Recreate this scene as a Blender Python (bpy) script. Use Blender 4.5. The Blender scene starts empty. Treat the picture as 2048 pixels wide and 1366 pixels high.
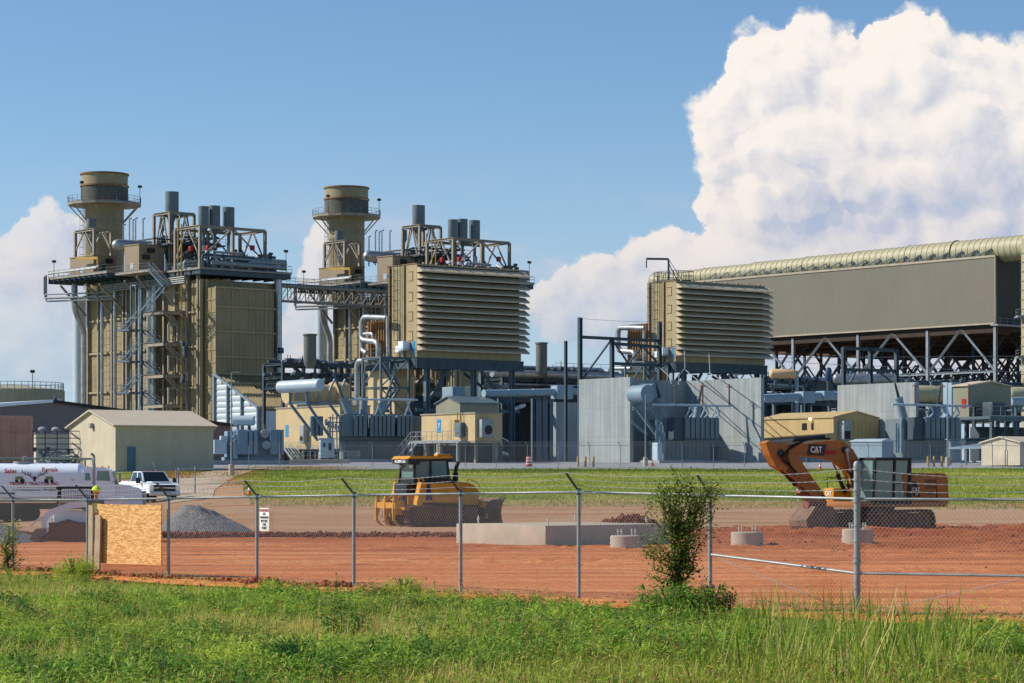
import bpy, bmesh, math, random
import numpy as np
from mathutils import Vector, Matrix, noise
random.seed(7); rng=np.random.default_rng(7)
S=bpy.context.scene; COL=S.collection
R=math.radians; PI=math.pi
EYE=2.1; F=5000.0; HX=1024.0; HY=960.0     # measured in the photograph: focal length and horizon in its pixels
# ---------------------------------------------------------------- helpers
def lin(r,g,b):
    f=lambda c:(c/255/12.92) if c/255<=.04045 else ((c/255+.055)/1.055)**2.4
    return (f(r),f(g),f(b))
def W(px,py,Y): return Vector(((px-HX)*Y/F, Y, EYE+(HY-py)*Y/F))
def wx(px,Y): return (px-HX)*Y/F
def wz(py,Y): return EYE+(HY-py)*Y/F
def sst(a,b,x):
    t=min(1,max(0,(x-a)/(b-a))); return t*t*(3-2*t)
def interp(t,pts):
    if t<=pts[0][0]: return pts[0][1]
    for (a,va),(b,vb) in zip(pts,pts[1:]):
        if t<=b: return va+(vb-va)*(t-a)/(b-a)
    return pts[-1][1]
PR=[(0,-.1),(38,0),(95,.05),(112,-.05),(125,.3),(140,.9),(215,2.85),(232,3.2),(265,4.0),(300,4.2)]
PL=[(0,-.1),(38,-.05),(50,-.2),(70,0),(90,.1),(120,-.1),(145,-.45),(165,0),(185,1.2),(212,2.75),(232,3.2),(265,4.0),(300,4.2)]
def gz(x,y):
    k=sst(-30,-14,x-(y-140)*-.03)
    return interp(y,PL)*(1-k)+interp(y,PR)*k
class Fr:                                   # a plan frame: corner and heading of a building
    def __init__(s,px,Y,deg,z=None):
        s.x=wx(px,Y); s.y=Y; s.t=R(deg); s.z=gz(s.x,Y) if z is None else z
        s.c=math.cos(s.t); s.s=math.sin(s.t)
    def loc(s): return (s.x,s.y,s.z)
    def w(s,u,v,z=0): return Vector((s.x+u*s.c-v*s.s, s.y+u*s.s+v*s.c, s.z+z))
    def u(s,px,v=0):
        k=(px-HX)/F; X=s.x-v*s.s; Y=s.y+v*s.c
        return (k*Y-X)/(s.c-k*s.s)
    def v(s,px,u=0):
        k=(px-HX)/F; X=s.x+u*s.c; Y=s.y+u*s.s
        return (k*Y-X)/(-s.s-k*s.c)
    def h(s,py,u=0,v=0):
        Y=s.y+u*s.s+v*s.c; return wz(py,Y)-s.z
SPLIT={'leg','deck_strut','tower_brace','red_valve','platform_brace','tower_column','support_column','brace','column','eye','ear','marker_lamp','grab_rail','wall_column','vent_stub','post','platform_leg','handrail_post','work_lamp','support','window','side_vessel','roof_vent','valve','landing','handrail','landing_rail','end_plate','machinery','platform_rail','under_pipe','lifting_lug','tower_brace','header_pipe'}
class MB:
    def __init__(s): s.v=[]; s.f=[]; s.marks=[]; s.d=0
    def grp(s): s.d=0; s.marks.append((len(s.v),len(s.f))); s.d=1; return s
    def add(s,vs,fs):
        n=len(s.v); s.v+=[tuple(v) for v in vs]; s.f+=[tuple(i+n for i in f) for f in fs]; return s
    def box(s,x0,y0,z0,x1,y1,z1):
        return s.add([(x0,y0,z0),(x1,y0,z0),(x1,y1,z0),(x0,y1,z0),(x0,y0,z1),(x1,y0,z1),(x1,y1,z1),(x0,y1,z1)],
            [(3,2,1,0),(4,5,6,7),(0,1,5,4),(1,2,6,5),(2,3,7,6),(3,0,4,7)])
    def bbox(s,x0,y0,z0,x1,y1,z1,b=.03):     # box with bevelled edges
        bm=bmesh.new(); bmesh.ops.create_cube(bm,size=1)
        for v in bm.verts: v.co=Vector(((x0+x1)/2+v.co.x*(x1-x0),(y0+y1)/2+v.co.y*(y1-y0),(z0+z1)/2+v.co.z*(z1-z0)))
        bmesh.ops.bevel(bm,geom=bm.edges[:],offset=b,segments=2,affect='EDGES',profile=.6)
        return s.bm(bm)
    def bm(s,bm):
        bm.verts.index_update(); s.add([v.co[:] for v in bm.verts],[[v.index for v in f.verts] for f in bm.faces]); bm.free(); return s
    def beam(s,p,q,w=.2,h=None,up=(0,0,1)):
        h=h or w; p=Vector(p); q=Vector(q); d=(q-p).normalized(); up=Vector(up)
        if abs(d.dot(up))>.98: up=Vector((1,0,0))
        a=d.cross(up).normalized(); b=a.cross(d)
        o=[a*(-w/2)+b*(-h/2),a*(w/2)+b*(-h/2),a*(w/2)+b*(h/2),a*(-w/2)+b*(h/2)]
        return s.add([p+i for i in o]+[q+i for i in o],[(3,2,1,0),(4,5,6,7),(0,1,5,4),(1,2,6,5),(2,3,7,6),(3,0,4,7)])
    def hbeam(s,p,q,w=.3,h=.3,t=.05,up=(0,0,1)):   # I section
        p=Vector(p); q=Vector(q); d=(q-p).normalized(); u=Vector(up)
        if abs(d.dot(u))>.98: u=Vector((1,0,0))
        a=d.cross(u).normalized(); b=a.cross(d)
        s.beam(p+b*(h/2-t/2),q+b*(h/2-t/2),w,t,b); s.beam(p-b*(h/2-t/2),q-b*(h/2-t/2),w,t,b)
        return s.beam(p,q,t,h-2*t,b)
    def tube(s,p,q,r,n=8,r2=None,cap=True):
        p=Vector(p); q=Vector(q); r2=r if r2 is None else r2; d=(q-p)
        if d.length<1e-6: return s
        d.normalize(); up=Vector((0,0,1)) if abs(d.z)<.95 else Vector((1,0,0))
        a=d.cross(up).normalized(); b=a.cross(d); vs=[]
        for c,rr in((p,r),(q,r2)):
            for i in range(n):
                t=2*PI*i/n; vs.append(c+a*(rr*math.cos(t))+b*(rr*math.sin(t)))
        fs=[(i,i+n,(i+1)%n+n,(i+1)%n) for i in range(n)]
        if cap: fs+=[tuple(range(n)),tuple(range(2*n-1,n-1,-1))]
        return s.add(vs,fs)
    def path(s,pts,r,n=8,close=False,rs=None):
        pts=[Vector(p) for p in pts]; N=len(pts); rings=[]; pa=None
        for i,p in enumerate(pts):
            if close: d=(pts[(i+1)%N]-pts[i-1])
            else: d=(pts[min(i+1,N-1)]-pts[max(i-1,0)])
            if d.length<1e-9: d=Vector((0,0,1))
            d.normalize()
            if pa is None:
                up=Vector((0,0,1)) if abs(d.z)<.9 else Vector((1,0,0)); a=d.cross(up).normalized()
            else:
                a=pa-d*pa.dot(d); a=a.normalized() if a.length>1e-6 else d.orthogonal().normalized()
            pa=a; b=a.cross(d); rr=rs[i] if rs else r
            k=1.0
            if 0<i<N-1:
                c=(pts[i]-pts[i-1]).normalized().dot((pts[i+1]-pts[i]).normalized()); k=1/max(.5,math.sqrt(max(.05,(1+c)/2)))
            rings.append([p+(a*math.cos(2*PI*j/n)+b*math.sin(2*PI*j/n))*rr*(k if n>3 else 1) for j in range(n)])
        vs=[v for r_ in rings for v in r_]; fs=[]
        for i in range(N if close else N-1):
            k=(i+1)%N
            for j in range(n): fs.append((i*n+j,k*n+j,k*n+(j+1)%n,i*n+(j+1)%n))
        if not close: fs+=[tuple(range(n)),tuple(range(N*n-1,(N-1)*n-1,-1))]
        return s.add(vs,fs)
    def bend(s,pts,r,n=10,br=None,k=5):       # pipe with rounded elbows
        pts=[Vector(p) for p in pts]; br=br or r*2.2; out=[pts[0]]
        for i in range(1,len(pts)-1):
            a=(pts[i-1]-pts[i]); b=(pts[i+1]-pts[i]); m=min(br,a.length*.48,b.length*.48)
            p=pts[i]+a.normalized()*m; q=pts[i]+b.normalized()*m
            for j in range(k+1):
                t=j/k; out.append(p*(1-t)**2+pts[i]*2*t*(1-t)+q*t*t)
        out.append(pts[-1]); return s.path(out,r,n)
    def lathe(s,prof,c=(0,0,0),n=24,axis='z',cap=True):
        vs=[]; c=Vector(c)
        for r,z in prof:
            for i in range(n):
                t=2*PI*i/n; x,y=r*math.cos(t),r*math.sin(t)
                vs.append(c+(Vector((x,y,z)) if axis=='z' else Vector((z,x,y)) if axis=='x' else Vector((y,z,x))))
        fs=[]
        for k in range(len(prof)-1):
            for i in range(n): fs.append((k*n+i,k*n+(i+1)%n,(k+1)*n+(i+1)%n,(k+1)*n+i))
        if cap: fs+=[tuple(range(n-1,-1,-1)),tuple((len(prof)-1)*n+i for i in range(n))]
        return s.add(vs,fs)
    def prism(s,poly,a,b,plane='xz'):         # 2-D outline extruded between a and b
        n=len(poly)
        g={'xz':lambda p,t:(p[0],t,p[1]),'yz':lambda p,t:(t,p[0],p[1]),'xy':lambda p,t:(p[0],p[1],t)}[plane]
        return s.add([g(p,a) for p in poly]+[g(p,b) for p in poly],[tuple(range(n-1,-1,-1)),tuple(range(n,2*n))]+[(i,(i+1)%n,(i+1)%n+n,i+n) for i in range(n)])
    def sph(s,c,r,n=12,m=8,sc=(1,1,1)):
        vs=[];fs=[]; c=Vector(c)
        for j in range(m+1):
            t=PI*j/m
            for i in range(n):
                p=2*PI*i/n; vs.append(c+Vector((sc[0]*r*math.sin(t)*math.cos(p),sc[1]*r*math.sin(t)*math.sin(p),sc[2]*r*math.cos(t))))
        for j in range(m):
            for i in range(n): fs.append((j*n+i,(j+1)*n+i,(j+1)*n+(i+1)%n,j*n+(i+1)%n))
        return s.add(vs,fs)
    def rail(s,pts,h=1.07,r=.028,sp=1.6,mid=True,toe=True):   # handrail along a polyline
        pts=[Vector(p) for p in pts]
        for a,b in zip(pts,pts[1:]):
            L=(b-a).length; n=max(1,round(L/sp))
            for i in range(n+1):
                p=a.lerp(b,i/n); s.tube(p,p+Vector((0,0,h)),r,5,cap=False)
            s.tube(a+Vector((0,0,h)),b+Vector((0,0,h)),r,5,cap=False)
            if mid: s.tube(a+Vector((0,0,h*.55)),b+Vector((0,0,h*.55)),r*.9,5,cap=False)
            if toe: s.beam(a+Vector((0,0,.06)),b+Vector((0,0,.06)),.02,.12)
        return s
    def ladder(s,p,h,d=(1,0,0),w=.45,cage=None):
        p=Vector(p); d=Vector(d).normalized(); up=Vector((0,0,1))
        for k in(-1,1): s.tube(p+d*(w/2*k),p+d*(w/2*k)+up*h,.03,5)
        for i in range(int(h/.35)): s.tube(p-d*(w/2)+up*(.3+i*.35),p+d*(w/2)+up*(.3+i*.35),.015,4)
        if cage:
            c=Vector(cage).normalized()
            for i in range(int((h-2)/1.2)+1):
                z=2.2+i*1.2
                s.path([p+d*(.35*math.cos(t))+c*(.05+.7*math.sin(t))+up*z for t in [PI*j/6 for j in range(7)]],.02,4)
            for t in(PI/6,PI/2,5*PI/6):
                q=p+d*(.35*math.cos(t))+c*(.05+.7*math.sin(t)); s.beam(q+up*2.2,q+up*h,.04,.02)
        return s
    def build(s,name,mat,parent=None,smooth=True,ang=35,loc=None,rz=None):
        if name in SPLIT and len(s.marks)>1:      # countable parts: one mesh each
            mk=s.marks+[(len(s.v),len(s.f))]; r=None
            for (v0,f0),(v1,f1) in zip(mk,mk[1:]):
                if f1<=f0: continue
                q=MB(); q.v=s.v[v0:v1]; q.f=[tuple(i-v0 for i in f) for f in s.f[f0:f1]]; q.marks=[]
                o=q.build(name,mat,parent,smooth,ang,loc,rz); r=r or o
            return r
        me=bpy.data.meshes.new(name); me.from_pydata(s.v,[],s.f); me.materials.append(mat)
        if smooth and len(s.f):
            me.polygons.foreach_set('use_smooth',[True]*len(me.polygons))
            me.set_sharp_from_angle(angle=R(ang))
        me.update()
        o=bpy.data.objects.new(name,me); COL.objects.link(o)
        if parent is not None: o.parent=parent
        if loc is not None: o.location=loc
        if rz is not None: o.rotation_euler=(0,0,rz)
        return o
def _mk(fn):
    def g(s,*a,**k):
        if s.d==0: s.marks.append((len(s.v),len(s.f)))
        s.d+=1
        try: return fn(s,*a,**k)
        finally: s.d-=1
    return g
for _n in('add','box','bbox','beam','hbeam','tube','path','bend','lathe','prism','sph','rail','ladder'): setattr(MB,_n,_mk(getattr(MB,_n)))
def tag(o,label,cat,group=None,kind=None):
    if label: o['label']=label
    if cat: o['category']=cat
    if group: o['group']=group
    if kind: o['kind']=kind
    return o
def thing(name,label,cat,loc=(0,0,0),rz=0,group=None):
    o=bpy.data.objects.new(name,None); COL.objects.link(o); o.location=loc; o.rotation_euler=(0,0,rz); o.empty_display_size=.3
    return tag(o,label,cat,group)
def struct(o): o['kind']='structure'; return o
def kids(o): return [c for c in list(COL.objects) if c.parent==o]
def dup(o,loc=None,rz=None,label=None,parent=None,sc=None):
    c=o.copy(); COL.objects.link(c)
    if parent is not None: c.parent=parent
    if loc is not None: c.location=loc
    if rz is not None: c.rotation_euler=(0,0,rz)
    if sc is not None: c.scale=(sc,sc,sc)
    if label: c['label']=label
    for k in kids(o): dup(k,parent=c)
    return c
def npmesh(name,verts,faces,mat,smooth=False,parent=None,attr=None):
    me=bpy.data.meshes.new(name); V=np.asarray(verts,dtype=np.float32); Fc=np.asarray(faces,dtype=np.int32); k=Fc.shape[1]
    me.vertices.add(len(V)); me.vertices.foreach_set('co',V.ravel())
    me.loops.add(Fc.size); me.loops.foreach_set('vertex_index',Fc.ravel())
    me.polygons.add(len(Fc)); me.polygons.foreach_set('loop_start',np.arange(0,Fc.size,k,dtype=np.int32))
    try: me.polygons.foreach_set('loop_total',np.full(len(Fc),k,dtype=np.int32))
    except Exception: pass
    me.materials.append(mat)
    if smooth: me.polygons.foreach_set('use_smooth',np.ones(len(Fc),dtype=bool))
    if attr is not None:
        a=me.attributes.new('tint','FLOAT','POINT'); a.data.foreach_set('value',np.asarray(attr,dtype=np.float32))
    me.update(); me.validate()
    o=bpy.data.objects.new(name,me); COL.objects.link(o)
    if parent: o.parent=parent
    return o
def textmesh(txt,size,ext=.004,bold=0,sx=1.0,font=None):
    cu=bpy.data.curves.new('t','FONT'); cu.body=txt; cu.size=size; cu.extrude=ext; cu.align_x='CENTER'; cu.align_y='CENTER'; cu.offset=bold; cu.space_line=.85
    o=bpy.data.objects.new('t',cu); COL.objects.link(o); bpy.context.view_layer.update()
    me=o.to_mesh(); vs=[(v.co.x*sx,v.co.y,v.co.z) for v in me.vertices]; fs=[tuple(p.vertices) for p in me.polygons]
    o.to_mesh_clear(); bpy.data.objects.remove(o); bpy.data.curves.remove(cu); return vs,fs
def text_on(txt,size,mat,org,xa,ya,name='lettering',parent=None,bold=0,sx=1.0,ext=.004):
    vs,fs=textmesh(txt,size,ext,bold,sx); org=Vector(org); xa=Vector(xa).normalized(); ya=Vector(ya).normalized(); n=xa.cross(ya)
    m=MB(); m.add([org+xa*v[0]+ya*v[1]+n*v[2] for v in vs],fs); return m.build(name,mat,parent,smooth=False)
# ---------------------------------------------------------------- materials
def nt(m): return m.node_tree.nodes,m.node_tree.links
def mat(name,col,rough=.6,metal=0.0,var=.12,vs=.7,bump=0.0,bs=12.0,streak=0.0,rib=None,spec=.4,tone=None,stain=0.0,scol=None):
    m=bpy.data.materials.new(name); m.use_nodes=True; N,L=nt(m); b=N['Principled BSDF']
    b.inputs['Roughness'].default_value=rough; b.inputs['Metallic'].default_value=metal
    b.inputs['Specular IOR Level'].default_value=spec
    tc=N.new('ShaderNodeTexCoord'); c2=tone or tuple(c*(1-var*1.6) for c in col); c1=tuple(min(.95,c*(1+var)) for c in col)
    no=N.new('ShaderNodeTexNoise'); no.inputs['Scale'].default_value=vs; no.inputs['Detail'].default_value=7; no.inputs['Roughness'].default_value=.65
    L.new(tc.outputs['Object'],no.inputs['Vector'])
    rp=N.new('ShaderNodeMapRange'); rp.inputs[1].default_value=.3; rp.inputs[2].default_value=.7; L.new(no.outputs[0],rp.inputs[0])
    mx=N.new('ShaderNodeMix'); mx.data_type='RGBA'; mx.inputs[6].default_value=(*c2,1); mx.inputs[7].default_value=(*c1,1); L.new(rp.outputs[0],mx.inputs[0])
    out=mx.outputs[2]
    if streak>0:
        mp=N.new('ShaderNodeMapping'); mp.inputs['Scale'].default_value=(2.2,2.2,.12); L.new(tc.outputs['Object'],mp.inputs[0])
        n2=N.new('ShaderNodeTexNoise'); n2.inputs['Scale'].default_value=1.0; n2.inputs['Detail'].default_value=5; L.new(mp.outputs[0],n2.inputs['Vector'])
        r2=N.new('ShaderNodeMapRange'); r2.inputs[1].default_value=.45; r2.inputs[2].default_value=.75; r2.inputs[4].default_value=streak; L.new(n2.outputs[0],r2.inputs[0])
        m2=N.new('ShaderNodeMix'); m2.data_type='RGBA'; m2.inputs[7].default_value=(*(scol or tuple(c*.45 for c in col)),1); L.new(out,m2.inputs[6]); L.new(r2.outputs[0],m2.inputs[0]); out=m2.outputs[2]
    if stain>0:
        n3=N.new('ShaderNodeTexNoise'); n3.inputs['Scale'].default_value=1.7; n3.inputs['Detail'].default_value=8; n3.inputs['Roughness'].default_value=.75; L.new(tc.outputs['Object'],n3.inputs['Vector'])
        r3=N.new('ShaderNodeMapRange'); r3.inputs[1].default_value=.52; r3.inputs[2].default_value=.62; r3.inputs[4].default_value=stain; L.new(n3.outputs[0],r3.inputs[0])
        m3=N.new('ShaderNodeMix'); m3.data_type='RGBA'; m3.inputs[7].default_value=(*(scol or tuple(c*.4 for c in col)),1); L.new(out,m3.inputs[6]); L.new(r3.outputs[0],m3.inputs[0]); out=m3.outputs[2]
    L.new(out,b.inputs['Base Color'])
    hs=None
    if rib:
        sp=N.new('ShaderNodeSeparateXYZ'); L.new(tc.outputs['Object'],sp.inputs[0])
        ad=N.new('ShaderNodeMath'); ad.operation='ADD'; L.new(sp.outputs[0],ad.inputs[0]); L.new(sp.outputs[1],ad.inputs[1])
        mu=N.new('ShaderNodeMath'); mu.operation='MULTIPLY'; mu.inputs[1].default_value=2*PI/rib[0]; L.new(ad.outputs[0],mu.inputs[0])
        si=N.new('ShaderNodeMath'); si.operation='SINE'; L.new(mu.outputs[0],si.inputs[0])
        ss=N.new('ShaderNodeMapRange'); ss.inputs[1].default_value=.55; ss.inputs[2].default_value=.9; L.new(si.outputs[0],ss.inputs[0])
        bu=N.new('ShaderNodeBump'); bu.inputs['Strength'].default_value=rib[1]; bu.inputs['Distance'].default_value=rib[0]*.12; L.new(ss.outputs[0],bu.inputs['Height']); L.new(bu.outputs[0],b.inputs['Normal']); hs=bu
    if bump>0:
        nb=N.new('ShaderNodeTexNoise'); nb.inputs['Scale'].default_value=bs; nb.inputs['Detail'].default_value=8; nb.inputs['Roughness'].default_value=.7; L.new(tc.outputs['Object'],nb.inputs['Vector'])
        b2=N.new('ShaderNodeBump'); b2.inputs['Strength'].default_value=bump; b2.inputs['Distance'].default_value=.05; L.new(nb.outputs[0],b2.inputs['Height'])
        if hs: L.new(hs.outputs[0],b2.inputs['Normal'])
        L.new(b2.outputs[0],b.inputs['Normal'])
    return m
M={}
M['tan']=mat('casing_tan',lin(152,137,102),.6,var=.14,streak=.5,vs=.25,rib=(.9,.5))
M['tan2']=mat('panel_tan',lin(166,152,116),.55,var=.12,streak=.35,vs=.3)
M['taupe']=mat('enclosure_taupe',lin(146,130,108),.6,var=.06,rib=(.35,.5))
M['beige']=mat('paint_beige',lin(194,172,130),.55,var=.06,streak=.2,vs=.4)
M['beamtan']=mat('beam_tan',lin(156,147,132),.6,var=.14,streak=.3)
M['louver']=mat('louver_tan',lin(190,176,148),.55,var=.06,streak=.22,vs=.5)
M['grey']=mat('steel_bluegrey',lin(92,112,122),.55,var=.16,streak=.2)
M['dgrey']=mat('steel_dark',lin(62,78,88),.55,var=.15)
M['galv']=mat('galvanised',lin(150,157,160),.55,metal=.25,var=.15,vs=4)
M['silver']=mat('aluminium_jacket',lin(172,176,178),.38,metal=.7,var=.22,vs=1.2)
M['silo']=mat('silencer_grey',lin(104,118,126),.6,var=.12,streak=.3)
M['xfmr']=mat('transformer_grey',lin(124,146,160),.5,var=.08,streak=.2)
M['xlight']=mat('conservator_grey',lin(172,190,202),.45,var=.05)
M['rad']=mat('radiator_grey',lin(108,124,130),.5,var=.1,streak=.2)
M['conc']=mat('concrete_wall',lin(142,151,154),.85,var=.10,vs=.35,streak=.6,bump=.25,bs=6,scol=lin(172,180,184),stain=.12)
M['conc2']=mat('fresh_concrete',lin(180,169,152),.9,var=.12,vs=1.5,bump=.35,bs=18,streak=.35,stain=.25,scol=lin(190,162,136))
M['yel']=mat('machine_yellow',lin(212,148,26),.45,var=.14,stain=.4,scol=lin(120,70,40))
M['cat']=mat('machine_ochre',lin(172,108,40),.5,var=.16,stain=.5,scol=lin(112,64,34))
M['black']=mat('black_paint',lin(30,31,33),.45,var=.2)
M['rubber']=mat('rubber',lin(28,27,27),.8,var=.25,bump=.2)
M['track']=mat('track_steel',lin(60,42,36),.75,var=.35,vs=5,bump=.5,bs=30,tone=lin(110,56,38))
M['white']=mat('white_paint',lin(226,236,248),.35,var=.03,vs=1,stain=.04,scol=lin(170,150,130))
M['red']=mat('red_paint',lin(170,28,34),.5,var=.08)
M['orange']=mat('orange_plastic',lin(230,84,30),.6,var=.08)
M['ypipe']=mat('yellow_pipe',lin(176,142,66),.5,var=.1)
M['bluev']=mat('blue_valve',lin(40,74,112),.5,var=.1)
M['sign_blue']=mat('blue_sign',lin(30,140,200),.5,var=.03)
M['sign_white']=mat('sign_white',lin(238,238,236),.5,var=.03)
M['sign_green']=mat('sign_green',lin(40,170,80),.5,var=.03)
M['wood']=mat('weathered_wood',lin(176,158,132),.85,var=.2,vs=3,streak=.4,bump=.4,bs=30)
M['bwall']=mat('metal_siding',lin(194,184,162),.6,var=.08,rib=(.3,.6),streak=.15)
M['broof']=mat('metal_roof_tan',lin(205,190,166),.5,var=.05,rib=(.3,.8))
M['dkwall']=mat('dark_siding',lin(128,120,120),.6,var=.06,rib=(.3,.6))
M['bdoor']=mat('blue_door',lin(84,112,140),.5,var=.05)
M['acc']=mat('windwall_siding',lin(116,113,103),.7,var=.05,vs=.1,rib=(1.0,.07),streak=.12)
M['accd']=mat('windwall_shade',lin(70,66,60),.75,var=.06,rib=(1.0,.1))  # darker copy of the siding; the shade on the end walls is in its colour
M['duct']=mat('duct_khaki',lin(166,162,132),.55,var=.08,streak=.25)
M['rust']=mat('rusty_red',lin(140,66,46),.7,var=.3,vs=4)
M['brown']=mat('container_brown',lin(186,142,122),.65,var=.12,rib=(.28,.6))
M['mud']=mat('mud',lin(120,72,50),.9,var=.3,vs=4,bump=.7,bs=20)
M['bshed']=mat('siding_yellowtan',lin(190,166,118),.6,var=.06,rib=(.4,.3),streak=.2)
M['insul']=mat('insulation_white',lin(188,200,208),.45,metal=.3,var=.06)
def glassmat():
    m=bpy.data.materials.new('cab_glass'); m.use_nodes=True; N,L=nt(m); b=N['Principled BSDF']
    b.inputs['Base Color'].default_value=(.2,.33,.36,1); b.inputs['Roughness'].default_value=.05; b.inputs['Specular IOR Level'].default_value=.8
    tr=N.new('ShaderNodeBsdfTransparent'); tr.inputs[0].default_value=(.55,.75,.7,1); mx=N.new('ShaderNodeMixShader'); mx.inputs[0].default_value=.62
    L.new(tr.outputs[0],mx.inputs[1]); L.new(b.outputs[0],mx.inputs[2]); L.new(mx.outputs[0],N['Material Output'].inputs[0]); return m
M['glass']=glassmat()
def emis(name,col,st):
    m=bpy.data.materials.new(name); m.use_nodes=True; b=nt(m)[0]['Principled BSDF']; b.inputs['Base Color'].default_value=(*col,1)
    b.inputs['Emission Color'].default_value=(*col,1); b.inputs['Emission Strength'].default_value=st; return m
M['lamp']=emis('lit_lamp',(1,.75,.45),2.5)
# ---------------------------------------------------------------- camera, sun, sky
cam=bpy.data.objects.new('camera',bpy.data.cameras.new('camera')); COL.objects.link(cam); S.camera=cam
cam.location=(0,0,EYE); cam.rotation_euler=(R(90),0,0); cd=cam.data; cd.sensor_width=36; cd.lens=36*F/2048; cd.shift_y=(HY-683)/2048; cd.clip_start=.5; cd.clip_end=30000
SUN_AZ=R(-84); SUN_EL=R(37)
sd=Vector((math.sin(SUN_AZ)*math.cos(SUN_EL),math.cos(SUN_AZ)*math.cos(SUN_EL),math.sin(SUN_EL)))
su=bpy.data.objects.new('sun',bpy.data.lights.new('sun','SUN')); COL.objects.link(su); su.data.energy=4.6; su.data.angle=R(.5); su.data.color=(1,.91,.77)
su.rotation_euler=sd.to_track_quat('Z','Y').to_euler()
w=bpy.data.worlds.new('World'); S.world=w; w.use_nodes=True; N,L=w.node_tree.nodes,w.node_tree.links; bg=N['Background']
sky=N.new('ShaderNodeTexSky'); sky.sky_type='NISHITA'; sky.sun_disc=False; sky.sun_elevation=SUN_EL; sky.sun_rotation=SUN_AZ%(2*PI); sky.air_density=1.0; sky.dust_density=.6; sky.ozone_density=2.2; sky.altitude=200
L.new(sky.outputs[0],bg.inputs[0]); bg.inputs[1].default_value=.08
S.view_settings.view_transform='Standard'; S.view_settings.look='None'; S.view_settings.exposure=.3; S.view_settings.gamma=1
# ================================================================ terrain
def noise2(x,y,s,seed=0): return noise.noise(Vector((x*s,y*s,seed*7.3)))
def fracn(x,y,s,seed=0,o=4):
    v=0;a=1
    for k in range(o): v+=a*noise.noise(Vector((x*s,y*s,seed*7.3+k*3.1))); s*=2.1; a*=.5
    return v
FP=[(((-849+190.9*i)*53.7/F),53.7*(1-.042*i)) for i in range(-3,8)]      # fence posts, the last is the corner
CORNER=FP[-1]; E1=(wx(2066,36.7),36.7); E2=(E1[0]+2.75,35.4)
def fy(x):
    if x<CORNER[0]: return CORNER[1]+(x-CORNER[0])*(-1.1)
    return CORNER[1]+(x-CORNER[0])*(-.48)
def sheet(name,xs,yn,yf,ny,off,m,rough=None,pw=1.0):
    V=[];Fc=[]
    for i,x in enumerate(xs):
        a,b=yn(x),yf(x)
        for j in range(ny+1):
            y=a+(b-a)*(j/ny)**pw; z=gz(x,y)+off
            if rough: z+=rough(x,y,min(j,ny-j)/3.0)
            V.append((x,y,z))
    for i in range(len(xs)-1):
        for j in range(ny):
            k=i*(ny+1)+j; Fc.append((k,k+ny+1,k+ny+2,k+1))
    m_=MB(); m_.v=V; m_.f=Fc
    o=m_.build(name,m,smooth=True,ang=180); o['kind']='structure'; return o
def arange(a,b,s): return [a+(b-a)*i/max(1,round((b-a)/s)) for i in range(max(1,round((b-a)/s))+1)]
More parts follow.
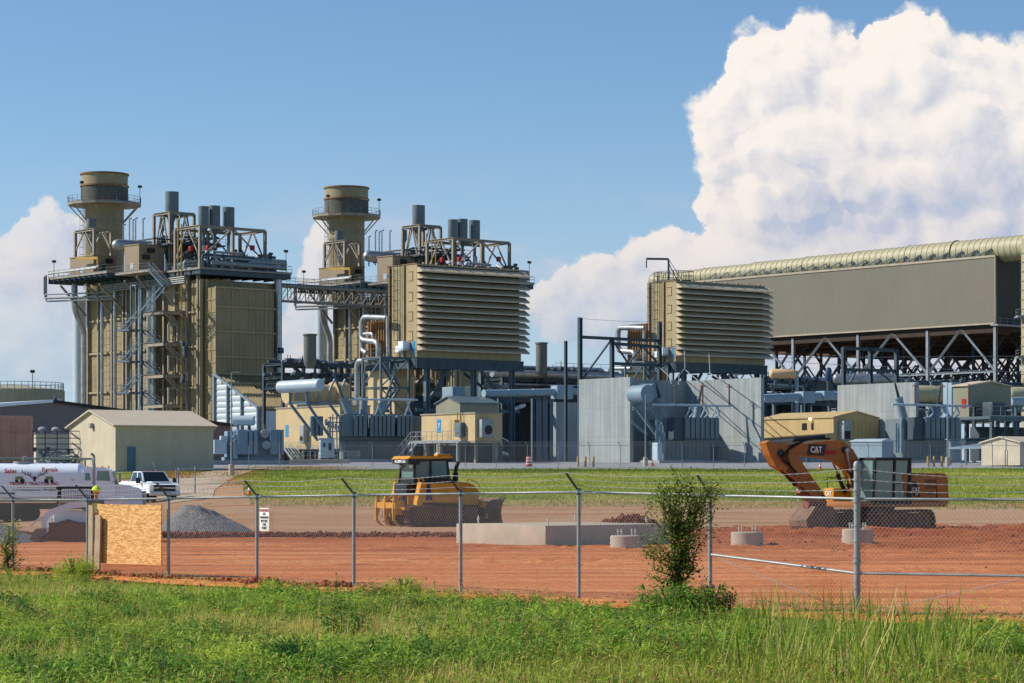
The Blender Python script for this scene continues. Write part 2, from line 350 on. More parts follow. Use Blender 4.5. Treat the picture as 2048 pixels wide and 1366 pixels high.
def groundmat(name,cols,xs=.5,ys=.5,sc=1.0,rough=.95,bump=.6,bs=6,fine=None,ygrad=None):
    m=bpy.data.materials.new(name); m.use_nodes=True; N,L=nt(m); b=N['Principled BSDF']; b.inputs['Roughness'].default_value=rough; b.inputs['Specular IOR Level'].default_value=.15
    tc=N.new('ShaderNodeTexCoord'); mp=N.new('ShaderNodeMapping'); mp.inputs['Scale'].default_value=(xs,ys,1); L.new(tc.outputs['Object'],mp.inputs[0])
    no=N.new('ShaderNodeTexNoise'); no.inputs['Scale'].default_value=sc; no.inputs['Detail'].default_value=9; no.inputs['Roughness'].default_value=.68; L.new(mp.outputs[0],no.inputs['Vector'])
    cr=N.new('ShaderNodeValToRGB'); L.new(no.outputs[0],cr.inputs[0]); e=cr.color_ramp.elements
    for i,(p,c) in enumerate(cols):
        el=e[i] if i<2 else e.new(p)
        el.position=p; el.color=(*c,1)
    out=cr.outputs[0]
    if ygrad:
        sp=N.new('ShaderNodeSeparateXYZ'); L.new(tc.outputs['Object'],sp.inputs[0])
        n2=N.new('ShaderNodeTexNoise'); n2.inputs['Scale'].default_value=.9; n2.inputs['Detail'].default_value=6
        mp2=N.new('ShaderNodeMapping'); mp2.inputs['Scale'].default_value=(.18,.5,1); L.new(tc.outputs['Object'],mp2.inputs[0]); L.new(mp2.outputs[0],n2.inputs['Vector'])
        ax=N.new('ShaderNodeMath'); ax.operation='MULTIPLY_ADD'; ax.inputs[1].default_value=ygrad[3]; L.new(sp.outputs[0],ax.inputs[0]); L.new(sp.outputs[1],ax.inputs[2])
        ad=N.new('ShaderNodeMath'); ad.operation='MULTIPLY_ADD'; ad.inputs[1].default_value=60; L.new(n2.outputs[0],ad.inputs[0]); L.new(ax.outputs[0],ad.inputs[2])
        r=N.new('ShaderNodeMapRange'); r.inputs[1].default_value=ygrad[0]+30; r.inputs[2].default_value=ygrad[1]+30; L.new(ad.outputs[0],r.inputs[0])
        mx=N.new('ShaderNodeMix'); mx.data_type='RGBA'; mx.blend_type='MULTIPLY'; mx.inputs[7].default_value=(*ygrad[2],1); L.new(r.outputs[0],mx.inputs[0]); L.new(out,mx.inputs[6]); out=mx.outputs[2]
    if fine:
        nf=N.new('ShaderNodeTexNoise'); nf.inputs['Scale'].default_value=fine[0]; nf.inputs['Detail'].default_value=4; L.new(tc.outputs['Object'],nf.inputs['Vector'])
        rf=N.new('ShaderNodeMapRange'); rf.inputs[1].default_value=.35; rf.inputs[2].default_value=.65; rf.inputs[3].default_value=1-fine[1]; rf.inputs[4].default_value=1+fine[1]*.6; L.new(nf.outputs[0],rf.inputs[0])
        cb=N.new('ShaderNodeVectorMath'); cb.operation='SCALE'; L.new(out,cb.inputs[0]); L.new(rf.outputs[0],cb.inputs['Scale']); out=cb.outputs[0]
    L.new(out,b.inputs['Base Color'])
    nb=N.new('ShaderNodeTexNoise'); nb.inputs['Scale'].default_value=bs; nb.inputs['Detail'].default_value=7; L.new(mp.outputs[0],nb.inputs['Vector'])
    bu=N.new('ShaderNodeBump'); bu.inputs['Strength'].default_value=bump; bu.inputs['Distance'].default_value=.12; L.new(nb.outputs[0],bu.inputs['Height']); L.new(bu.outputs[0],b.inputs['Normal'])
    return m
G_soil=groundmat('grassy_soil',[(.3,lin(76,88,40)),(.5,lin(116,128,54)),(.72,lin(158,148,78))],.6,.6,.4,fine=(6,.3))
G_clay=groundmat('red_clay',[(.26,lin(140,72,38)),(.42,lin(194,112,62)),(.55,lin(214,138,84)),(.78,lin(226,166,116))],.06,1.3,.9,bump=.9,bs=7,fine=(7,.22),ygrad=(62,88,(.56,.42,.36),.75))
G_grav=groundmat('tan_gravel',[(.28,lin(138,84,54)),(.42,lin(164,120,88)),(.55,lin(178,142,108)),(.72,lin(172,152,130))],.07,.55,.9,bump=.8,fine=(10,.28))
G_road=groundmat('asphalt',[(.3,lin(118,122,128)),(.55,lin(146,148,152)),(.8,lin(164,164,164))],.05,.3,.8,bump=.15,fine=(4,.1))
G_lane=groundmat('gravel_lane',[(.3,lin(146,132,114)),(.55,lin(176,160,140)),(.8,lin(190,178,160))],.3,.3,.8,fine=(8,.2))
G_slab=groundmat('plant_ground',[(.3,lin(120,120,118)),(.6,lin(150,148,142)),(.8,lin(168,164,156))],.1,.1,.8,bump=.1)
xs=arange(-3000,-140,400)[:-1]+arange(-140,140,3)+arange(140,3000,400)[1:]
ysn=arange(-12,20,8)[:-1]+arange(20,60,2)[:-1]+arange(60,320,4)+[360,420,520,700,1200,3500]
V=[];Fc=[]
for x in xs:
    for y in ysn: V.append((x,y,gz(x,y)))
n=len(ysn)
for i in range(len(xs)-1):
    for j in range(n-1): Fc.append((i*n+j,(i+1)*n+j,(i+1)*n+j+1,i*n+j+1))
m_=MB(); m_.v=V; m_.f=Fc; o=m_.build('ground',G_soil,ang=180); o['kind']='structure'
# the gravel lot behind the clay, the clay yard, the service road and the gravel lane by the shed
def jag(x,a,s=.25,seed=1): return a*fracn(x,0,s,seed)
sheet('gravel_yard',arange(-60,44,1.5),lambda x:72,lambda x:(min(146,143+jag(x,3)) if x>-16 else min(200,150+(-16-x)*9))-max(0,x-8)*.25+jag(x,3),60,.03,G_grav)
TRK=[(62,.25,2),(74,-.35,3),(70,.1,2.5),(84,-.2,2),(88,-.75,2),(58,-.6,2),(92,-.1,1.5)]
def clayrough(x,y,e):
    r=.03*fracn(x*.25,y*2.2,1.0,3)
    k=sst(4,14,x)*sst(55,75,y)+sst(84,92,y)*.6; r+=k*.16*max(-.25,fracn(x*.4,y*2,.7,5))
    for a0,b0,c0 in TRK:
        for o_ in(0,2.1):
            d=abs(y-(a0+b0*x+c0*math.sin(x*.13+a0)+o_)); r+=(-.05 if d<.28 else .035 if d<.6 else 0)*(1 if x>-4 or a0>70 else .4)
    return (.05+r)*min(1,e)
sheet('dirt_yard',arange(-24,32,.35),lambda x:fy(x)-1.7+jag(x,.5,.8,4),lambda x:interp(x,[(-24,80),(-10,84),(4,96),(12,110),(32,116)])+jag(x,2.2),190,.04,G_clay,clayrough,1.25)
sheet('service_road',arange(-58,90,3),lambda x:interp(x,[(-58,220),(-30,217),(-20,223),(-6,225),(6,225),(40,227),(60,229),(90,227)])+jag(x,1.2,.12),lambda x:301,12,.02,G_road)
# slope sheet of gravel lane: from the lot up between the shed and the grass
def lane():
    m=MB(); pts=[(372,1002,420,1002),(372,992,424,985),(378,975,440,972),(400,958,468,957),(425,948,500,948),(427,940,520,940)]
    rows=[]
    for a,ya,b,yb in pts:
        pass
    ys=[150,160,172,186,200,214,232]
    for y in ys:
        xa=interp(y,[(150,wx(330,150)),(186,wx(352,186)),(206,wx(300,206)),(214,wx(424,214)),(232,wx(430,232))]); xb=interp(y,[(150,wx(425,150)),(175,wx(430,175)),(200,wx(470,200)),(232,wx(540,232))])
        rows.append([(xa+(xb-xa)*t/8,y,gz(xa+(xb-xa)*t/8,y)+.06) for t in range(9)])
    m.v=[v for r in rows for v in r]; m.f=[(i*9+j,i*9+j+1,(i+1)*9+j+1,(i+1)*9+j) for i in range(len(rows)-1) for j in range(8)]
    struct(m.build('gravel_lane',G_lane,ang=180))
lane()
mm=MB()
for y0,y1 in((301,700),): pass
o=MB().add([(-200,301,4.22),(400,301,4.22),(400,620,4.22),(-200,620,4.22)],[(0,1,2,3)]).build('plant_yard',G_slab); o['kind']='structure'
# ---------------------------------------------------------------- foliage
def folmat(name,c0,c1,c2,tr=.35):
    m=bpy.data.materials.new(name); m.use_nodes=True; N,L=nt(m); b=N['Principled BSDF']; b.inputs['Roughness'].default_value=.55; b.inputs['Specular IOR Level'].default_value=.25
    at=N.new('ShaderNodeAttribute'); at.attribute_name='tint'; cr=N.new('ShaderNodeValToRGB'); L.new(at.outputs['Fac'],cr.inputs[0]); e=cr.color_ramp.elements
    e[0].position=0; e[0].color=(*c0,1); e[1].position=.5; e[1].color=(*c1,1); el=e.new(1.0); el.color=(*c2,1)
    L.new(cr.outputs[0],b.inputs['Base Color']); t=N.new('ShaderNodeBsdfTranslucent'); L.new(cr.outputs[0],t.inputs[0])
    mx=N.new('ShaderNodeMixShader'); mx.inputs[0].default_value=tr; L.new(b.outputs[0],mx.inputs[1]); L.new(t.outputs[0],mx.inputs[2]); L.new(mx.outputs[0],N['Material Output'].inputs[0]); return m
FM_grass=folmat('grass_blades',lin(78,104,34),lin(158,178,62),lin(222,198,126),.45)
FM_weed=folmat('weed_leaves',lin(44,84,34),lin(108,152,52),lin(176,196,74),.4)
FM_fern=folmat('yellow_green_leaves',lin(116,152,42),lin(158,186,60),lin(196,204,90))
FM_tree=folmat('sapling_leaves',lin(44,74,26),lin(104,132,46),lin(170,180,86))
FM_dry=folmat('dry_grass',lin(128,100,50),lin(172,134,66),lin(190,162,104))
def ribbons(B,az,el,Ln,wd,droop,tint,leaf=False):
    n=len(B); B=np.asarray(B,float); T=np.array([0,.33,.68,1.0]); Wp=np.array([.35,1,.75,.06]) if leaf else np.array([1,.85,.55,.06])
    hx,hy=np.cos(az),np.sin(az); tw=rng.uniform(-.7,.7,n)
    px,py=-np.sin(az)*np.cos(tw),np.cos(az)*np.cos(tw); pz=np.sin(tw)
    V=np.zeros((n,8,3))
    for k,(t,wp) in enumerate(zip(T,Wp)):
        c=np.stack([B[:,0]+hx*Ln*np.cos(el)*t,B[:,1]+hy*Ln*np.cos(el)*t,B[:,2]+Ln*np.sin(el)*t-droop*Ln*t*t],1)
        o=np.stack([px,py,pz],1)*(wd*wp*.5)[:,None]
        V[:,2*k]=c-o; V[:,2*k+1]=c+o
    idx=np.arange(n)[:,None]*8; Fq=np.concatenate([idx+np.array([2*k,2*k+1,2*k+3,2*k+2]) for k in range(3)],0)
    return V.reshape(-1,3),Fq,np.repeat(tint,8)
def ribobj(name,m,parts,parent=None):
    Vs=[];Fs=[];Ts=[];o=0
    for v,f,t in parts: Vs.append(v);Fs.append(f+o);Ts.append(t);o+=len(v)
    return npmesh(name,np.concatenate(Vs),np.concatenate(Fs),m,attr=np.concatenate(Ts),parent=parent)
gzv=np.vectorize(gz); fyv=np.vectorize(fy)
def nz(x,y,s,seed=0): return np.array([fracn(a,b,s,seed,3) for a,b in zip(x,y)])
def fieldpts(n,y0=21,edge=.4,near=1.0):
    y=y0+(66-y0)*rng.random(n*3)**1.25; x=(rng.random(n*3)*2-1)*.275*y
    e=fyv(x)-edge; k=y<e+rng.normal(0,.35,len(x)); x,y=x[k][:n],y[k][:n]; return x,y
x,y=fieldpts(140000,21,1.3); c=nz(x,y,.35,2); n=len(x)
hh=(.13+.16*rng.random(n))*(1+.5*c)*np.where(rng.random(n)<.06,1.8,1); ed=np.clip((fyv(x)-y)/4,.35,1); hh*=ed
p1=ribbons(np.stack([x,y,gzv(x,y)-.02],1),rng.random(n)*2*PI,rng.uniform(.9,1.5,n),hh,rng.uniform(.006,.014,n),rng.uniform(.05,.5,n),np.clip(.42+.62*c+rng.normal(0,.2,n)+np.where(rng.random(n)<.10,.45,0),0,1))
o=ribobj('grass',FM_grass,[p1]); tag(o,'mixed green and straw grass covering the foreground field','grass',kind='stuff')
def bushpts(cx,cy,cz,nst,hgt,spread,leafL,leafW,nl,arr,tint=.45,droop=.5,whorl=True):
    for s in range(nst):
        a=random.random()*2*PI; r=spread*math.sqrt(random.random()); lean=r/spread*.5+random.uniform(-.08,.1); H=hgt*random.uniform(.65,1.05)*(1-.35*(r/spread)**2)
        bx,by=cx+r*.5*math.cos(a),cy+r*.5*math.sin(a); dx,dy=math.cos(a)*lean,math.sin(a)*lean
        for k in range(nl):
            t=.25+.75*(k+random.random()*.6)/nl; rr=random.random()*2*PI if not whorl else k*2.4+s
            arr.append((bx+dx*H*t,by+dy*H*t,cz+H*t*.95,rr,random.uniform(-.1,.8) if t<.9 else random.uniform(.5,1.2),leafL*random.uniform(.7,1.15)*(1.1-.3*t),leafW*random.uniform(.8,1.2),droop*random.uniform(.5,1.2),min(1,max(0,tint+.25*(t-.6)+random.gauss(0,.13)))))
def arr2rib(arr,leaf=True):
    A=np.array(arr); return ribbons(A[:,:3],A[:,3],A[:,4],A[:,5],A[:,6],A[:,7],A[:,8],leaf)
M['flstem']=mat('flower_stalk',lin(90,120,50)); M['petal']=mat('petal_deep_orange',lin(232,128,24),.6)
# leafy ground weeds scattered through the grass (uncountable)
arr=[]
x,y=fieldpts(8000,21,1.9); c=nz(x,y,.22,9)
for a,b,q in zip(x,y,c):
    if q<-.02: continue
    bushpts(a,b,gz(a,b),random.choice((2,3,4)),random.uniform(.18,.42)*(1.1 if b<36 else .85)*(1.5 if random.random()<.08 else 1),.16,.13*random.uniform(.7,1.4),.02,12,arr,tint=max(0,.45+.9*q*(1 if (a*3+b)%5>1.5 else -1)+random.gauss(0,.15)),droop=.5)
o=ribobj('ground_weeds',FM_weed,[arr2rib(arr)]); tag(o,'narrow leaved green weeds growing in clumps through the foreground grass','weeds',kind='stuff')
# feathery fine weeds
x,y=fieldpts(30000,21,1.5); c=nz(x,y,.3,21); k=c>-.05; x,y=x[k],y[k]; n=len(x)
p=ribbons(np.stack([x,y,gzv(x,y)+rng.uniform(.02,.28,n)],1),rng.random(n)*2*PI,rng.uniform(-.2,1.2,n),rng.uniform(.05,.14,n),rng.uniform(.008,.018,n),rng.uniform(.2,.7,n),np.clip(rng.normal(.55,.2,n),0,1),True)
o=ribobj('feathery_weeds',FM_fern,[p]); tag(o,'feathery light green ground cover between the grass blades','ground cover',kind='stuff')
# tall reedy blades at right and along the bottom
A=[]
for k in range(560):
    if k<380: px=random.gauss(1680,150); Y=random.uniform(24.5,34)
    else: px=random.uniform(0,2048); Y=random.uniform(22,30)
    X=wx(px,Y)
    if Y>fy(X)-1: continue
    for j in range(random.choice((2,3,4))):
        A.append((X+random.gauss(0,.08),Y+random.gauss(0,.08),gz(X,Y),random.random()*2*PI,random.uniform(1.05,1.5),random.uniform(.4,1.0 if k<380 else .62)*(1.1 if k<380 else 1),random.uniform(.010,.026),random.uniform(.05,.45),random.choice((.15,.25,.35,.45,.5,.9))))
o=ribobj('tall_grass',FM_grass,[arr2rib(A,False)]); tag(o,'tall coarse grass blades standing above the field at lower right','tall grass',kind='stuff')
A=[]
x,y=fieldpts(5200,21,1.0); c=nz(x,y,.3,33)
for a,b,q in zip(x,y,c):
    if q<-.05: continue
    h=random.uniform(.2,.4)
    for j in range(4): A.append((a+random.gauss(0,.008),b,gz(a,b)+h+j*.012,random.random()*6.3,random.uniform(.2,1.4),random.uniform(.02,.05),.012,.2,min(1,max(0,random.gauss(.5,.3)))))
    A.append((a,b,gz(a,b),random.random()*6.3,1.5,h,.005,.02,.9))
FM_seed=folmat('seed_heads',lin(104,62,36),lin(150,100,56),lin(196,170,110),.2)
o=ribobj('seed_heads',FM_seed,[arr2rib(A)]); tag(o,'small brown and straw seed heads on thin stems through the foreground field','seed heads',kind='stuff')
# small orange and yellow wild flowers near the bottom edge
for px,Y,l in((846,22.2,'single orange wild flower at the bottom edge left of centre'),):
    X_=wx(px,Y); t=thing('wild_flower',l,'flower',(X_,Y,gz(X_,Y))); m=MB(); m.tube((0,0,0),(0,0,.33),.003,5); m.build('stem',mat('flower_stem',lin(90,120,50)),t); m=MB()
    for k in range(8): a_=k*PI/4; m.add([(0,0,.33),(.02*math.cos(a_-.3),.02*math.sin(a_-.3),.335),(.03*math.cos(a_),.03*math.sin(a_),.33),(.02*math.cos(a_+.3),.02*math.sin(a_+.3),.335)],[(0,1,2,3)])
    m.build('petals',mat('petal_orange',lin(236,140,30),.6),t)
fl=[(1925,23.5),(1950,23.4),(1968,23.6),(1915,22.9),(1990,23.1)]
for i,(px,Y) in enumerate(fl):
    X_=wx(px,Y); t=thing('wild_flower','small orange wild flower in the cluster at the bottom right corner','flower',(X_,Y,gz(X_,Y)),group='orange wild flowers at the bottom right'); m=MB(); m.tube((0,0,0),(0,0,.22+.02*i),.003,5); m.build('stem',M['flstem'],t) if 'flstem' in M else None; m=MB(); h=.22+.02*i
    for k in range(8): a_=k*PI/4; m.add([(0,0,h),(.02*math.cos(a_-.3),.02*math.sin(a_-.3),h+.008),(.032*math.cos(a_),.032*math.sin(a_),h),(.02*math.cos(a_+.3),.02*math.sin(a_+.3),h+.008)],[(0,1,2,3)])
    m.build('petals',M['petal'],t)
# the far grassy bank
n=230000; y=130+(240-130)*rng.random(n); x=(rng.random(n)*2-1)*.24*y
lim=np.where(x<-16,143+(-16-x)*9,134-np.clip(x-8,0,99)*.25); top=np.interp(x,[-58,-30,-20,-6,6,40,60,90],[214,218,224,226,226,228,230,228])
pxs=HX+F*x/y; k=(y>lim+rng.normal(0,1.2,n))&(y<top-1+rng.normal(0,1,n))&((pxs>500)|((pxs>470-(y-190)*1.0)&(y<215)))&~((pxs<500)&(y>205))
x,y=x[k],y[k]; n=len(x); c=nz(x,y,.09,5)
p=ribbons(np.stack([x,y,gzv(x,y)-.02],1),rng.random(n)*2*PI,rng.uniform(.9,1.5,n),rng.uniform(.12,.3,n)*(1+.5*c)*np.where(y>225,1.25,1),rng.uniform(.025,.06,n),rng.uniform(.1,.6,n),np.clip(.34+.5*c+.35*nz(x,y,.02,77)+rng.normal(0,.15,n)-np.clip((y-208)/60,0,.3)+np.where(rng.random(n)<.06,.4,0),0,1))
o=ribobj('grassy_bank',FM_grass,[p]); tag(o,'green grass on the bank between the dirt yard and the plant road','grass',kind='stuff')
# dry tufts beside the gravel lane
A=[]
for k in range(9000):
    if k<3500: px=random.gauss(345,30); Y=random.uniform(200,213)
    elif k<6500: px=random.gauss(478,26); Y=random.uniform(178,222)-max(0,(440-px))*.2
    else: px=random.gauss(600,60); Y=random.uniform(226,236)
    X=wx(px,Y); A.append((X,Y,gz(X,Y),random.random()*2*PI,random.uniform(.9,1.5),random.uniform(.08,.26),random.uniform(.03,.07),random.uniform(.1,.6),min(1,max(0,random.gauss(.45,.2)))))
o=ribobj('dry_grass',FM_dry,[arr2rib(A,False)]); tag(o,'dry orange brown grass beside the gravel lane by the tan shed','dry grass',kind='stuff')
# clods of dug soil along the fence and the ridges in the yard
def clods(name,pts,m,label):
    base=[]; bm=bmesh.new(); bmesh.ops.create_icosphere(bm,subdivisions=1,radius=1); bv=np.array([v.co[:] for v in bm.verts]); bf=np.array([[v.index for v in f.verts] for f in bm.faces]); bm.free()
    P=np.array(pts); n=len(P); V=bv[None]*(1+rng.normal(0,.22,(n,len(bv),1)))*P[:,None,3:4]*rng.uniform(.6,1.3,(n,1,3)); V+=P[:,None,:3]
    Fq=bf[None]+(np.arange(n)*len(bv))[:,None,None]
    o=npmesh(name,V.reshape(-1,3),Fq.reshape(-1,3),m); tag(o,label,'soil',kind='stuff')
G_clod=mat('dug_soil',lin(146,78,52),.95,var=.35,vs=1.2,bump=.6,bs=14)
pts=[]
for k in range(15000):
    x=random.uniform(-13,9); d=random.gauss(0,.5)
    y=fy(x)-.45+d*1.2; s=.018+.06*random.random()**2.2*(1 if x<-1 else .75)
    if x>0 and random.random()<.35: continue
    hgt=.22*math.exp(-(d/.4)**2)*(1 if x<-3 else .5)*(.6+.4*noise2(x,y,1.2)); pts.append((x,y,gz(x,y)+hgt*random.random(),s))
clods('soil_clods',pts,G_clod,'lumpy red soil clods heaped along the foot of the chain link fence')
pts=[]
for k in range(260):      # lines of small crumbs left by the grader
    x0=random.uniform(-14,18); y0=random.uniform(fy(x0)+2,86); L=random.uniform(1,6)
    for q in range(random.randint(6,40)): x=x0+random.random()*L; y=y0+random.gauss(0,.12); pts.append((x,y,gz(x,y)+.04,random.uniform(.01,.035)))
for a0,b0,c0 in TRK:
    for q in range(420): x=random.uniform(-12,24); y=a0+b0*x+c0*math.sin(x*.13+a0)+random.choice((-.45,.45,1.65,2.55))+random.gauss(0,.12); y>fy(x)+1 and y<96 and pts.append((x,y,gz(x,y)+.06,random.uniform(.012,.05)))
for k in range(16000):
    r=random.random()
    if r<.4: x=random.uniform(-20,2); y=88+random.gauss(0,.7)+.05*x+2*noise2(x,0,.1)
    elif r<.62: x=random.uniform(-1,26); y=random.choice((98,106,88,80))+random.gauss(0,1.3)
    elif r<.68: x=random.uniform(6,26); y=random.uniform(52,95)
    elif r<.85: continue
    else: x=wx(random.gauss(1262,30),112); y=112+random.gauss(0,.8)
    d=random.uniform(.018,.05)*(1+random.random()**4)*(1.2 if r>=.85 else 1)*(.55 if .62<r<.68 else 1); pts.append((x,y,gz(x,y)+.03+(random.random()*(.18 if r<.4 else .06))+(.5*random.random()*math.exp(-((x-wx(1262,112))/1.2)**2) if r>=.85 else 0),d))
clods('dug_dirt_ridges',pts,mat('dark_dug_soil',lin(124,66,44),.95,var=.35,vs=.6,bump=.6,bs=14),'dark red soil churned into low ridges across the yard')
# shrubs and weeds one can tell apart
def shrub(name,label,px,Y,nst,h,sp,ll,lw,nl,m,tint=.5,droop=.4,group=None,cat='shrub'):
    X=wx(px,Y); t=thing(name,label,cat,(X,Y,gz(X,Y)-.02),group=group); a=[]; bushpts(0,0,0,nst,h,sp,ll,lw,nl,a,tint,droop); ribobj('leaves',m,[arr2rib(a)],t)
    s=MB()
    for k in range(max(4,nst//4)):
        q=random.random()*2*PI; l=random.uniform(.05,.4); s.path([(0,0,0),(l*.4*sp*math.cos(q),l*.4*sp*math.sin(q),h*.4),(l*sp*math.cos(q),l*sp*math.sin(q),h*.8)],.006,4)
    s.build('stem',M['stem'],t)
    return t
M['stem']=mat('green_stem',lin(96,104,60),.7,var=.2); M['bark']=mat('bark',lin(96,82,66),.9,var=.3,vs=8,bump=.6,bs=30)
shrub('fern_shrub','rounded yellow green feathery shrub at the foot of the fence left of the plywood board',148,51.5,70,.62,.62,.11,.022,22,FM_fern,.55)
shrub('fern_shrub','pale yellow green feathery shrub by the fence below and right of the bulldozer ripper',808,43.6,55,.5,.5,.1,.02,20,FM_fern,.6)
shrub('fern_shrub','low yellow green shrub at the base of the post beside the warning sign',548,45.8,30,.34,.5,.09,.02,16,FM_fern,.5)
shrub('leafy_shrub','dark green long leaved bush spreading around the sapling trunk',1345,38.0,60,.62,.9,.24,.034,15,FM_weed,.38,.75)
shrub('leafy_shrub','dark green willow leaved bush right of the sapling against the fence post',1425,38.9,45,.62,.45,.15,.024,20,FM_weed,.25,.5)
shrub('tall_weed','single dark green weed with drooping leaves standing alone in the centre foreground',742,28.5,5,.42,.12,.2,.026,22,FM_weed,.2,.8,cat='weed')
for px,Y,l in((60,25,'dark leafy weed clump at the bottom left corner of the field'),(180,25.5,'dark leafy weed clump second from the bottom left corner'),(330,25,'dark leafy weed clump third from the bottom left corner'),(690,33.5,'dark leafy weed clump with reddish seed heads in the middle of the field')):
    shrub('weed_clump',l,px,Y,22,.46,.5,.17,.026,18,FM_weed,.25,.7,group='dark leafy weed clumps in the foreground',cat='weed')
shrub('weed_clump','broad bright green weed clump in front of the sapling bush',1290,30,46,.5,.9,.18,.024,18,FM_weed,.5,.6,cat='weed')
shrub('weed_clump','broad bright green weed clump at the lower right below the corner post',1480,30.5,46,.5,.9,.18,.024,18,FM_weed,.6,.6,cat='weed')
def sapling(name,label,px,Y,h,branches,leafn,tint):
    X=wx(px,Y); t=thing(name,label,'tree',(X,Y,gz(X,Y)-.05)); tr=MB(); tr.path([(0,0,0),(.02,0,h*.3),(-.03,.02,h*.6),(.06,0,h*.95)],.03,7,rs=[.034,.026,.017,.005]); 
    a=[]; br=MB()
    for (z0,dx,z1,dy,nl) in branches:
        j_=lambda s_:random.gauss(0,s_); p=[Vector((.0,0,z0)),Vector((dx*.55+j_(.06),dy*.5,z0+(z1-z0)*.25+j_(.05))),Vector((dx*.8+j_(.09),dy,z0+(z1-z0)*.7+j_(.06))),Vector((dx+j_(.06),dy,z1))]
        br.path(p,.01,5,rs=[.012,.009,.006,.002])
        for k in range(nl):
            u=random.random()**.7*3; i=min(2,int(u)); q=p[i].lerp(p[i+1],u-i)
            tw=Vector((random.gauss(0,.075),random.gauss(0,.07),random.gauss(0,.065)))*(1.3 if random.random()<.5 else .6); q=q+tw
            a.append((q.x,q.y,q.z,random.random()*2*PI,random.uniform(-.5,1.1),random.uniform(.035,.07),random.uniform(.022,.04),random.uniform(0,.5),min(1,max(0,random.gauss(tint+.08,.24)))))
    tr.build('trunk',M['bark'],t); br.build('branch',M['bark'],t); ribobj('crown',FM_tree,[arr2rib(a)],t); return t
B=[]
for k in range(34):
    s=random.choice((-1,1)); z0=random.uniform(.6,1.5); up=random.random(); dx=s*random.uniform(.05,.42)*(1.3-up*.2)
    if k%3==0: dx*=1.3
    B.append((z0,dx+.05+.1*up,z0+.25+up*.75,random.uniform(-.25,.25),88))
B+=[(.62,-.42,.68,.0,90),(.6,-.34,.5,.05,60),(1.2,.62,1.75,.0,90),(1.3,.5,2.05,.0,90),(1.2,-.22,2.0,.1,110),(.5,.15,.75,.1,90),(.45,.2,.9,-.1,90),(1.2,.2,2.1,.1,110),(1.3,.35,1.98,.1,110),(.55,-.1,1.0,-.1,140),(.7,.1,1.15,-.1,160)]
B+=[(.35+.02*k,random.uniform(-.16,.16),.62+.035*k,random.uniform(-.15,.15),42) for k in range(16)]
B+=[(1.3,random.uniform(-.1,.62),random.uniform(1.95,2.28),random.uniform(-.2,.2),75) for k in range(10)]
sapling('sapling','slender leafy young tree growing against the fence before the concrete footings',1352,38.6,1.95,B,0,.42)
B=[(.2+.04*k,random.uniform(-.22,.22),.55+.055*k,random.uniform(-.2,.2),70) for k in range(14)]
sapling('sapling','small pale leaved sapling at the fence on the far left edge',14,53,1.1,B,0,.62)
# ================================================================ chain link fence in front
def railz(x,y): return interp(x,[(FP[0][0],1.60),(FP[3][0],1.64),(FP[6][0],1.78),(FP[8][0],1.86),(CORNER[0],1.78),(E2[0],1.77)])
fence=thing('chain_link_fence','galvanised chain link fence with barbed wire arms running across the front of the dirt yard','fence',(0,0,0))
line=[(x,y) for x,y in FP]+[E1,E2,(E2[0]+2.75,E2[1]-1.3),(E2[0]+5.5,E2[1]-2.6)]
outn=Vector((-.74,-.67,0))
mesh_=MB(); allw=[]
for i,(x,y) in enumerate(line):
    g_=gz(x,y); zt=railz(x,y); corner=(i==len(FP)-1); pulled=(i==len(FP)-2); m=MB(); r=.05 if corner else .033
    if corner:
        m.lathe([(r,-.1),(r,zt-g_+.52),(r*1.15,zt-g_+.52),(r*1.15,zt-g_+.56),(r*.8,zt-g_+.6),(.01,zt-g_+.61)],(x,y,g_),16)
        for k in range(8): z=g_+.2+k*.24; m.lathe([(r*1.2,z),(r*1.2,z+.022)],(x,y,0),14)
        for zz in(zt,zt-.92,zt+.17,zt+.33,zt+.49): m.lathe([(r*1.28,zz-.02),(r*1.28,zz+.02)],(x,y,0),14)
    else:
        m.lathe([(r,-.1),(r,zt-g_+.02),(r*1.35,zt-g_+.02),(r*1.35,zt-g_+.07),(r,zt-g_+.09)],(x,y,g_),12)
    p=m.build('post',M['galv'],fence)
    if not corner:
        n=outn if i<len(FP) else Vector((-.5,-.86,0)); a=MB(); b0=Vector((x,y,zt+.05)); b1=b0+n*.30*-1*-1+Vector((0,0,.31))
        a.beam(b0,b1,.045,.02,up=(0,0,1)); a.tube(b0-Vector((0,0,.06)),b0+Vector((0,0,.05)),.04,8); a.build('barb_arm',M['dgrey'],fence)
def tip(i,k):
    x,y=line[i]; zt=railz(x,y)
    if i==len(FP)-1: return Vector((x,y,zt+(.17,.33,.49)[k]))
    n=outn if i<len(FP) else Vector((-.5,-.86,0)); b0=Vector((x,y,zt+.05)); return b0.lerp(b0+n*.30+Vector((0,0,.31)),(.33,.66,1.0)[k])
rail=MB(); mid=MB()
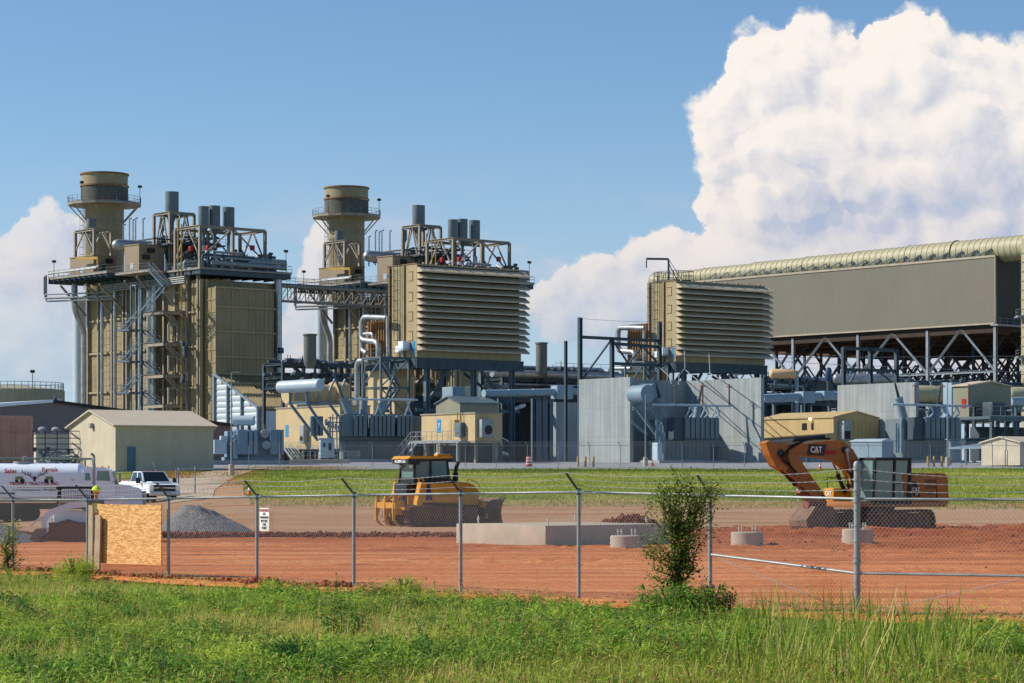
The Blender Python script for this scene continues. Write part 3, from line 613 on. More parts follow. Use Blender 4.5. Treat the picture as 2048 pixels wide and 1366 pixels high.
for i in range(len(line)-1):
    (x0,y0),(x1,y1)=line[i],line[i+1]; a=Vector((x0,y0,railz(x0,y0)+.035)); b=Vector((x1,y1,railz(x1,y1)+.035)); rail.tube(a,b,.021,8)
    # tie wires give the rail its twisted look
    n=60
    for k in range(n):
        p=a.lerp(b,k/n); q=a.lerp(b,(k+.55)/n); d=Vector((0,0,.021)); rail.tube(p+d*1.05+Vector((0,-.018,0)),q-d*1.05+Vector((0,-.021,0)),.0045,4,cap=False)
    if i>=len(FP)-2 and i<len(FP): 
        am=a-Vector((0,0,.95)) if i==len(FP)-2 else a-Vector((0,0,1.13)); bm_=b-Vector((0,0,1.13 if i==len(FP)-2 else 1.12))
        mid=MB(); mid.tube(am,bm_,.021,8)
        for k in range(n):
            p=am.lerp(bm_,k/n); q=am.lerp(bm_,(k+.55)/n); d=Vector((0,0,.021)); mid.tube(p+d*1.05+Vector((0,-.018,0)),q-d*1.05+Vector((0,-.021,0)),.0045,4,cap=False)
        mid.build('mid_rail',M['galv'],fence)
        tr=MB(); lo,hi=(bm_,am) if i==len(FP)-2 else (am,bm_); tr.tube(Vector((lo.x,lo.y,gz(lo.x,lo.y)+.05)),hi,.006,5); tr.build('truss_rod',M['galv'],fence)
rail.build('top_rail',M['galv'],fence)
for k in range(3):
    m=MB()
    for i in range(len(line)-1):
        a,b=tip(i,k),tip(i+1,k); n=22; pts=[]
        for j in range(n+1):
            t=j/n; p=a.lerp(b,t); p.z-=.03*math.sin(PI*t)*(1+k*.3); pts.append(p)
        m.path(pts,.0042,4)
        for j in range(1,n):
            p=pts[j]; m.tube(p+Vector((-.012,0,-.014)),p+Vector((.012,0,.014)),.003,3); m.tube(p+Vector((.012,0,-.014)),p+Vector((-.012,0,.014)),.003,3)
    m.build('barbed_wire',M['galv'],fence)
# the woven fabric: two families of diagonal wires
WM=mat('fabric_wire',lin(150,156,158),.45,metal=.4,var=.1,vs=3)
VV=[];FF=[]
def wire(p,q,r=.0026):
    d=(q-p).normalized(); a=d.cross(Vector((.6,.8,0))).normalized(); b=a.cross(d); n=len(VV)
    for c in(p,q):
        for t in(0,2.094,4.189): v=c+a*(r*math.cos(t))+b*(r*math.sin(t)); VV.append((v.x,v.y,v.z))
    for i in range(3): FF.append((n+i,n+(i+1)%3,n+3+(i+1)%3,n+3+i))
for i in range(len(line)-1):
    (x0,y0),(x1,y1)=line[i],line[i+1]; L_=math.hypot(x1-x0,y1-y0); ux,uy=(x1-x0)/L_,(y1-y0)/L_; zb0,zb1=gz(x0,y0)+.03,gz(x1,y1)+.03; zt0,zt1=railz(x0,y0)+.055,railz(x1,y1)+.055
    H_=zt0-zb0; st=.068; k=-int(H_*1.1/st)-1
    while k*st<L_+H_*1.1:
        s0=k*st
        for sg in(1,-1):
            a0,a1=(s0,s0+H_*1.0*.86) if sg==1 else (s0+H_*.86,s0)
            ta,tb=0.0,1.0
            lo,hi=0,1
            # clip to the bay
            def at(t): return a0+(a1-a0)*t
            for lim in(0,L_):
                pass
            if a1!=a0:
                t0,t1=(0-a0)/(a1-a0),(L_-a0)/(a1-a0)
                if t0>t1: t0,t1=t1,t0
                ta,tb=max(0,t0),min(1,t1)
            if tb-ta>.01:
                P=[]
                for t in(ta,tb):
                    s_=at(t); f=s_/L_; zb=zb0+(zb1-zb0)*f; zt=zt0+(zt1-zt0)*f; P.append(Vector((x0+ux*s_,y0+uy*s_,zb+(zt-zb)*t)))
                wire(P[0],P[1])
        k+=1
npmesh('fabric',VV,FF,WM,parent=fence)
def onfence(px,off=.05):       # point of the fence line under a column of the photograph
    k=(px-HX)/F; X0,Y0=FP[3]; ux,uy=FP[4][0]-X0,FP[4][1]-Y0; t=(k*Y0-X0)/(ux-k*uy); n=outn
    return Vector((X0+ux*t+n.x*off,Y0+uy*t+n.y*off,0))
fu=Vector((FP[4][0]-FP[3][0],FP[4][1]-FP[3][1],0)).normalized()
# strand board leaning on two planks
a=onfence(205,.12); b=onfence(333,.12)
def osb():
    m=bpy.data.materials.new('strand_board'); m.use_nodes=True; N,L=nt(m); b=N['Principled BSDF']; b.inputs['Roughness'].default_value=.75; b.inputs['Specular IOR Level'].default_value=.2
    tc=N.new('ShaderNodeTexCoord'); out=None
    base=(lin(222,172,112),lin(206,152,94),lin(232,190,134),lin(192,136,82))
    cur=None
    for i,(ang,sx_,sy_) in enumerate(((.5,9,52),(-.7,8,46),(1.4,10,42))):
        mp=N.new('ShaderNodeMapping'); mp.inputs['Rotation'].default_value=(0,ang,0); mp.inputs['Scale'].default_value=(sx_,1,sy_); L.new(tc.outputs['Object'],mp.inputs[0])
        nz_=N.new('ShaderNodeTexNoise'); nz_.inputs['Scale'].default_value=.55; nz_.inputs['Detail'].default_value=2; L.new(tc.outputs['Object'],nz_.inputs['Vector'])
        v=N.new('ShaderNodeTexVoronoi'); v.inputs['Scale'].default_value=1; v.inputs['Randomness'].default_value=1; L.new(mp.outputs[0],v.inputs['Vector'])
        sp=N.new('ShaderNodeSeparateColor'); L.new(v.outputs['Color'],sp.inputs[0])
        cr=N.new('ShaderNodeValToRGB'); e=cr.color_ramp.elements; e[0].position=.1; e[0].color=(*base[3],1); e[1].position=.9; e[1].color=(*base[2],1); el=e.new(.4); el.color=(*base[1],1); el=e.new(.6); el.color=(*base[0],1); L.new(sp.outputs[i],cr.inputs[0])
        if cur is None: cur=cr.outputs[0]
        else:
            mx=N.new('ShaderNodeMix'); mx.data_type='RGBA'; g2=N.new('ShaderNodeMath'); g2.operation='GREATER_THAN'; g2.inputs[1].default_value=.5; L.new(sp.outputs[(i+1)%3],g2.inputs[0]); L.new(g2.outputs[0],mx.inputs[0]); L.new(cur,mx.inputs[6]); L.new(cr.outputs[0],mx.inputs[7]); cur=mx.outputs[2]
    L.new(cur,b.inputs['Base Color']); return m
M['osb']=osb(); M['paper']=mat('paper',lin(232,230,226),.8,var=.02)
ang=math.atan2(fu.y,fu.x); W_=(b-a).length
bd=MB(); T=.012
def zt(px_py,p): return wz(px_py,p.y)
bd.add([(0,-T,wz(1126,a.y)),(W_,-T,wz(1131,b.y)),(W_,T,wz(1131,b.y)),(0,T,wz(1126,a.y)),(0.0,-T,wz(1008,a.y)),(W_,-T,wz(1010,b.y)),(W_,T,wz(1010,b.y)),(0,T,wz(1008,a.y))],[(3,2,1,0),(4,5,6,7),(0,1,5,4),(1,2,6,5),(2,3,7,6),(3,0,4,7)])
o=bd.build('strand_board',M['osb'],loc=(a.x,a.y,0),rz=ang,smooth=False); tag(o,'square orange strand board panel standing against the fence','board')
def plank(label,x0,x1,ytop,ybot,off,tilt,pt):
    p=onfence((x0+x1)/2,off); w_=(onfence(x1,off)-onfence(x0,off)).length; z0,z1=max(wz(ybot,p.y),gz(p.x,p.y)-.02),wz(ytop,p.y)
    m=MB(); w_*=.78; m.prism([(-w_/2-tilt,z0),(w_/2-tilt,z0),(w_/2+tilt*.1,z1-.03),(w_/2-.03+tilt*.1,z1),(-w_/2+tilt*.1,z1)],-.02,.02); o=m.build('plank',M['wood'],loc=(p.x,p.y,0),rz=ang,smooth=False); tag(o,label,'plank')
plank('tall weathered plank standing at the left edge of the strand board',193,204,1010,1162,.2,.02,0)
plank('shorter weathered plank leaning in front of the strand board beside the paper notice',208,221,1030,1152,.22,.05,0)
p=onfence(210,.155); m=MB(); m.box(-.06,-.002,wz(1085,p.y),.10,.002,wz(1032,p.y)); o=m.build('paper_notice',M['paper'],loc=(p.x,p.y,0),rz=ang); tag(o,'white paper notice pinned between the two planks','notice')
tl=MB()
for k in range(11): z=wz(1040+k*3.6,p.y); tl.box(-.045,-.004,z,.045+random.uniform(-.03,.02),-.003,z+.006)
tl.build('lettering',mat('notice_ink',lin(120,120,124),.8),o)
# warning sign
p=onfence(534,.06); w_=(onfence(544,0)-onfence(525,0)).length; z0,z1=wz(1062,p.y),wz(1016,p.y)
sg=MB(); sg.bbox(-w_/2,-.006,z0,w_/2,.006,z1,.005); o=sg.build('warning_sign',M['sign_white'],loc=(p.x,p.y,0),rz=ang); tag(o,'white warning sign with red heading hung on the fence','sign')
hh=z1-z0
for i,(t,mm_,s_) in enumerate((('WARNING',M['red'],.085),('NO',M['black'],.075),('TRESPASSING',M['black'],.06),('BEYOND',M['black'],.07),('THIS',M['black'],.075),('POINT',M['black'],.075))):
    text_on(t,s_,mm_,(0,-.009,z1-hh*(.11+.153*i)),(1,0,0),(0,0,1),parent=o,sx=.78 if i else .8,bold=.0015,ext=.001)
# ---------------------------------------------------------------- gravel piles, footings
G_pile=groundmat('grey_gravel',[(.3,lin(92,92,94)),(.5,lin(132,130,130)),(.7,lin(170,166,162))],1,1,9,bump=.9,bs=14,fine=(26,.3))
def pile(name,label,x0,x1,ytop,ybot,Y,depth,peak=.35,m=G_pile):
    X0,X1=wx(x0,Y),wx(x1,Y); z0=gz((X0+X1)/2,Y)-.05; h=wz(ytop,Y)-z0; cx=(X0+X1)/2; V=[];Fc=[]; n=70; k=44
    for i in range(n+1):
        for j in range(k+1):
            u=i/n*2-1; v=j/k*2-1; x=cx+u*(X1-X0)/2; y=Y+v*depth; uu=(u-(peak*2-1)); uu=uu/(1-(peak*2-1)) if uu>0 else uu/(1+(peak*2-1))
            r=math.sqrt(uu*uu+v*v); hh=max(0,1-r); hh=hh**.9*(1+.18*fracn(x,y,.7,3)); hh=min(hh,.93+.06*fracn(x,y,1.6,5)); hh+=.02*fracn(x,y,4,6)*(r<1)
            V.append((x,y,z0+h*hh*1.06))
    for i in range(n):
        for j in range(k): q=i*(k+1)+j; Fc.append((q,q+k+1,q+k+2,q+1))
    mb=MB(); mb.v=V; mb.f=Fc; o=mb.build(name,m,ang=180); tag(o,label,'gravel pile'); return o
pile('gravel_pile','large heap of grey gravel beyond the strand board','325' and 300,520,1008,1066,93,3.6,.36)
pile('gravel_pile','low grey gravel heap at the left edge before the tanker truck',-90,105,1042,1086,80,3.0,.35)
# footings
FT=mat('anchor_bolt',lin(210,210,205),.4,metal=.5)
def footing(label,px,ytop,ybot,w_px,Y,nb):
    r=w_px*Y/F/2; X=wx(px,Y); z=gz(X,Y); h=wz(ytop,Y)-z; t=thing('concrete_pier',label,'footing',(X,Y,z),group='round concrete piers in the dirt yard')
    m=MB(); m.lathe([(r,-.1),(r,h-.02),(r-.02,h)],n=40); m.build('pier',M['conc2'],t)
    for k in range(nb):
        a=k/nb*2*PI+.5; b=MB(); x,y=r*.62*math.cos(a),r*.5*math.sin(a); b.tube((x,y,h-.01),(x,y,h+.2),.018,6); b.tube((x,y,h+.10),(x,y,h+.13),.036,6); b.tube((x,y,h+.17),(x,y,h+.19),.03,6); b.build('anchor_bolt',FT,t)
footing('round concrete pier nearest to the slab corner and the sapling',1253,1071,1106,65,73,4)
footing('middle round concrete pier between the sapling and the corner post',1494,1064,1100,64,76,4)
footing('round concrete pier standing behind the tall corner post',1715,1058,1098,62,77,4)
fr=Fr(1091,75,0); fr.t=R(38); fr.c,fr.s=math.cos(fr.t),math.sin(fr.t)
h_=fr.h(1051); t=thing('concrete_slab','big rectangular fresh concrete foundation block in the dirt yard','foundation',fr.loc(),fr.t)
vL=fr.v(912); uR=fr.u(1338); m=MB(); m.bbox(0,0,-.15,uR,vL,h_,.04); m.build('block',M['conc2'],t)
for i in range(4):
    x,y=(.5+(i%2)*(uR-1)),(.5+(i//2)*(vL-1)); b=MB(); b.tube((x,y,h_),(x,y,h_+.25),.025,6); b.tube((x,y,h_+.12),(x,y,h_+.16),.045,6); b.build('anchor_bolt',FT,t)
# ---------------------------------------------------------------- the worker
def person():
    Y=77; X=wx(192,Y); z=gz(X,Y); t=thing('person','worker in lime hard hat and yellow safety vest standing behind the strand board','person',(X,Y,z),R(200))
    H=1.82
    def skin(name,vs,es,mt,parent,sub=2):
        me=bpy.data.meshes.new(name); me.from_pydata([v[:3] for v in vs],es,[]); o=bpy.data.objects.new(name,me); COL.objects.link(o)
        md=o.modifiers.new('s','SKIN'); sv=me.skin_vertices[0].data if me.skin_vertices else None
        if sv is None:
            bm=bmesh.new(); bm.from_mesh(me); bm.verts.layers.skin.verify(); bm.to_mesh(me); bm.free(); sv=me.skin_vertices[0].data
        for i,v in enumerate(vs): sv[i].radius=(v[3],v[4] if len(v)>4 else v[3]); sv[i].use_root=(i==0)
        md.use_smooth_shade=True; ss=o.modifiers.new('u','SUBSURF'); ss.levels=sub; ss.render_levels=sub
        bpy.context.view_layer.update(); ev=o.evaluated_get(bpy.context.evaluated_depsgraph_get()); m2=bpy.data.meshes.new_from_object(ev); bpy.data.objects.remove(o)
        m2.materials.clear(); m2.materials.append(mt); o=bpy.data.objects.new(name,m2); COL.objects.link(o); o.parent=parent; return o
    SK=mat('skin',lin(176,124,96),.6,var=.05); SH=mat('grey_shirt',lin(70,74,80),.85,var=.15); TR=mat('dark_trousers',lin(44,50,62),.85,var=.15); VE=mat('lime_vest',lin(206,232,40),.6,var=.05); BT=mat('boots',lin(70,50,36),.8)
    # body: head, neck, torso, arms (skin)
    vs=[(0,0,.98,.13,.1),(0,0,1.15,.125,.095),(0,.01,1.36,.15,.1),(0,.01,1.46,.08,.07),(0,.02,1.54,.055),(0,.04,1.63,.085,.095),(0,.04,1.73,.085,.1),
        (.19,.01,1.42,.055),(.25,.03,1.15,.045),(.23,.2,.98,.034),(.22,.26,.94,.03,.02),
        (-.19,.01,1.42,.055),(-.26,.0,1.14,.045),(-.24,.12,.92,.034),(-.23,.17,.86,.03,.02),
        (.1,0,.9,.09),(.11,.02,.5,.06),(.12,0,.1,.045),(.12,.12,.05,.045,.035),(-.1,0,.9,.09),(-.12,.05,.5,.06),(-.13,-.02,.1,.045),(-.13,.1,.05,.045,.035)]
    es=[(0,1),(1,2),(2,3),(3,4),(4,5),(5,6),(2,7),(7,8),(8,9),(9,10),(2,11),(11,12),(12,13),(13,14),(0,15),(15,16),(16,17),(17,18),(0,19),(19,20),(20,21),(21,22)]
    # fingers
    for s,(b0) in((1,10),(-1,14)):
        bx,by,bz=vs[b0][:3]
        for k in range(4):
            n=len(vs); vs+=[(bx+(k-1.5)*.016,by+.045,bz-.03,.009),(bx+(k-1.5)*.017,by+.055-.004*abs(k-1),bz-.075,.008)]; es+=[(b0,n),(n,n+1)]
        n=len(vs); vs+=[(bx-s*.035,by+.02,bz-.02,.01),(bx-s*.045,by+.04,bz-.05,.009)]; es+=[(b0,n),(n,n+1)]
    skin('body',vs,es,SK,t)
    skin('shirt',[(0,0,1.0,.145,.115),(0,0,1.18,.14,.11),(0,.01,1.36,.165,.115),(0,.01,1.45,.09,.08),(.19,.01,1.42,.07),(.25,.03,1.17,.06),(.235,.17,1.01,.05),(-.19,.01,1.42,.07),(-.26,0,1.16,.06),(-.245,.09,.97,.05)],[(0,1),(1,2),(2,3),(2,4),(4,5),(5,6),(2,7),(7,8),(8,9)],SH,t)
    skin('safety_vest',[(0,0,1.0,.16,.13),(0,0,1.2,.155,.125),(0,.01,1.38,.175,.13),(0,.01,1.46,.1,.09),(.16,.01,1.43,.07),(-.16,.01,1.43,.07)],[(0,1),(1,2),(2,3),(2,4),(2,5)],VE,t)
    ts=MB()
    for zz in(1.08,1.2): ts.lathe([(.172,zz),(.172,zz+.045)],n=20,cap=False)
    o=ts.build('reflective_band',M['sign_white'],t); o.scale=(1.0,.83,1)
    skin('trousers',[(0,0,.98,.15,.12),(.1,0,.88,.105),(.115,.02,.5,.08),(.12,0,.13,.07),(-.1,0,.88,.105),(-.12,.05,.5,.08),(-.13,-.02,.13,.07)],[(0,1),(1,2),(2,3),(0,4),(4,5),(5,6)],TR,t)
    b=MB()
    for x,y in((.12,.03),(-.13,.01)): b.sph((x,y+.04,.06),.07,12,8,(.75,1.9,.9))
    b.build('boot',BT,t)
    h=MB(); h.sph((0,.04,1.77),.13,20,10,(1,1.15,.9)); h.lathe([(.14,1.76),(.165,1.75),(.165,1.765),(.13,1.785)],(0,.05,0),24); h.sph((0,.04,1.79),.125,16,8,(.25,1.15,.95))
    h.build('hard_hat',VE,t)
    f=MB(); f.sph((0,.125,1.66),.02,8,6,(.8,1.2,1.5)); f.build('nose',SK,t); f=MB()
    for s in(-1,1): f.sph((s*.092,.03,1.67),.025,8,6,(.4,.8,1.3))
    f.build('ear',SK,t)
    e=MB()
    for s in(-1,1): e.sph((s*.035,.122,1.69),.012,8,6)
    e.build('eye',M['black'],t); mo=MB(); mo.box(-.025,.125,1.612,.025,.13,1.62); mo.build('mouth',mat('lips',lin(150,80,70),.6),t)
    hr=MB(); hr.sph((0,.02,1.68),.095,14,8,(1,1,1)); hr.build('hair',mat('dark_hair',lin(50,38,30),.8),t)
person()
# ================================================================ vehicles
def trackpath(x0,x1,r0,r1,z0,n=10,topsag=0):
    pts=[]
    for k in range(n+1): a=PI/2+PI*k/n; pts.append((x0+r0*math.cos(a),z0+r0+r0*math.sin(a)))
    for k in range(n+1): a=-PI/2+PI*k/n; pts.append((x1+r1*math.cos(a),z0+r1+r1*math.sin(a)))
    return pts
def loopresample(pts,step):
    P=pts+[pts[0]]; out=[]; acc=0; 
    for a,b in zip(P,P[1:]):
        L=math.hypot(b[0]-a[0],b[1]-a[1])
        while acc<L:
            t=acc/L; out.append((a[0]+(b[0]-a[0])*t,a[1]+(b[1]-a[1])*t,math.atan2(b[1]-a[1],b[0]-a[0]))); acc+=step
        acc-=L
    return out
def track(parent,y0,y1,outline,shoe=.17,h=.09,rollers=None,mtl='track'):
    m=MB()
    for x,z,a in loopresample(outline,shoe):
        ca,sa=math.cos(a),math.sin(a); L=shoe*.92; t=.035
        def q(u,v): return (x+u*ca-v*sa,z+u*sa+v*ca)
        pr=[q(0,-t),q(L,-t),q(L,t*.3),q(L*.35,t*.3),q(L*.28,h*.5+t),q(L*.12,h*.5+t),q(L*.1,t*.3),q(0,t*.3)]
        pr=[(p[0],p[1]) for p in pr]; 
        # outward is the left of travel reversed: flip v
        pr=[q(u,-v) for u,v in((0,-t),(L,-t),(L,t*.3),(L*.35,t*.3),(L*.28,h*.5+t),(L*.12,h*.5+t),(L*.1,t*.3),(0,t*.3))]
        m.prism(pr,y0,y1)
    tr=m.build('track',M[mtl],parent,smooth=False)
    f=MB(); xs_=[p[0] for p in outline]; zs=[p[1] for p in outline]; xa,xb,za,zb=min(xs_),max(xs_),min(zs),max(zs); s=(zb-za)*.3
    ya,yb=y0+(y1-y0)*.2,y0+(y1-y0)*.8
    f.box(xa+s*1.0,ya,za+s*.3,xb-s*1.0,yb,zb-s*.25)
    n=rollers or 7
    for k in range(n):
        x=xa+s*1.4+(xb-xa-s*2.8)*k/(n-1); f.lathe([(s*.42,ya-.04),(s*.42,yb+.04)],(x,0,za+s*.5),12,'y')
    f.build('track_frame',M['mud'],tr)
    return tr
def decal_cat(parent,cx,y,cz,s,xa=(1,0,0),n=-1,plate=True,slant=.25):
    # black slanted plate, white letters and yellow triangle
    xa=Vector(xa).normalized(); ya=Vector((0,0,1)); nn=xa.cross(ya); o=Vector((cx,y,cz))
    if plate:
        m=MB(); q=[(-s*1.3,-s*.62),(s*1.1,-s*.7),(s*1.4,s*.62),(-s*1.05,s*.66)]
        m.add([o+xa*a+ya*b for a,b in q]+[o+xa*a+ya*b+nn*.006 for a,b in q],[(0,1,2,3),(7,6,5,4)]+[(i,(i+1)%4,(i+1)%4+4,i+4) for i in range(4)])
        m.build('decal_plate',M['black'],parent,smooth=False)
    text_on('CAT',s*.98,M['sign_white'],o+nn*.009,xa,ya,parent=parent,bold=s*.028,sx=.86,ext=.001)
    m=MB(); q=[(-s*.34,-s*.42),(s*.34,-s*.42),(0,-s*.02)]; m.add([o+nn*.014+xa*a+ya*b for a,b in q],[(0,1,2)]); m.build('decal_triangle',M['yel'],parent,smooth=False)
# ---------------------------------------------------------------- excavator
def excavator():
    Y=102; X=wx(1752,Y); z=gz(X,Y)-.02; t=thing('excavator','yellow tracked excavator with its bucket lowered to the ground at right','excavator',(X,Y,z),R(208))
    um=MB()   # undercarriage frame sits rotated: tracks axis
    ua=R(50-208)
    hx,hy=math.cos(ua),math.sin(ua)
    tr=bpy.data.objects.new('undercarriage',None)
    e=MB(); e.box(-1.0,-.9,.45,1.0,.9,.85); e.lathe([(.75,.85),(.75,1.0)],n=24); un=e.build('undercarriage',M['mud'],t,rz=ua)
    for s in(-1,1): track(un,s*1.2-.3,s*1.2+.3,trackpath(-1.75,1.75,.42,.42,.0),.17,.07,8)
    u=MB(); u.bbox(-2.55,-1.33,1.02,1.75,1.33,1.24,.04); u.build('turntable_deck',M['cat'],t)
    # engine house and counterweight
    b=MB(); b.bbox(-2.05,-1.33,1.24,-.55,1.33,2.4,.08); b.build('engine_house',M['cat'],t)
    c=MB(); c.prism([(-2.15,1.06),(-2.0,2.4),(-2.45,2.38),(-2.62,2.25),(-2.68,1.2),(-2.58,1.06)],-1.33,1.33); c.build('counterweight',M['cat'],t)
    # side panel slats (left side, y=+1.33) 
    for k in range(4):
        v=MB(); zz=2.1-k*.24
        for j in range(3): v.box(-2.02,1.335,zz-j*.045,-1.45,1.352,zz-j*.045+.022)
        v.build('vent',M['black'],t)
    sl=MB(); sl.prism([(-.5,1.24),(-.98,1.24),(-.74,2.38),(-.3,2.38)],1.332,1.345); sl.build('side_panel',M['cat'],t)
    mb=MB(); mb.prism([(-.86,1.46),(-1.22,1.4),(-1.06,2.0),(-.8,2.06)],1.347,1.353); mb.build('decal_plate',M['black'],t,smooth=False)
    text_on('CAT',.22,M['sign_white'],(-1.0,1.358,1.72),(-1,0,0),(0,0,1),parent=t,bold=.006,sx=.85,ext=.001)
    text_on('320',.12,M['sign_white'],(-1.02,1.358,1.53),(-1,0,0),(0,0,1),parent=t,sx=.9,ext=.001)
    m=MB(); m.add([(-1.06,1.366,1.635),(-.94,1.366,1.635),(-1.0,1.366,1.70)],[(0,1,2)]); m.build('decal_triangle',M['yel'],t,smooth=False)
    tb=MB(); tb.bbox(.75,-1.33,1.24,1.65,-.65,1.78,.05); o=tb.build('tool_box',M['yel'],t)
    text_on('CAT',.24,M['sign_white'],(1.668,-.98,1.56),(0,-1,0)if False else (0,1,0),(0,0,1),parent=o,bold=.006,sx=.85)
    r=MB(); r.path([(1.5,-1.3,1.78),(1.5,-1.3,2.2),(.6,-1.3,2.2),(.6,-1.3,1.78)],.02,6); r.path([(-.6,-1.2,2.15),(-.6,-1.2,2.4),(-2.0,-1.2,2.4),(-2.0,-1.2,2.15)],.018,6); r.build('grab_rail',M['black'],t)
    # cab
    cab=MB(); x0,x1,y0,y1,z0,z1=-.72,1.12,.28,1.33,1.12,3.02; pw=.075
    cn=[(x1,y1),(x1,y0),(x0,y0),(x0,y1)]
    for x,y in cn: cab.beam((x-(.0 if x<0 else .0),y,z0),(x*(1 if x<0 else .9),y,z1-.08),pw,pw)
    cab.beam((.12,y1,z0),(.05,y1,z1-.1),pw*1.2,pw)
    cab.bbox(x0-.06,y0-.05,z1-.12,x1*.92,y1+.05,z1,.04)
    cab.box(x0,y1-.05,z0,x1,y1+.015,z0+.16); cab.box(x0,y0,z0,x1,y0+.03,z0+.4); cab.box(x1-.03,y0,z0,x1+.02,y1,z0+.14); cab.box(x0,y0,z0,x0+.04,y1,z0+1.0)
    cab.prism([(x0,z0+.1),(-.1,z0+.1),(-.45,z0+.75),(-.55,z1-.1),(x0,z1-.1)],y1-.03,y1+.0) if False else None
    cab.prism([(-.72,z0),(-.5,z0),(-.62,z1-.1),(-.72,z1-.1)],y1-.04,y1+.02)
    cab.beam((.05,y1+.02,z0+.85),(-.62,y1+.02,z0+.85),.05,.03); cab.build('cab_frame',M['black'],t)
    g=MB(); g.box(x0+.05,y1-.02,z0+.15,.06,y1-.012,z1-.1); g.box(.12,y1-.02,z0+.15,x1-.04,y1-.012,z1-.1); g.box(x1-.02,y0+.05,z0+.13,x1-.012,y1-.05,z1-.12); g.box(x0+.01,y0+.05,z0+1.0,x0+.018,y1-.05,z1-.12); g.box(x0+.05,y0+.01,z0+.4,x1-.05,y0+.018,z1-.12); g.build('cab_glass',M['glass'],t)
    s=MB(); s.bbox(-.45,.55,z0+.35,.1,1.05,z0+.5,.04); s.bbox(-.5,.58,z0+.5,-.35,1.02,z0+1.2,.05); s.build('seat',M['rubber'],t)
    # boom
    by0,by1=-.36,.02
    def zz(py): return (1052-py)*.0204
    def lx(px): return (1748-px)/43.3
    bo=[(1520,876),(1560,878),(1600,876),(1640,871),(1662,869),(1680,874),(1698,888),(1712,910),(1716,940),(1711,966),(1700,968),(1694,944),(1682,926),(1664,912),(1640,906),(1600,902),(1560,899),(1542,903)]
    m=MB(); m.prism([(lx(a),zz(b)) for a,b in bo],by0,by1); bmo=m.build('boom',M['cat'],t,smooth=False)
    for a,b,r in((1545,896,.16),(1704,958,.17),(1680,889,.14)):
        p=MB(); p.lathe([(r,by0-.05),(r,by1+.05)],(lx(a),0,zz(b)),16,'y'); p.build('pin',M['black'],bmo)
    decal_cat(bmo,lx(1619),by1+.012,zz(889),.34,xa=(-1,0,0))
    m=MB(); m.box(lx(1638),by1+.004,zz(898),lx(1661),by1+.01,zz(890)); m.build('decal_stripe',M['red'],bmo)
    # stick
    st=[(1513,876),(1520,872),(1530,876),(1562,884),(1576,896),(1606,938),(1632,972),(1639,982),(1632,992),(1620,990),(1590,962),(1552,930),(1534,922),(1522,900)]
    m=MB(); m.prism([(lx(a),zz(b)) for a,b in st],by0+.03,by1-.03) if False else m.prism([(lx(a),zz(b)) for a,b in st],by0-.04,by1+.04)
    sk=m.build('stick',M['cat'],t,smooth=False)
    for a,b in((1543,897),(1632,984)):
        p=MB(); p.lathe([(.12,by0-.09),(.12,by1+.09)],(lx(a),0,zz(b)),14,'y'); p.build('pin',M['black'],sk)
    def cyl(name,a,b,y,r1,r2,f,parent=t):
        pa=Vector((lx(a[0]),y,zz(a[1]))); pb=Vector((lx(b[0]),y,zz(b[1]))); mid=pa.lerp(pb,f)
        m=MB(); m.tube(pa,mid,r1,12); m.lathe([(r1*1.15,-.03),(r1*1.15,.03)],tuple(mid),12) if False else m.tube(mid-(pb-pa).normalized()*.08,mid,r1*1.2,12); c=m.build(name,M['black'],parent)
        k=MB(); k.tube(mid,pb,r2,10); k.tube(pb-Vector((0,.09,0)),pb+Vector((0,.09,0)),r2*1.9,10); k.build('rod',M['silver'],c)
    cyl('stick_cylinder',(1642,863),(1524,875),-.17,.085,.045,.55)
    cyl('bucket_cylinder',(1545,920),(1590,968),-.17,.075,.04,.8)
    cyl('boom_cylinder',(1700,975),(1680,890),.12,.085,.05,.5); cyl('boom_cylinder',(1698,975),(1668,905),-.52,.085,.05,.55)
    # hydraulic hoses
    m=MB(); 
    for k in range(4):
        d=k*.05; m.bend([(lx(1648),by1+.03,zz(868)+d*.3),(lx(1600),by1+.05,zz(868)),(lx(1560),by1+.06,zz(882)-d),(lx(1555-6*k),by1+.12,zz(905)),(lx(1566+4*k),by1+.1,zz(925+3*k)),(lx(1556+5*k),by1+.07,zz(932+3*k))],.022,6,.35)
    m.build('hose',M['rubber'],bmo)
    # bucket linkage and bucket
    lk=MB(); lk.prism([(lx(a),zz(b)) for a,b in((1588,966),(1596,966),(1612,980),(1628,998),(1622,1002),(1604,990),(1586,974))],by0+.02,by1-.02); lk.prism([(lx(a),zz(b)) for a,b in((1604,985),(1640,985),(1642,1003),(1602,1003))],by0-.02,by1+.02); lk.build('bucket_linkage',M['rust'],t,smooth=False)
    bk=MB(); yb0,yb1=-.78,.44
    prof=[(1606,1000),(1640,1000),(1651,1012),(1655,1032),(1648,1046),(1628,1053),(1600,1050),(1588,1040),(1586,1028)]
    bk.prism([(lx(a),zz(b)) for a,b in prof],yb0,yb1); b_=bk.build('bucket',mat('worn_bucket',lin(118,88,70),.7,var=.3,vs=2.5,stain=.5,scol=lin(90,60,48),bump=.3),t,smooth=False)
    te=MB()
    for k in range(5):
        y=yb0+.1+k*(yb1-yb0-.2)/4; te.prism([(lx(1600),zz(1050)),(lx(1590),zz(1041)),(lx(1578),zz(1056))],y-.06,y+.06)
    te.build('bucket_tooth',M['track'],b_,smooth=False)
    m=MB(); m.path([(.95,1.38,2.4),(1.3,1.6,2.45),(1.3,1.6,2.2)],.015,5); m.bbox(1.26,1.5,2.0,1.3,1.7,2.35,.01); m.build('mirror',M['black'],t)
excavator()
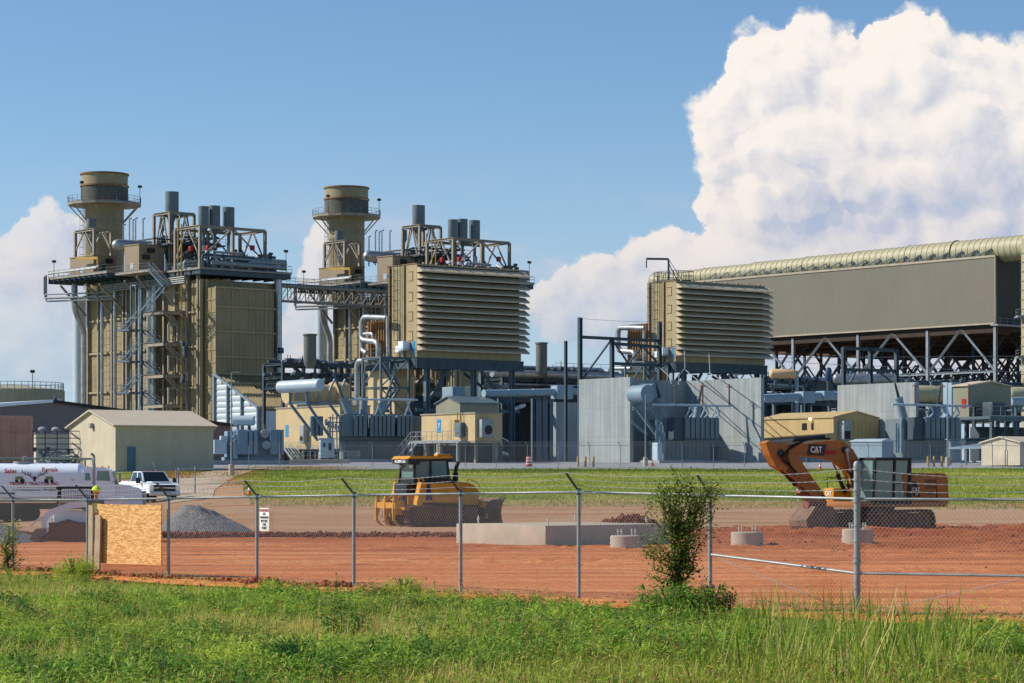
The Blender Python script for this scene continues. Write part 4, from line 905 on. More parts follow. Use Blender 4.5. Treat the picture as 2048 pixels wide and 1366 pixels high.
# ---------------------------------------------------------------- bulldozer
def dozer():
    Y=114; X=wx(868,Y); z=gz(X,Y)-.02; t=thing('bulldozer','yellow crawler bulldozer with rear ripper and dark cab in the middle of the yard','bulldozer',(X,Y,z),R(30))
    for s in(-1,1): track(t,s*1.0-.3,s*1.0+.3,[(p[0],p[1]) for p in trackpath(-1.45,1.5,.5,.45,.0)],.2,.1,7)
    b=MB(); b.prism([(-1.7,.55),(1.5,.55),(1.75,.9),(1.75,1.85),(1.4,2.0),(-.2,2.05),(-.3,1.6),(-1.7,1.5)],-.68,.68); b.build('hull',M['yel'],t)
    n=MB(); n.prism([(.35,1.2),(2.0,1.0),(2.05,1.6),(1.75,1.86),(.35,2.02)],-.55,.55); n.build('engine_hood',M['yel'],t)
    for s in(-1,1):
        f=MB(); f.prism([(-1.35,1.12),(.9,1.12),(.62,1.98),(-1.05,2.0),(-1.35,1.5)],s*.7,s*1.28); fo=f.build('fender',M['yel'],t)
        p=MB(); p.prism([(-1.62,.95),(-1.3,1.0),(-1.12,1.98),(-1.36,2.02)],s*.98,s*1.34); p.build('rear_pillar',M['yel'],t)
        d=MB(); d.prism([(-1.12,1.2),(-.75,1.2),(-.92,1.95),(-1.05,1.95)],s*1.283,s*1.29); d.build('blue_decal',mat('blue_decal',lin(36,34,90),.4),fo)
        h=MB(); h.path([(-1.35,s*1.15,2.0),(-1.4,s*1.15,2.16),(-1.2,s*1.15,2.2),(-1.12,s*1.15,2.02)],.03,6); h.build('rear_lamp_guard',M['yel'],t)
    text_on('61 PX',.22,M['black'],(-.2,-1.296,1.5),(1,0,0),(0,0,1),parent=t,sx=.9)
    tk=MB(); tk.bbox(-1.75,-.62,.9,-1.2,.62,2.0,.08); tk.build('rear_tank',M['black'],t)
    c=MB(); x0,x1,y=-1.42,.42,.72; z0,z1=1.98,3.06
    for sx_,ex in((x0,.1),(-.55,0),(x1,-.12)):
        for s in(-1,1): c.beam((sx_,s*y,z0),(sx_+ex,s*(y-.08),z1),.11,.09)
    c.box(x0,-y,z0-.02,x1,y,z0+.24); c.prism([(-1.75,2.86),(-1.7,3.06),(.52,3.1),(.52,2.98),(-1.1,2.95),(-1.2,2.8)],-.78,.78); c.build('cab_frame',M['black'],t)
    r=MB(); r.prism([(-1.78,3.06),(.55,3.1),(.5,3.2),(-1.6,3.2)],-.82,.82); r.build('roof',M['yel'],t)
    g=MB(); 
    for s in(-1,1): g.box(x0+.12,s*(y-.05),z0+.24,-.6,s*(y-.045),z1); g.box(-.48,s*(y-.05),z0+.24,x1-.1,s*(y-.045),z1)
    g.box(x0+.06,-y+.1,z0+.24,x0+.066,y-.1,z1-.1); g.box(x1-.05,-y+.1,z0+.2,x1-.044,y-.1,z1); g.build('cab_glass',M['glass'],t)
    s=MB(); s.bbox(-.9,-.25,z0,-.4,.25,z0+.2,.04); s.bbox(-.95,-.25,z0+.2,-.8,.25,z0+.8,.05); s.build('seat',M['rubber'],t)
    text_on('KOMATSU',.2,M['sign_white'],(-1.735,0,2.96),(0,-1,0),(.05,0,1),parent=t,bold=.004,sx=1.1)
    a=MB(); a.lathe([(.12,3.2),(.12,3.26),(.1,3.34),(.02,3.36)],(-.0,-.35,0),14); a.build('gps_dome',M['white'],t)
    a=MB(); a.bbox(-.2,-.7,3.2,.3,-.35,3.3,.03); a.path([(.3,-.5,3.2),(.55,-.5,3.25),(.6,-.5,3.1)],.05,6); a.build('roof_gear',M['yel'],t)
    for yy in(-.55,.55):
        l=MB(); l.bbox(-1.52,yy-.08,2.66,-1.42,yy+.08,2.8,.02); l.build('work_lamp',M['sign_white'],t)
    e=MB(); e.path([(.95,-.3,1.95),(.95,-.3,2.35),(1.0,-.3,2.7),(1.1,-.3,2.95)],.09,10); e.lathe([(.14,1.95),(.14,2.45)],(.95,-.3,0),12); e.build('exhaust_stack',M['black'],t)
    h=MB()
    for s in(-1,1): h.path([(1.2,s*.6,1.9),(1.4,s*.75,2.15),(1.9,s*.75,2.0),(2.0,s*.7,1.75)],.022,6)
    h.build('handrail',M['yel'],t)
    # blade
    bl=MB(); pr=[(2.55,.02),(2.75,.0),(2.62,.35),(2.58,.7),(2.66,1.05),(2.8,1.3),(2.72,1.32),(2.55,1.15),(2.42,.7),(2.45,.3)]
    bl.prism(pr,-1.65,1.65); b_=bl.build('blade',mat('dirty_yellow_steel',lin(120,88,60),.7,var=.25,vs=2,stain=.6,scol=lin(60,46,40)),t)
    ar=MB()
    for s in(-1,1): ar.beam((-.2,s*.55,.5),(2.45,s*.6,.45),.16,.24); ar.tube((1.6,s*.3,1.35),(2.5,s*.45,1.05),.06,10)
    ar.bbox(2.2,-.5,.85,2.5,.5,1.15,.04); ar.build('push_arm',M['yel'],t)
    # ripper
    rp=MB(); 
    for s in(-1,1): rp.beam((-1.6,s*.45,1.0),(-2.35,s*.5,1.15),.12,.26); rp.tube((-1.6,s*.35,1.5),(-2.3,s*.35,1.2),.06,10); rp.beam((-1.6,s*.5,.6),(-2.3,s*.5,.8),.12,.2)
    rp.beam((-2.4,-1.0,.98),(-2.4,1.0,.98),.24,.26); rp.build('ripper_frame',M['yel'],t)
    for y_ in(-.85,0,.85):
        m=MB(); m.prism([(-2.52,1.4),(-2.34,1.4),(-2.36,.75),(-2.46,.38),(-2.3,.14),(-2.12,.02),(-2.34,.08),(-2.56,.3),(-2.58,.7)],y_-.04,y_+.04); m.build('ripper_shank',M['yel'] if y_ else M['yel'],t)
dozer()
# ---------------------------------------------------------------- compact track loader
def loader():
    Y=80; X=wx(158,Y); z=gz(X,Y); t=thing('track_loader','white compact track loader with muddy tracks beside the worker','loader',(X,Y,z),R(186))
    # local x forward (to the left in the picture); 62 px per metre
    for s in(-1,1):
        o=[(1.15,.0),(1.3,.1),(1.3,.22),(.55,.82),(.3,.86),(-.1,.75),(-.7,.62),(-1.3,.5),(-1.42,.3),(-1.3,.06),(-1.1,0)]
        track(t,s*.78-.2,s*.78+.2,o[::-1] if False else [(a,b) for a,b in o][::-1],.13,.05,5,'mudtrack')
    b=MB(); b.bbox(-1.45,-.55,.3,.9,.55,1.2,.06); b.build('hull',M['white'],t)
    e=MB(); e.bbox(-1.75,-.7,.45,-.7,.7,1.62,.12); e.build('engine_cover',M['white'],t)
    v=MB(); v.bbox(-1.78,-.5,.55,-1.74,.5,1.25,.02); v.build('rear_grille',M['black'],t)
    c=MB(); 
    for x,x2 in((.78,.7),(-.5,-.5)):
        for s in(-1,1): c.beam((x,s*.5,1.15),(x2,s*.48,2.02),.07,.07)
    c.bbox(-.7,-.55,1.98,.8,.55,2.06,.02)
    for k in range(9):
        for s in(-1,1): c.beam((-.42+k*.13,s*.5,1.2),(-.42+k*.13,s*.5,1.98),.015,.015)
    for k in range(5):
        for s in(-1,1): c.beam((-.5,s*.5,1.3+k*.15),(.75,s*.5,1.3+k*.15),.012,.012)
    c.build('cab_cage',M['black'],t); g=MB(); g.box(.72,-.45,1.2,.73,.45,1.95); g.box(-.5,-.45,1.2,-.49,.45,1.95); g.build('cab_glass',M['glass'],t)
    for s in(-1,1):
        a=MB(); a.prism([(-1.7,1.4),(-1.6,1.7),(-1.2,1.7),(-1.2,1.42)],s*.66,s*.78); a.prism([(-1.2,1.42),(-1.2,1.7),(.3,1.5),(.3,1.28)],s*.66,s*.78); a.prism([(.3,1.28),(.3,1.5),(1.05,1.24),(.95,1.04)],s*.66,s*.78); a.prism([(.95,1.04),(1.05,1.24),(1.32,.95),(1.12,.82)],s*.66,s*.78); a.prism([(1.12,.82),(1.32,.95),(1.3,.4),(1.12,.35)],s*.66,s*.78); a.build('lift_arm',M['white'],t)
        cy=MB(); cy.tube((-1.0,s*.72,.7),(-.2,s*.72,1.3),.05,8); cy.build('lift_cylinder',M['black'],t)
    bk=MB(); bk.prism([(1.2,.04),(1.95,.02),(1.8,.1),(1.5,.58),(1.15,.6),(1.1,.2)],-.9,.9); bk.build('bucket',mat('worn_grey_bucket',lin(140,122,106),.7,var=.25,vs=2,stain=.5,scol=lin(120,64,44)),t,smooth=False)
    m=MB(); m.path([(1.7,.8,.7),(1.3,.8,1.0)],.03,6); m.build('bucket_cylinder',M['silver'],t)
M['mudtrack']=mat('muddy_rubber_track',lin(92,56,40),.9,var=.35,vs=3,bump=.5)
loader(); [o for o in COL.objects if o.name=='track_loader'][0].scale=(.86,.86,.9)
# ---------------------------------------------------------------- wheels
def wheel(parent,x,y,z,r,w_,rim=.58,side=-1):
    m=MB(); m.lathe([(r*.6,-w_/2),(r*.93,-w_/2),(r,-w_*.35),(r,w_*.35),(r*.93,w_/2),(r*.6,w_/2)],(x,y,z),28,'y'); tw=m.build('wheel',M['rubber'],parent)
    k=MB(); k.lathe([(r*rim,-w_*.46),(r*rim*.9,-w_*.4),(r*.3,-w_*.2),(r*.28,-w_*.45),(.02,-w_*.45)] if side<0 else [(r*rim,w_*.46),(r*rim*.9,w_*.4),(r*.3,w_*.2),(r*.28,w_*.45),(.02,w_*.45)],(x,y,z),20,'y',cap=False); k.build('rim',M['galv'],tw)
    return tw
# ---------------------------------------------------------------- tanker truck
def tanker():
    Y=147; X=wx(60,Y); z=gz(X,Y)-.02; t=thing('tanker_truck','white water tanker truck with red lettering parked at the left edge','truck',(X,Y,z),R(4))
    pm=34.0
    def lx(px): return (px-60)/pm
    zz=lambda py:(1048-py)/pm
    tk=MB(); n=20
    prof=[]
    hw,zb,zt=1.2,zz(1008),zz(931)
    for k in range(n+1):
        a=PI*k/n; prof.append((hw*math.cos(a),zt-.75+.75*math.sin(a)**.8 if 0<k<n else zt-.75))
    sec=[(hw,zb+.15),(hw-.15,zb)]; sec=[(1.2,zt-.75)]+prof[1:-1]+[(-1.2,zt-.75),(-1.2,zb+.3),(-.9,zb),(.9,zb),(1.2,zb+.3)]
    tk.prism(sec,lx(-150),lx(158),'yz')
    sec2=[(a*.82,zb+.2+(b-zb-.2)*.86) for a,b in sec]; N_=len(sec); v=[(lx(158),a,b) for a,b in sec]+[(lx(174),a,b) for a,b in sec2]
    tk.add(v,[(i,(i+1)%N_,(i+1)%N_+N_,i+N_) for i in range(N_)]+[tuple(range(N_,2*N_))]); body=tk.build('tank',M['white'],t)
    s=MB(); s.box(lx(-150),-1.215,zz(1004),lx(160),-1.205,zz(1001)); s.build('stripe',mat('lower_tank',lin(190,180,170),.5),body)
    yy=-1.222
    text_on('Sales',.36,M['red'],(lx(27),yy,zz(946.5)),(1,0,0),(0,0,1),parent=body,bold=.008,sx=1.0)
    text_on('Rentals',.34,M['red'],(lx(104),yy,zz(943.5)),(1,0,0),(0,0,1),parent=body,bold=.008,sx=.92)
    text_on('TROPHY TRACTOR INC.',.235,M['red'],(lx(74),yy,zz(971.5)),(1,0,0),(0,0,1),parent=body,bold=.006,sx=1.12)
    text_on('www.trophytractor.com - 972-264-6777',.17,M['black'],(lx(76),yy,zz(984)),(1,0,0),(0,0,1),parent=body,bold=.002,sx=1.0)
    text_on('NON POTABLE WATER',.13,M['black'],(lx(12),yy,zz(991)),(1,0,0),(0,0,1),parent=body,bold=.006)
    text_on('H2O',.1,M['black'],(lx(149),yy,zz(964)),(1,0,0),(0,0,1),parent=body)
    u=MB(); u.box(lx(40),yy-.004,zz(979),lx(116),yy-.002,zz(978.2)); u.build('underline',M['red'],body)
    a=MB()     # antler and skull emblem with two little tractors
    for sg in(-1,1):
        c=74; q=lambda dx,py:(lx(c+sg*dx),yy-.006,zz(py))
        a.path([q(3,962),q(9,955),q(17,953),q(23,948),q(25,943)],.022,5); a.path([q(12,954),q(13,946)],.016,5); a.path([q(18,952),q(19,945)],.014,5); a.path([q(8,955),q(7,949)],.014,5); a.path([q(22,949),q(27,949)],.012,5)
    a.prism([(lx(71),zz(957)),(lx(77),zz(957)),(lx(75.5),zz(967)),(lx(72.5),zz(967))],yy-.01,yy-.002); a.build('antler_emblem',M['black'],body)
    for cx,sg in((44,-1),(103,1)):
        m=MB(); m.lathe([(.13,yy-.01),(.13,yy)],(lx(cx+sg*-6),0,zz(966)),14,'y'); m.lathe([(.10,yy-.01),(.10,yy)],(lx(cx+sg*5),0,zz(966.5)),14,'y'); m.build('tractor_wheel_emblem',M['black'],body)
        m=MB(); m.prism([(lx(cx-9),zz(963)),(lx(cx-6),zz(957)),(lx(cx+6),zz(957)),(lx(cx+9),zz(963))],yy-.006,yy-.001); m.build('tractor_emblem',mat('olive_emblem',lin(120,140,80),.5),body)
    mh=MB(); mh.lathe([(.5,zt-.05),(.5,zt+.12)],(lx(44),0,0),20); mh.path([(lx(48),-.2,zt),(lx(48),-.2,zt+.4),(lx(54),-.2,zt+.4),(lx(54),-.2,zt)],.04,8); mh.build('hatch',M['galv'],body)
    ch=MB(); ch.box(lx(-150),-.5,zz(1022),lx(285),.5,zz(1010)); ch.build('chassis',M['black'],t)
    for px in(-12,22,58): wheel(t,lx(px),-.98,.52,.52,.5); wheel(t,lx(px),.98,.52,.52,.5)
    wheel(t,lx(258),-.95,.5,.5,.32); wheel(t,lx(258),.95,.5,.5,.32)
    c=MB(); c.prism([(lx(168),zz(1010)),(lx(170),zz(944)),(lx(180),zz(938)),(lx(212),zz(939)),(lx(226),zz(948)),(lx(232),zz(975)),(lx(232),zz(1012))],-1.05,1.05); cb=c.build('cab',M['white'],t)
    g=MB(); g.prism([(lx(195),zz(965)),(lx(197),zz(946)),(lx(219),zz(946)),(lx(223),zz(966))],-1.06,-1.05); g.prism([(lx(172),zz(965)),(lx(173),zz(950)),(lx(182),zz(950)),(lx(184),zz(965))],-1.06,-1.05); g.add([(lx(226)+.02,-.95,zz(949)),(lx(226)+.02,.95,zz(949)),(lx(232)+.02,.95,zz(974)),(lx(232)+.02,-.95,zz(974))],[(0,1,2,3)]); g.build('cab_window',M['glass'],cb)
    h=MB(); h.prism([(lx(230),zz(1012)),(lx(230),zz(972)),(lx(250),zz(974)),(lx(274),zz(980)),(lx(284),zz(990)),(lx(286),zz(1014))],-.85,.85); h.build('hood',M['white'],t)
    gr=MB(); gr.bbox(lx(284),-.7,zz(1018),lx(289),.7,zz(986),.03); gr.build('grille',M['galv'],t)
    e=MB(); e.tube((lx(190),-1.0,zz(1010)),(lx(190),-1.0,zz(932)),.1,10); e.bend([(lx(190),-1.0,zz(934)),(lx(190),-1.0,zz(915)),(lx(184),-1.0,zz(912))],.075,8); e.build('exhaust_stack',M['galv'],t)
    l=MB()
    for px in(176,205,218): l.sph((lx(px),-.6,zz(938)),.06,8,6)
    l.build('marker_lamp',M['orange'],cb)
    m=MB(); m.path([(lx(226),-1.1,zz(950)),(lx(243),-1.25,zz(950)),(lx(243),-1.25,zz(968)),(lx(226),-1.1,zz(968))],.025,6); m.bbox(lx(240),-1.35,zz(968),lx(243),-1.1,zz(951),.01); m.build('mirror',M['galv'],cb)
tanker()
# ---------------------------------------------------------------- pickup
def pickup():
    Y=160; X=wx(322,Y); z=gz(X,Y); t=thing('pickup_truck','white crew cab pickup truck facing the fence beside the gravel heap','pickup',(X,Y,z),R(-62))
    w2=1.02
    b=MB(); b.prism([(-5.2,.6),(-5.2,1.35),(-3.3,1.35),(-3.25,1.3),(-.9,1.28),(.3,1.22),(.62,1.1),(.68,.6)],-w2,w2); b.build('body',M['white'],t,ang=20)
    c=MB(); y=w2-.08
    lo=[(-3.2,1.28),(-.75,1.28)]; up=[(-2.95,1.98),(-1.55,1.98)]
    def cab(k,m,zz=0): 
        return
    V=[(-3.25,-y,1.28),(-.7,-y,1.28),(-.7,y,1.28),(-3.25,y,1.28),(-3.0,-y+.16,1.98),(-1.5,-y+.16,1.98),(-1.5,y-.16,1.98),(-3.0,y-.16,1.98)]
    c.add(V,[(3,2,1,0),(4,5,6,7),(0,1,5,4),(1,2,6,5),(2,3,7,6),(3,0,4,7)]); cb=c.build('cab',M['white'],t,smooth=False)
    g=MB(); v=[Vector(p) for p in V]
    def pane(a,b_,c_,d,k=.1,o=.012):
        cen=(a+b_+c_+d)/4; q=[cen+(p-cen)*(1-k) for p in(a,b_,c_,d)]; n=(b_-a).cross(d-a).normalized()*o; g.add([p+n for p in q]+[p-n for p in q],[(0,1,2,3),(7,6,5,4)]+[(i,(i+1)%4,(i+1)%4+4,i+4) for i in range(4)])
    pane(v[1],v[2],v[6],v[5],.1); pane(v[0],v[0].lerp(v[1],.5),v[4].lerp(v[5],.55),v[4],.16); pane(v[0].lerp(v[1],.5),v[1],v[5],v[4].lerp(v[5],.55),.16); pane(v[2],v[2].lerp(v[3],.5),v[6].lerp(v[7],.45),v[6],.16); pane(v[2].lerp(v[3],.5),v[3],v[7],v[6].lerp(v[7],.45),.16)
    DG=mat('windscreen',lin(24,30,34),.08,spec=.8); g.build('window',DG,cb)
    h=MB(); h.bbox(-.85,-.7,1.26,.3,.7,1.33,.03); h.build('hood_bulge',M['white'],t); h=MB(); h.box(-.3,-.25,1.325,.0,.25,1.345); h.build('hood_scoop',M['black'],t)
    gr=MB(); gr.bbox(.62,-.72,.72,.72,.72,1.12,.03); go_=gr.build('grille',M['black'],t)
    b2=MB(); b2.box(.715,-.7,.9,.74,.7,.96); b2.build('grille_bar',M['silver'],go_)
    bt=MB(); bt.prism([(-.13,.9),(-.05,.9),(-.05,.87),(.05,.87),(.05,.9),(.13,.9),(.13,.96),(.05,.96),(.05,.99),(-.05,.99),(-.05,.96),(-.13,.96)],.742,.75,'yz'); bt.build('gold_emblem',M['ypipe'],go_)
    bu=MB(); bu.bbox(.6,-1.02,.42,.82,1.02,.68,.05); bu.build('bumper',M['silver'],t)
    for s in(-1,1):
        l=MB(); l.bbox(.5,s*.86-.13,.78,.7,s*.86+.13,1.12,.04); l.build('headlight',M['sign_white'],t)
        m=MB(); m.bbox(-.95,s*1.12,1.25,-.8,s*1.32,1.55,.03); m.build('mirror',M['black'],t)
        for x in(-.25,-3.95): wheel(t,x,s*.88,.4,.4,.28,side=s)
    l=MB(); l.box(-1.9,-.5,1.985,-1.8,.5,2.02); l.build('roof_marker',M['orange'],t)
pickup()
# ================================================================ heat recovery boiler (built once, copied for the second unit)
def hz(fr,py,u=0,v=0): return fr.h(py,u,v)
def stairs(m,a,b,w_=.9,side=(0,0,0),rail=True):   # open stair flight between two points (top/bottom), side = width direction
    a=Vector(a); b=Vector(b); s=Vector(side).normalized()*w_
    for o in(Vector(),s):
        m.beam(a+o,b+o,.06,.28)
        if rail:
            u=Vector((0,0,1.0)); m.tube(a+o+u,b+o+u,.03,5); m.tube(a+o+u*.5,b+o+u*.5,.025,5); n=4
            for k in range(n+1): p=(a+o).lerp(b+o,k/n); m.tube(p,p+u,.025,5)
    n=max(3,int(abs(a.z-b.z)/.25))
    for k in range(n):
        p=a.lerp(b,(k+.5)/n); d=(b-a); d.z=0; d=d.normalized()*.14; m.add([p-d,p+d,p+d+s,p-d+s],[(0,1,2,3)])
def plat(m,x0,y0,x1,y1,z,t=.22): m.box(x0,y0,z-t,x1,y1,z)
LAMP=MB()
def boiler():
    fr=Fr(400,383,40,4.2); rs=random.Random(3)
    t=thing('boiler_plant','left and nearest of the two tall heat recovery boilers with stair tower and round stack','boiler plant',fr.loc(),fr.t,group='heat recovery boilers with stacks')
    U=fr.u(553); V=fr.v(178); Ht=fr.h(558); D=30.3
    m=MB(); m.box(.15,.15,0,U,V,Ht); cs=m.build('casing',M['tan'],t,smooth=False)
    # ribs and plate seams on the long left face
    m=MB()
    for px in(178,199,226,249,256,276,300,330,352,377,398):
        v=fr.v(px); m.hbeam((-.12,v,0),(-.12,v,D-.4),.35,.5,.06,up=(1,0,0))
    m.build('wall_column',M['beamtan'],t,smooth=False)
    m=MB()
    for py in(634,701,781):
        z=fr.h(py,0,V*.5); m.box(-.22,0,z-.14,.1,V,z+.14)
    for k in range(1,26): z=k*Ht/26; m.box(.09,.2,z-.04,.15,V-.1,z+.04)
    m.build('stiffener',M['tan2'],t,smooth=False)
    # front: upper wall seams
    m=MB()
    for k in range(12): u=.3+k*(U-.6)/11; m.box(u-.05,.05,fr.h(600),u+.05,.16,Ht)
    m.box(-.2,-.25,0,.35,.2,Ht); m.box(.9,-.3,0,1.2,.16,Ht); m.build('corner_column',M['tan2'],t,smooth=False)
    u0=fr.u(408); P=-fr.v(431,u0); zt=fr.h(574,u0,-P); u1=fr.u(546,-P); zb=fr.h(748,u0,-P)
    m=MB(); m.box(u0,-P,0.5,u1,.1,zt); bx=m.build('front_duct',M['tan'],t,smooth=False)
    m=MB()
    for py in(574,612.5,662,713,747): z=fr.h(py,u0,-P); m.box(u0-.12,-P-.28,z-.12,u1+.3,-P+.02,z+.12)
    for k in range(8): u=u0+(u1-u0)*k/7; m.box(u-.06,-P-.09,zb,u+.06,-P+.02,zt)
    m.build('front_stiffener',M['tan2'],bx,smooth=False)
    m=MB()
    n=14
    for k in range(n): z=.5+(zt-.5)*k/n; m.box(u0-.1,-P+.02,z,u0+.02,-.1,z+.12)
    m.build('side_stiffener',M['tan2'],bx,smooth=False)
    # sloping inlet duct with quilted lagging on its left side
    Q=fr.v(518,u0); z2=fr.h(815,u0,Q); u2=u1+3.2
    m=MB(); m.add([(u0,-P,zb-.2),(u2,-P,zb-.2),(u2,Q,z2),(u0,Q,z2),(u0,-P,0),(u2,-P,0),(u2,Q,0),(u0,Q,0)],[(0,1,2,3),(0,3,7,4),(3,2,6,7),(1,5,6,2),(0,4,5,1)]); du=m.build('inlet_duct',M['tan'],t,smooth=False)
    m=MB()
    for k in range(26):
        u=u0+.2+(u2-u0-.4)*k/25; a=Vector((u,-P,zb-.1)); b=Vector((u,Q,z2+.1)); m.beam(a,b,.08,.16)
    m.build('roof_rib',M['tan2'],du,smooth=False)
    m=MB()
    for f in(.28,.62,1.0):
        p=Vector((0,-P,zb)).lerp(Vector((0,Q,z2)),f); m.box(u0-.1,p.y-.25,p.z-.25,u2+.1,p.y+.05,p.z+.22)
    m.build('roof_lip',M['tan2'],du,smooth=False)
    m=MB(); ns=16
    for k in range(ns):     # pillowy horizontal quilts
        za=k*zb/ns+.05; zc=za+zb/ns*.99
        def vat(z): return -P+(Q+P)*min(1,max(0,(zb-z)/(zb-z2)))
        va=vat(zc)
        if va>-P-.4: continue
        cols=max(1,int((-P-va)/3.4))
        for c in range(cols):
            a=-P+(va+P)*c/cols-.05; b=-P+(va+P)*(c+1)/cols+.05; mz=(za+zc)/2; rows=[(za,0),(za+.15*(zc-za),.05),(mz,.08),(zc-.15*(zc-za),.05),(zc,0)]
            vs=[(u0-.02-o,y_,z_) for z_,o in rows for y_ in(a,b)]; m.add(vs,[(2*i,2*i+1,2*i+3,2*i+2) for i in range(4)])
    m.build('quilted_lagging',M['insul'],du,ang=80)
    m=MB()
    for f in(0,.31,.63,1.0): v=-P+(Q+P)*f; m.box(u0-.42,v-.14,0,u0-.06,v+.14,zb+(z2-zb)*f)
    m.beam((u0-.3,-P,zb),(u0-.3,Q,z2),.3,.35); m.build('lagging_frame',M['xfmr'],du,smooth=False)
    m=MB(); m.box(u0+.3,Q-.3,.3,u0+3.2,Q-.02,z2-.5); m.build('front_lagging',M['insul'],du)
    # pipes on the long face
    def pipe(name,pts,r,mt,par=t,n=10): m=MB(); m.bend(pts,r,n); return m.build(name,mt,par)
    for px,r,y0,y1 in((204,.28,596,820),(230,.3,575,820),(281,.42,575,820),(300,.55,570,800),(308.5,.42,570,860)):
        v=fr.v(px,-.9); pipe('riser_pipe',[(-.9,v,0),(-.9,v,fr.h(y0,-.9,v))],r,M['silver'])
    v=fr.v(168,0); vp=fr.v(149,-2); pipe('downcomer_pipe',[(0,v,0),(0,v,fr.h(662,0,v)),(-2,vp,fr.h(618,-2,vp)),(-2,vp,D)],.52,M['silver'],n=14)
    v=fr.v(159,3); m=MB(); m.tube((3,v,0),(3,v,D-2),1.1,16); m.build('silencer_duct',M['insul'],t)
    v=fr.v(363,-1.2); pipe('gas_pipe',[(-1.2,v,2),(-1.2,v,D+7)],.11,M['ypipe']); v=fr.v(356,-1.2); pipe('gas_pipe',[(-1.2,v,D-2),(-1.2,v,D+8)],.1,M['ypipe'])
    uu=fr.u(556,-.6); pipe('corner_pipe',[(uu,-.6,0),(uu,-.6,D-.5)],.62,M['silver'],n=14)
    m=MB(); zz=fr.h(702,uu,-.6); m.bbox(uu-.4,-1.5,zz-.4,uu+.5,-1.1,zz+.5,.1); m.lathe([(.45,-.1),(.45,.1)],(uu,-1.5,zz),14,'y'); m.build('blue_valve',M['bluev'],t)
    # roof deck and balconies
    dk=MB(); plat(dk,-1.2,-1.8,fr.u(584,-1.8),V-2,D); 
    uA=-5.5; vA0,vA1=fr.v(213,uA),fr.v(97,uA); plat(dk,uA,vA0,.0,vA1,D+.5,.3)
    uB=-4.2; vB0,vB1=fr.v(300,uB),fr.v(213,uB)-.05; plat(dk,uB,vB0,-1.2,vB1,D+.15,.3); dko=dk.build('roof_deck',M['beamtan'],t,smooth=False)
    m=MB(); 
    for k in range(14):
        v=1+k*(V-4)/13; m.hbeam((-1.2,v,D-.5),(.2,v,D-.5),.25,.5,.05)
    for k in range(12): v=vA0+(vA1-vA0)*k/11; m.hbeam((uA,v,D-.1),(1,v,D-.1),.3,.7,.05)
    for k in range(9): u=(fr.u(580,-1.6)+1)*k/8-.8; m.hbeam((u,-1.5,D-.6),(u,6,D-.6),.25,.7,.05)
    m.box(uA+.2,vA0+.2,D-.1,0,vA1-.2,D+.18)
    m.box(-1.0,-1.6,D-1.0,fr.u(580,-1.6),-1.3,D-.3); m.box(-1.0,-1.3,D-.9,-.7,V-3,D-.3); m.build('deck_beam',M['dgrey'],t,smooth=False)
    m=MB(); uE=fr.u(584,-1.8); m.rail([(uE,4,D),(uE,-1.75,D),(-.5,-1.75,D)]); m.rail([(-1.15,-1.2,D),(-1.15,vB0,D)]); m.rail([(uB,vB0,D+.15),(uB,vB1,D+.15)]); m.rail([(uA,vA0,D+.5),(uA,vA1,D+.5),(0,vA1,D+.5)]); m.build('handrail',M['grey'],t)
    m=MB()
    for px0,py0,px1,py1 in((121,571,172,632),(171,568,225,628),(198,568,247,620),(249,562,275,590),(273,553,305,590),(330,586,376,642)):
        va=fr.v(px0,uA+.3 if px0<240 else uB); ua=uA+.3 if px0<240 else uB; vb=fr.v(px1,-.3); m.hbeam((ua,va,fr.h(py0,ua,va)),(-.3,vb,fr.h(py1,-.3,vb)),.28,.28,.05)
    m.build('deck_strut',M['beamtan'],t,smooth=False)
    # pipes hanging from the balcony
    m=MB()
    for k,(r,dz) in enumerate(((.14,0),(.2,.5),(.12,1.1))): m.bend([(uA-.3-.2*k,vA1+.2,D+1.0-dz*.3),(uA-.3-.2*k,vA1+.2,D-3.3+dz),(uA+4,vA1-9,D-3.3+dz),(0,vA1-14,D-3.3+dz)],r,8)
    for k in range(3): m.tube((uA+.2*k,vA1,D+1.2+.12*k),(uA+.2*k,vA0+3,D+1.2+.12*k),.14,8)
    for k in range(4): m.tube((-1.5,2,D-1.2-k*.3),(-1.5,V-6,D-1.2-k*.3),.1,6)
    m.build('balcony_pipe',M['galv'],t)
    # enclosures
    def enc(p0,pc,p1,ytop,uc,z0,win=()):
        vc=fr.v(pc,uc); v1=fr.v(p0,uc); u1_=fr.u(p1,vc); zt_=fr.h(ytop,uc,vc); m=MB(); m.box(uc,vc,z0,u1_,v1,zt_); m.box(uc-.1,vc-.1,zt_,u1_+.1,v1+.1,zt_+.15); e=m.build('instrument_enclosure',M['taupe'],t,smooth=False)
        w=MB(); 
        for a,b in win: w.bbox(uc+(u1_-uc)*a-.55,vc-.55,z0+(zt_-z0)*b-.35,uc+(u1_-uc)*a+.55,vc-.02,z0+(zt_-z0)*b+.35,.06)
        if win: w.build('vent_hood',M['black'],e)
        w=MB(); w.box(uc-.03,(vc+v1)/2-.5,z0+.5,uc-.005,(vc+v1)/2+.4,z0+1.4); w.build('window',M['xlight'],e)
        return uc,vc,u1_,v1,zt_
    e1=enc(140,187,233,511,-3.8,D+.5,((.65,.75),(.35,.45),(.3,.15)))
    e2=enc(249,278,328,489,-3.4,D+.15,((.45,.8),(.25,.55)))
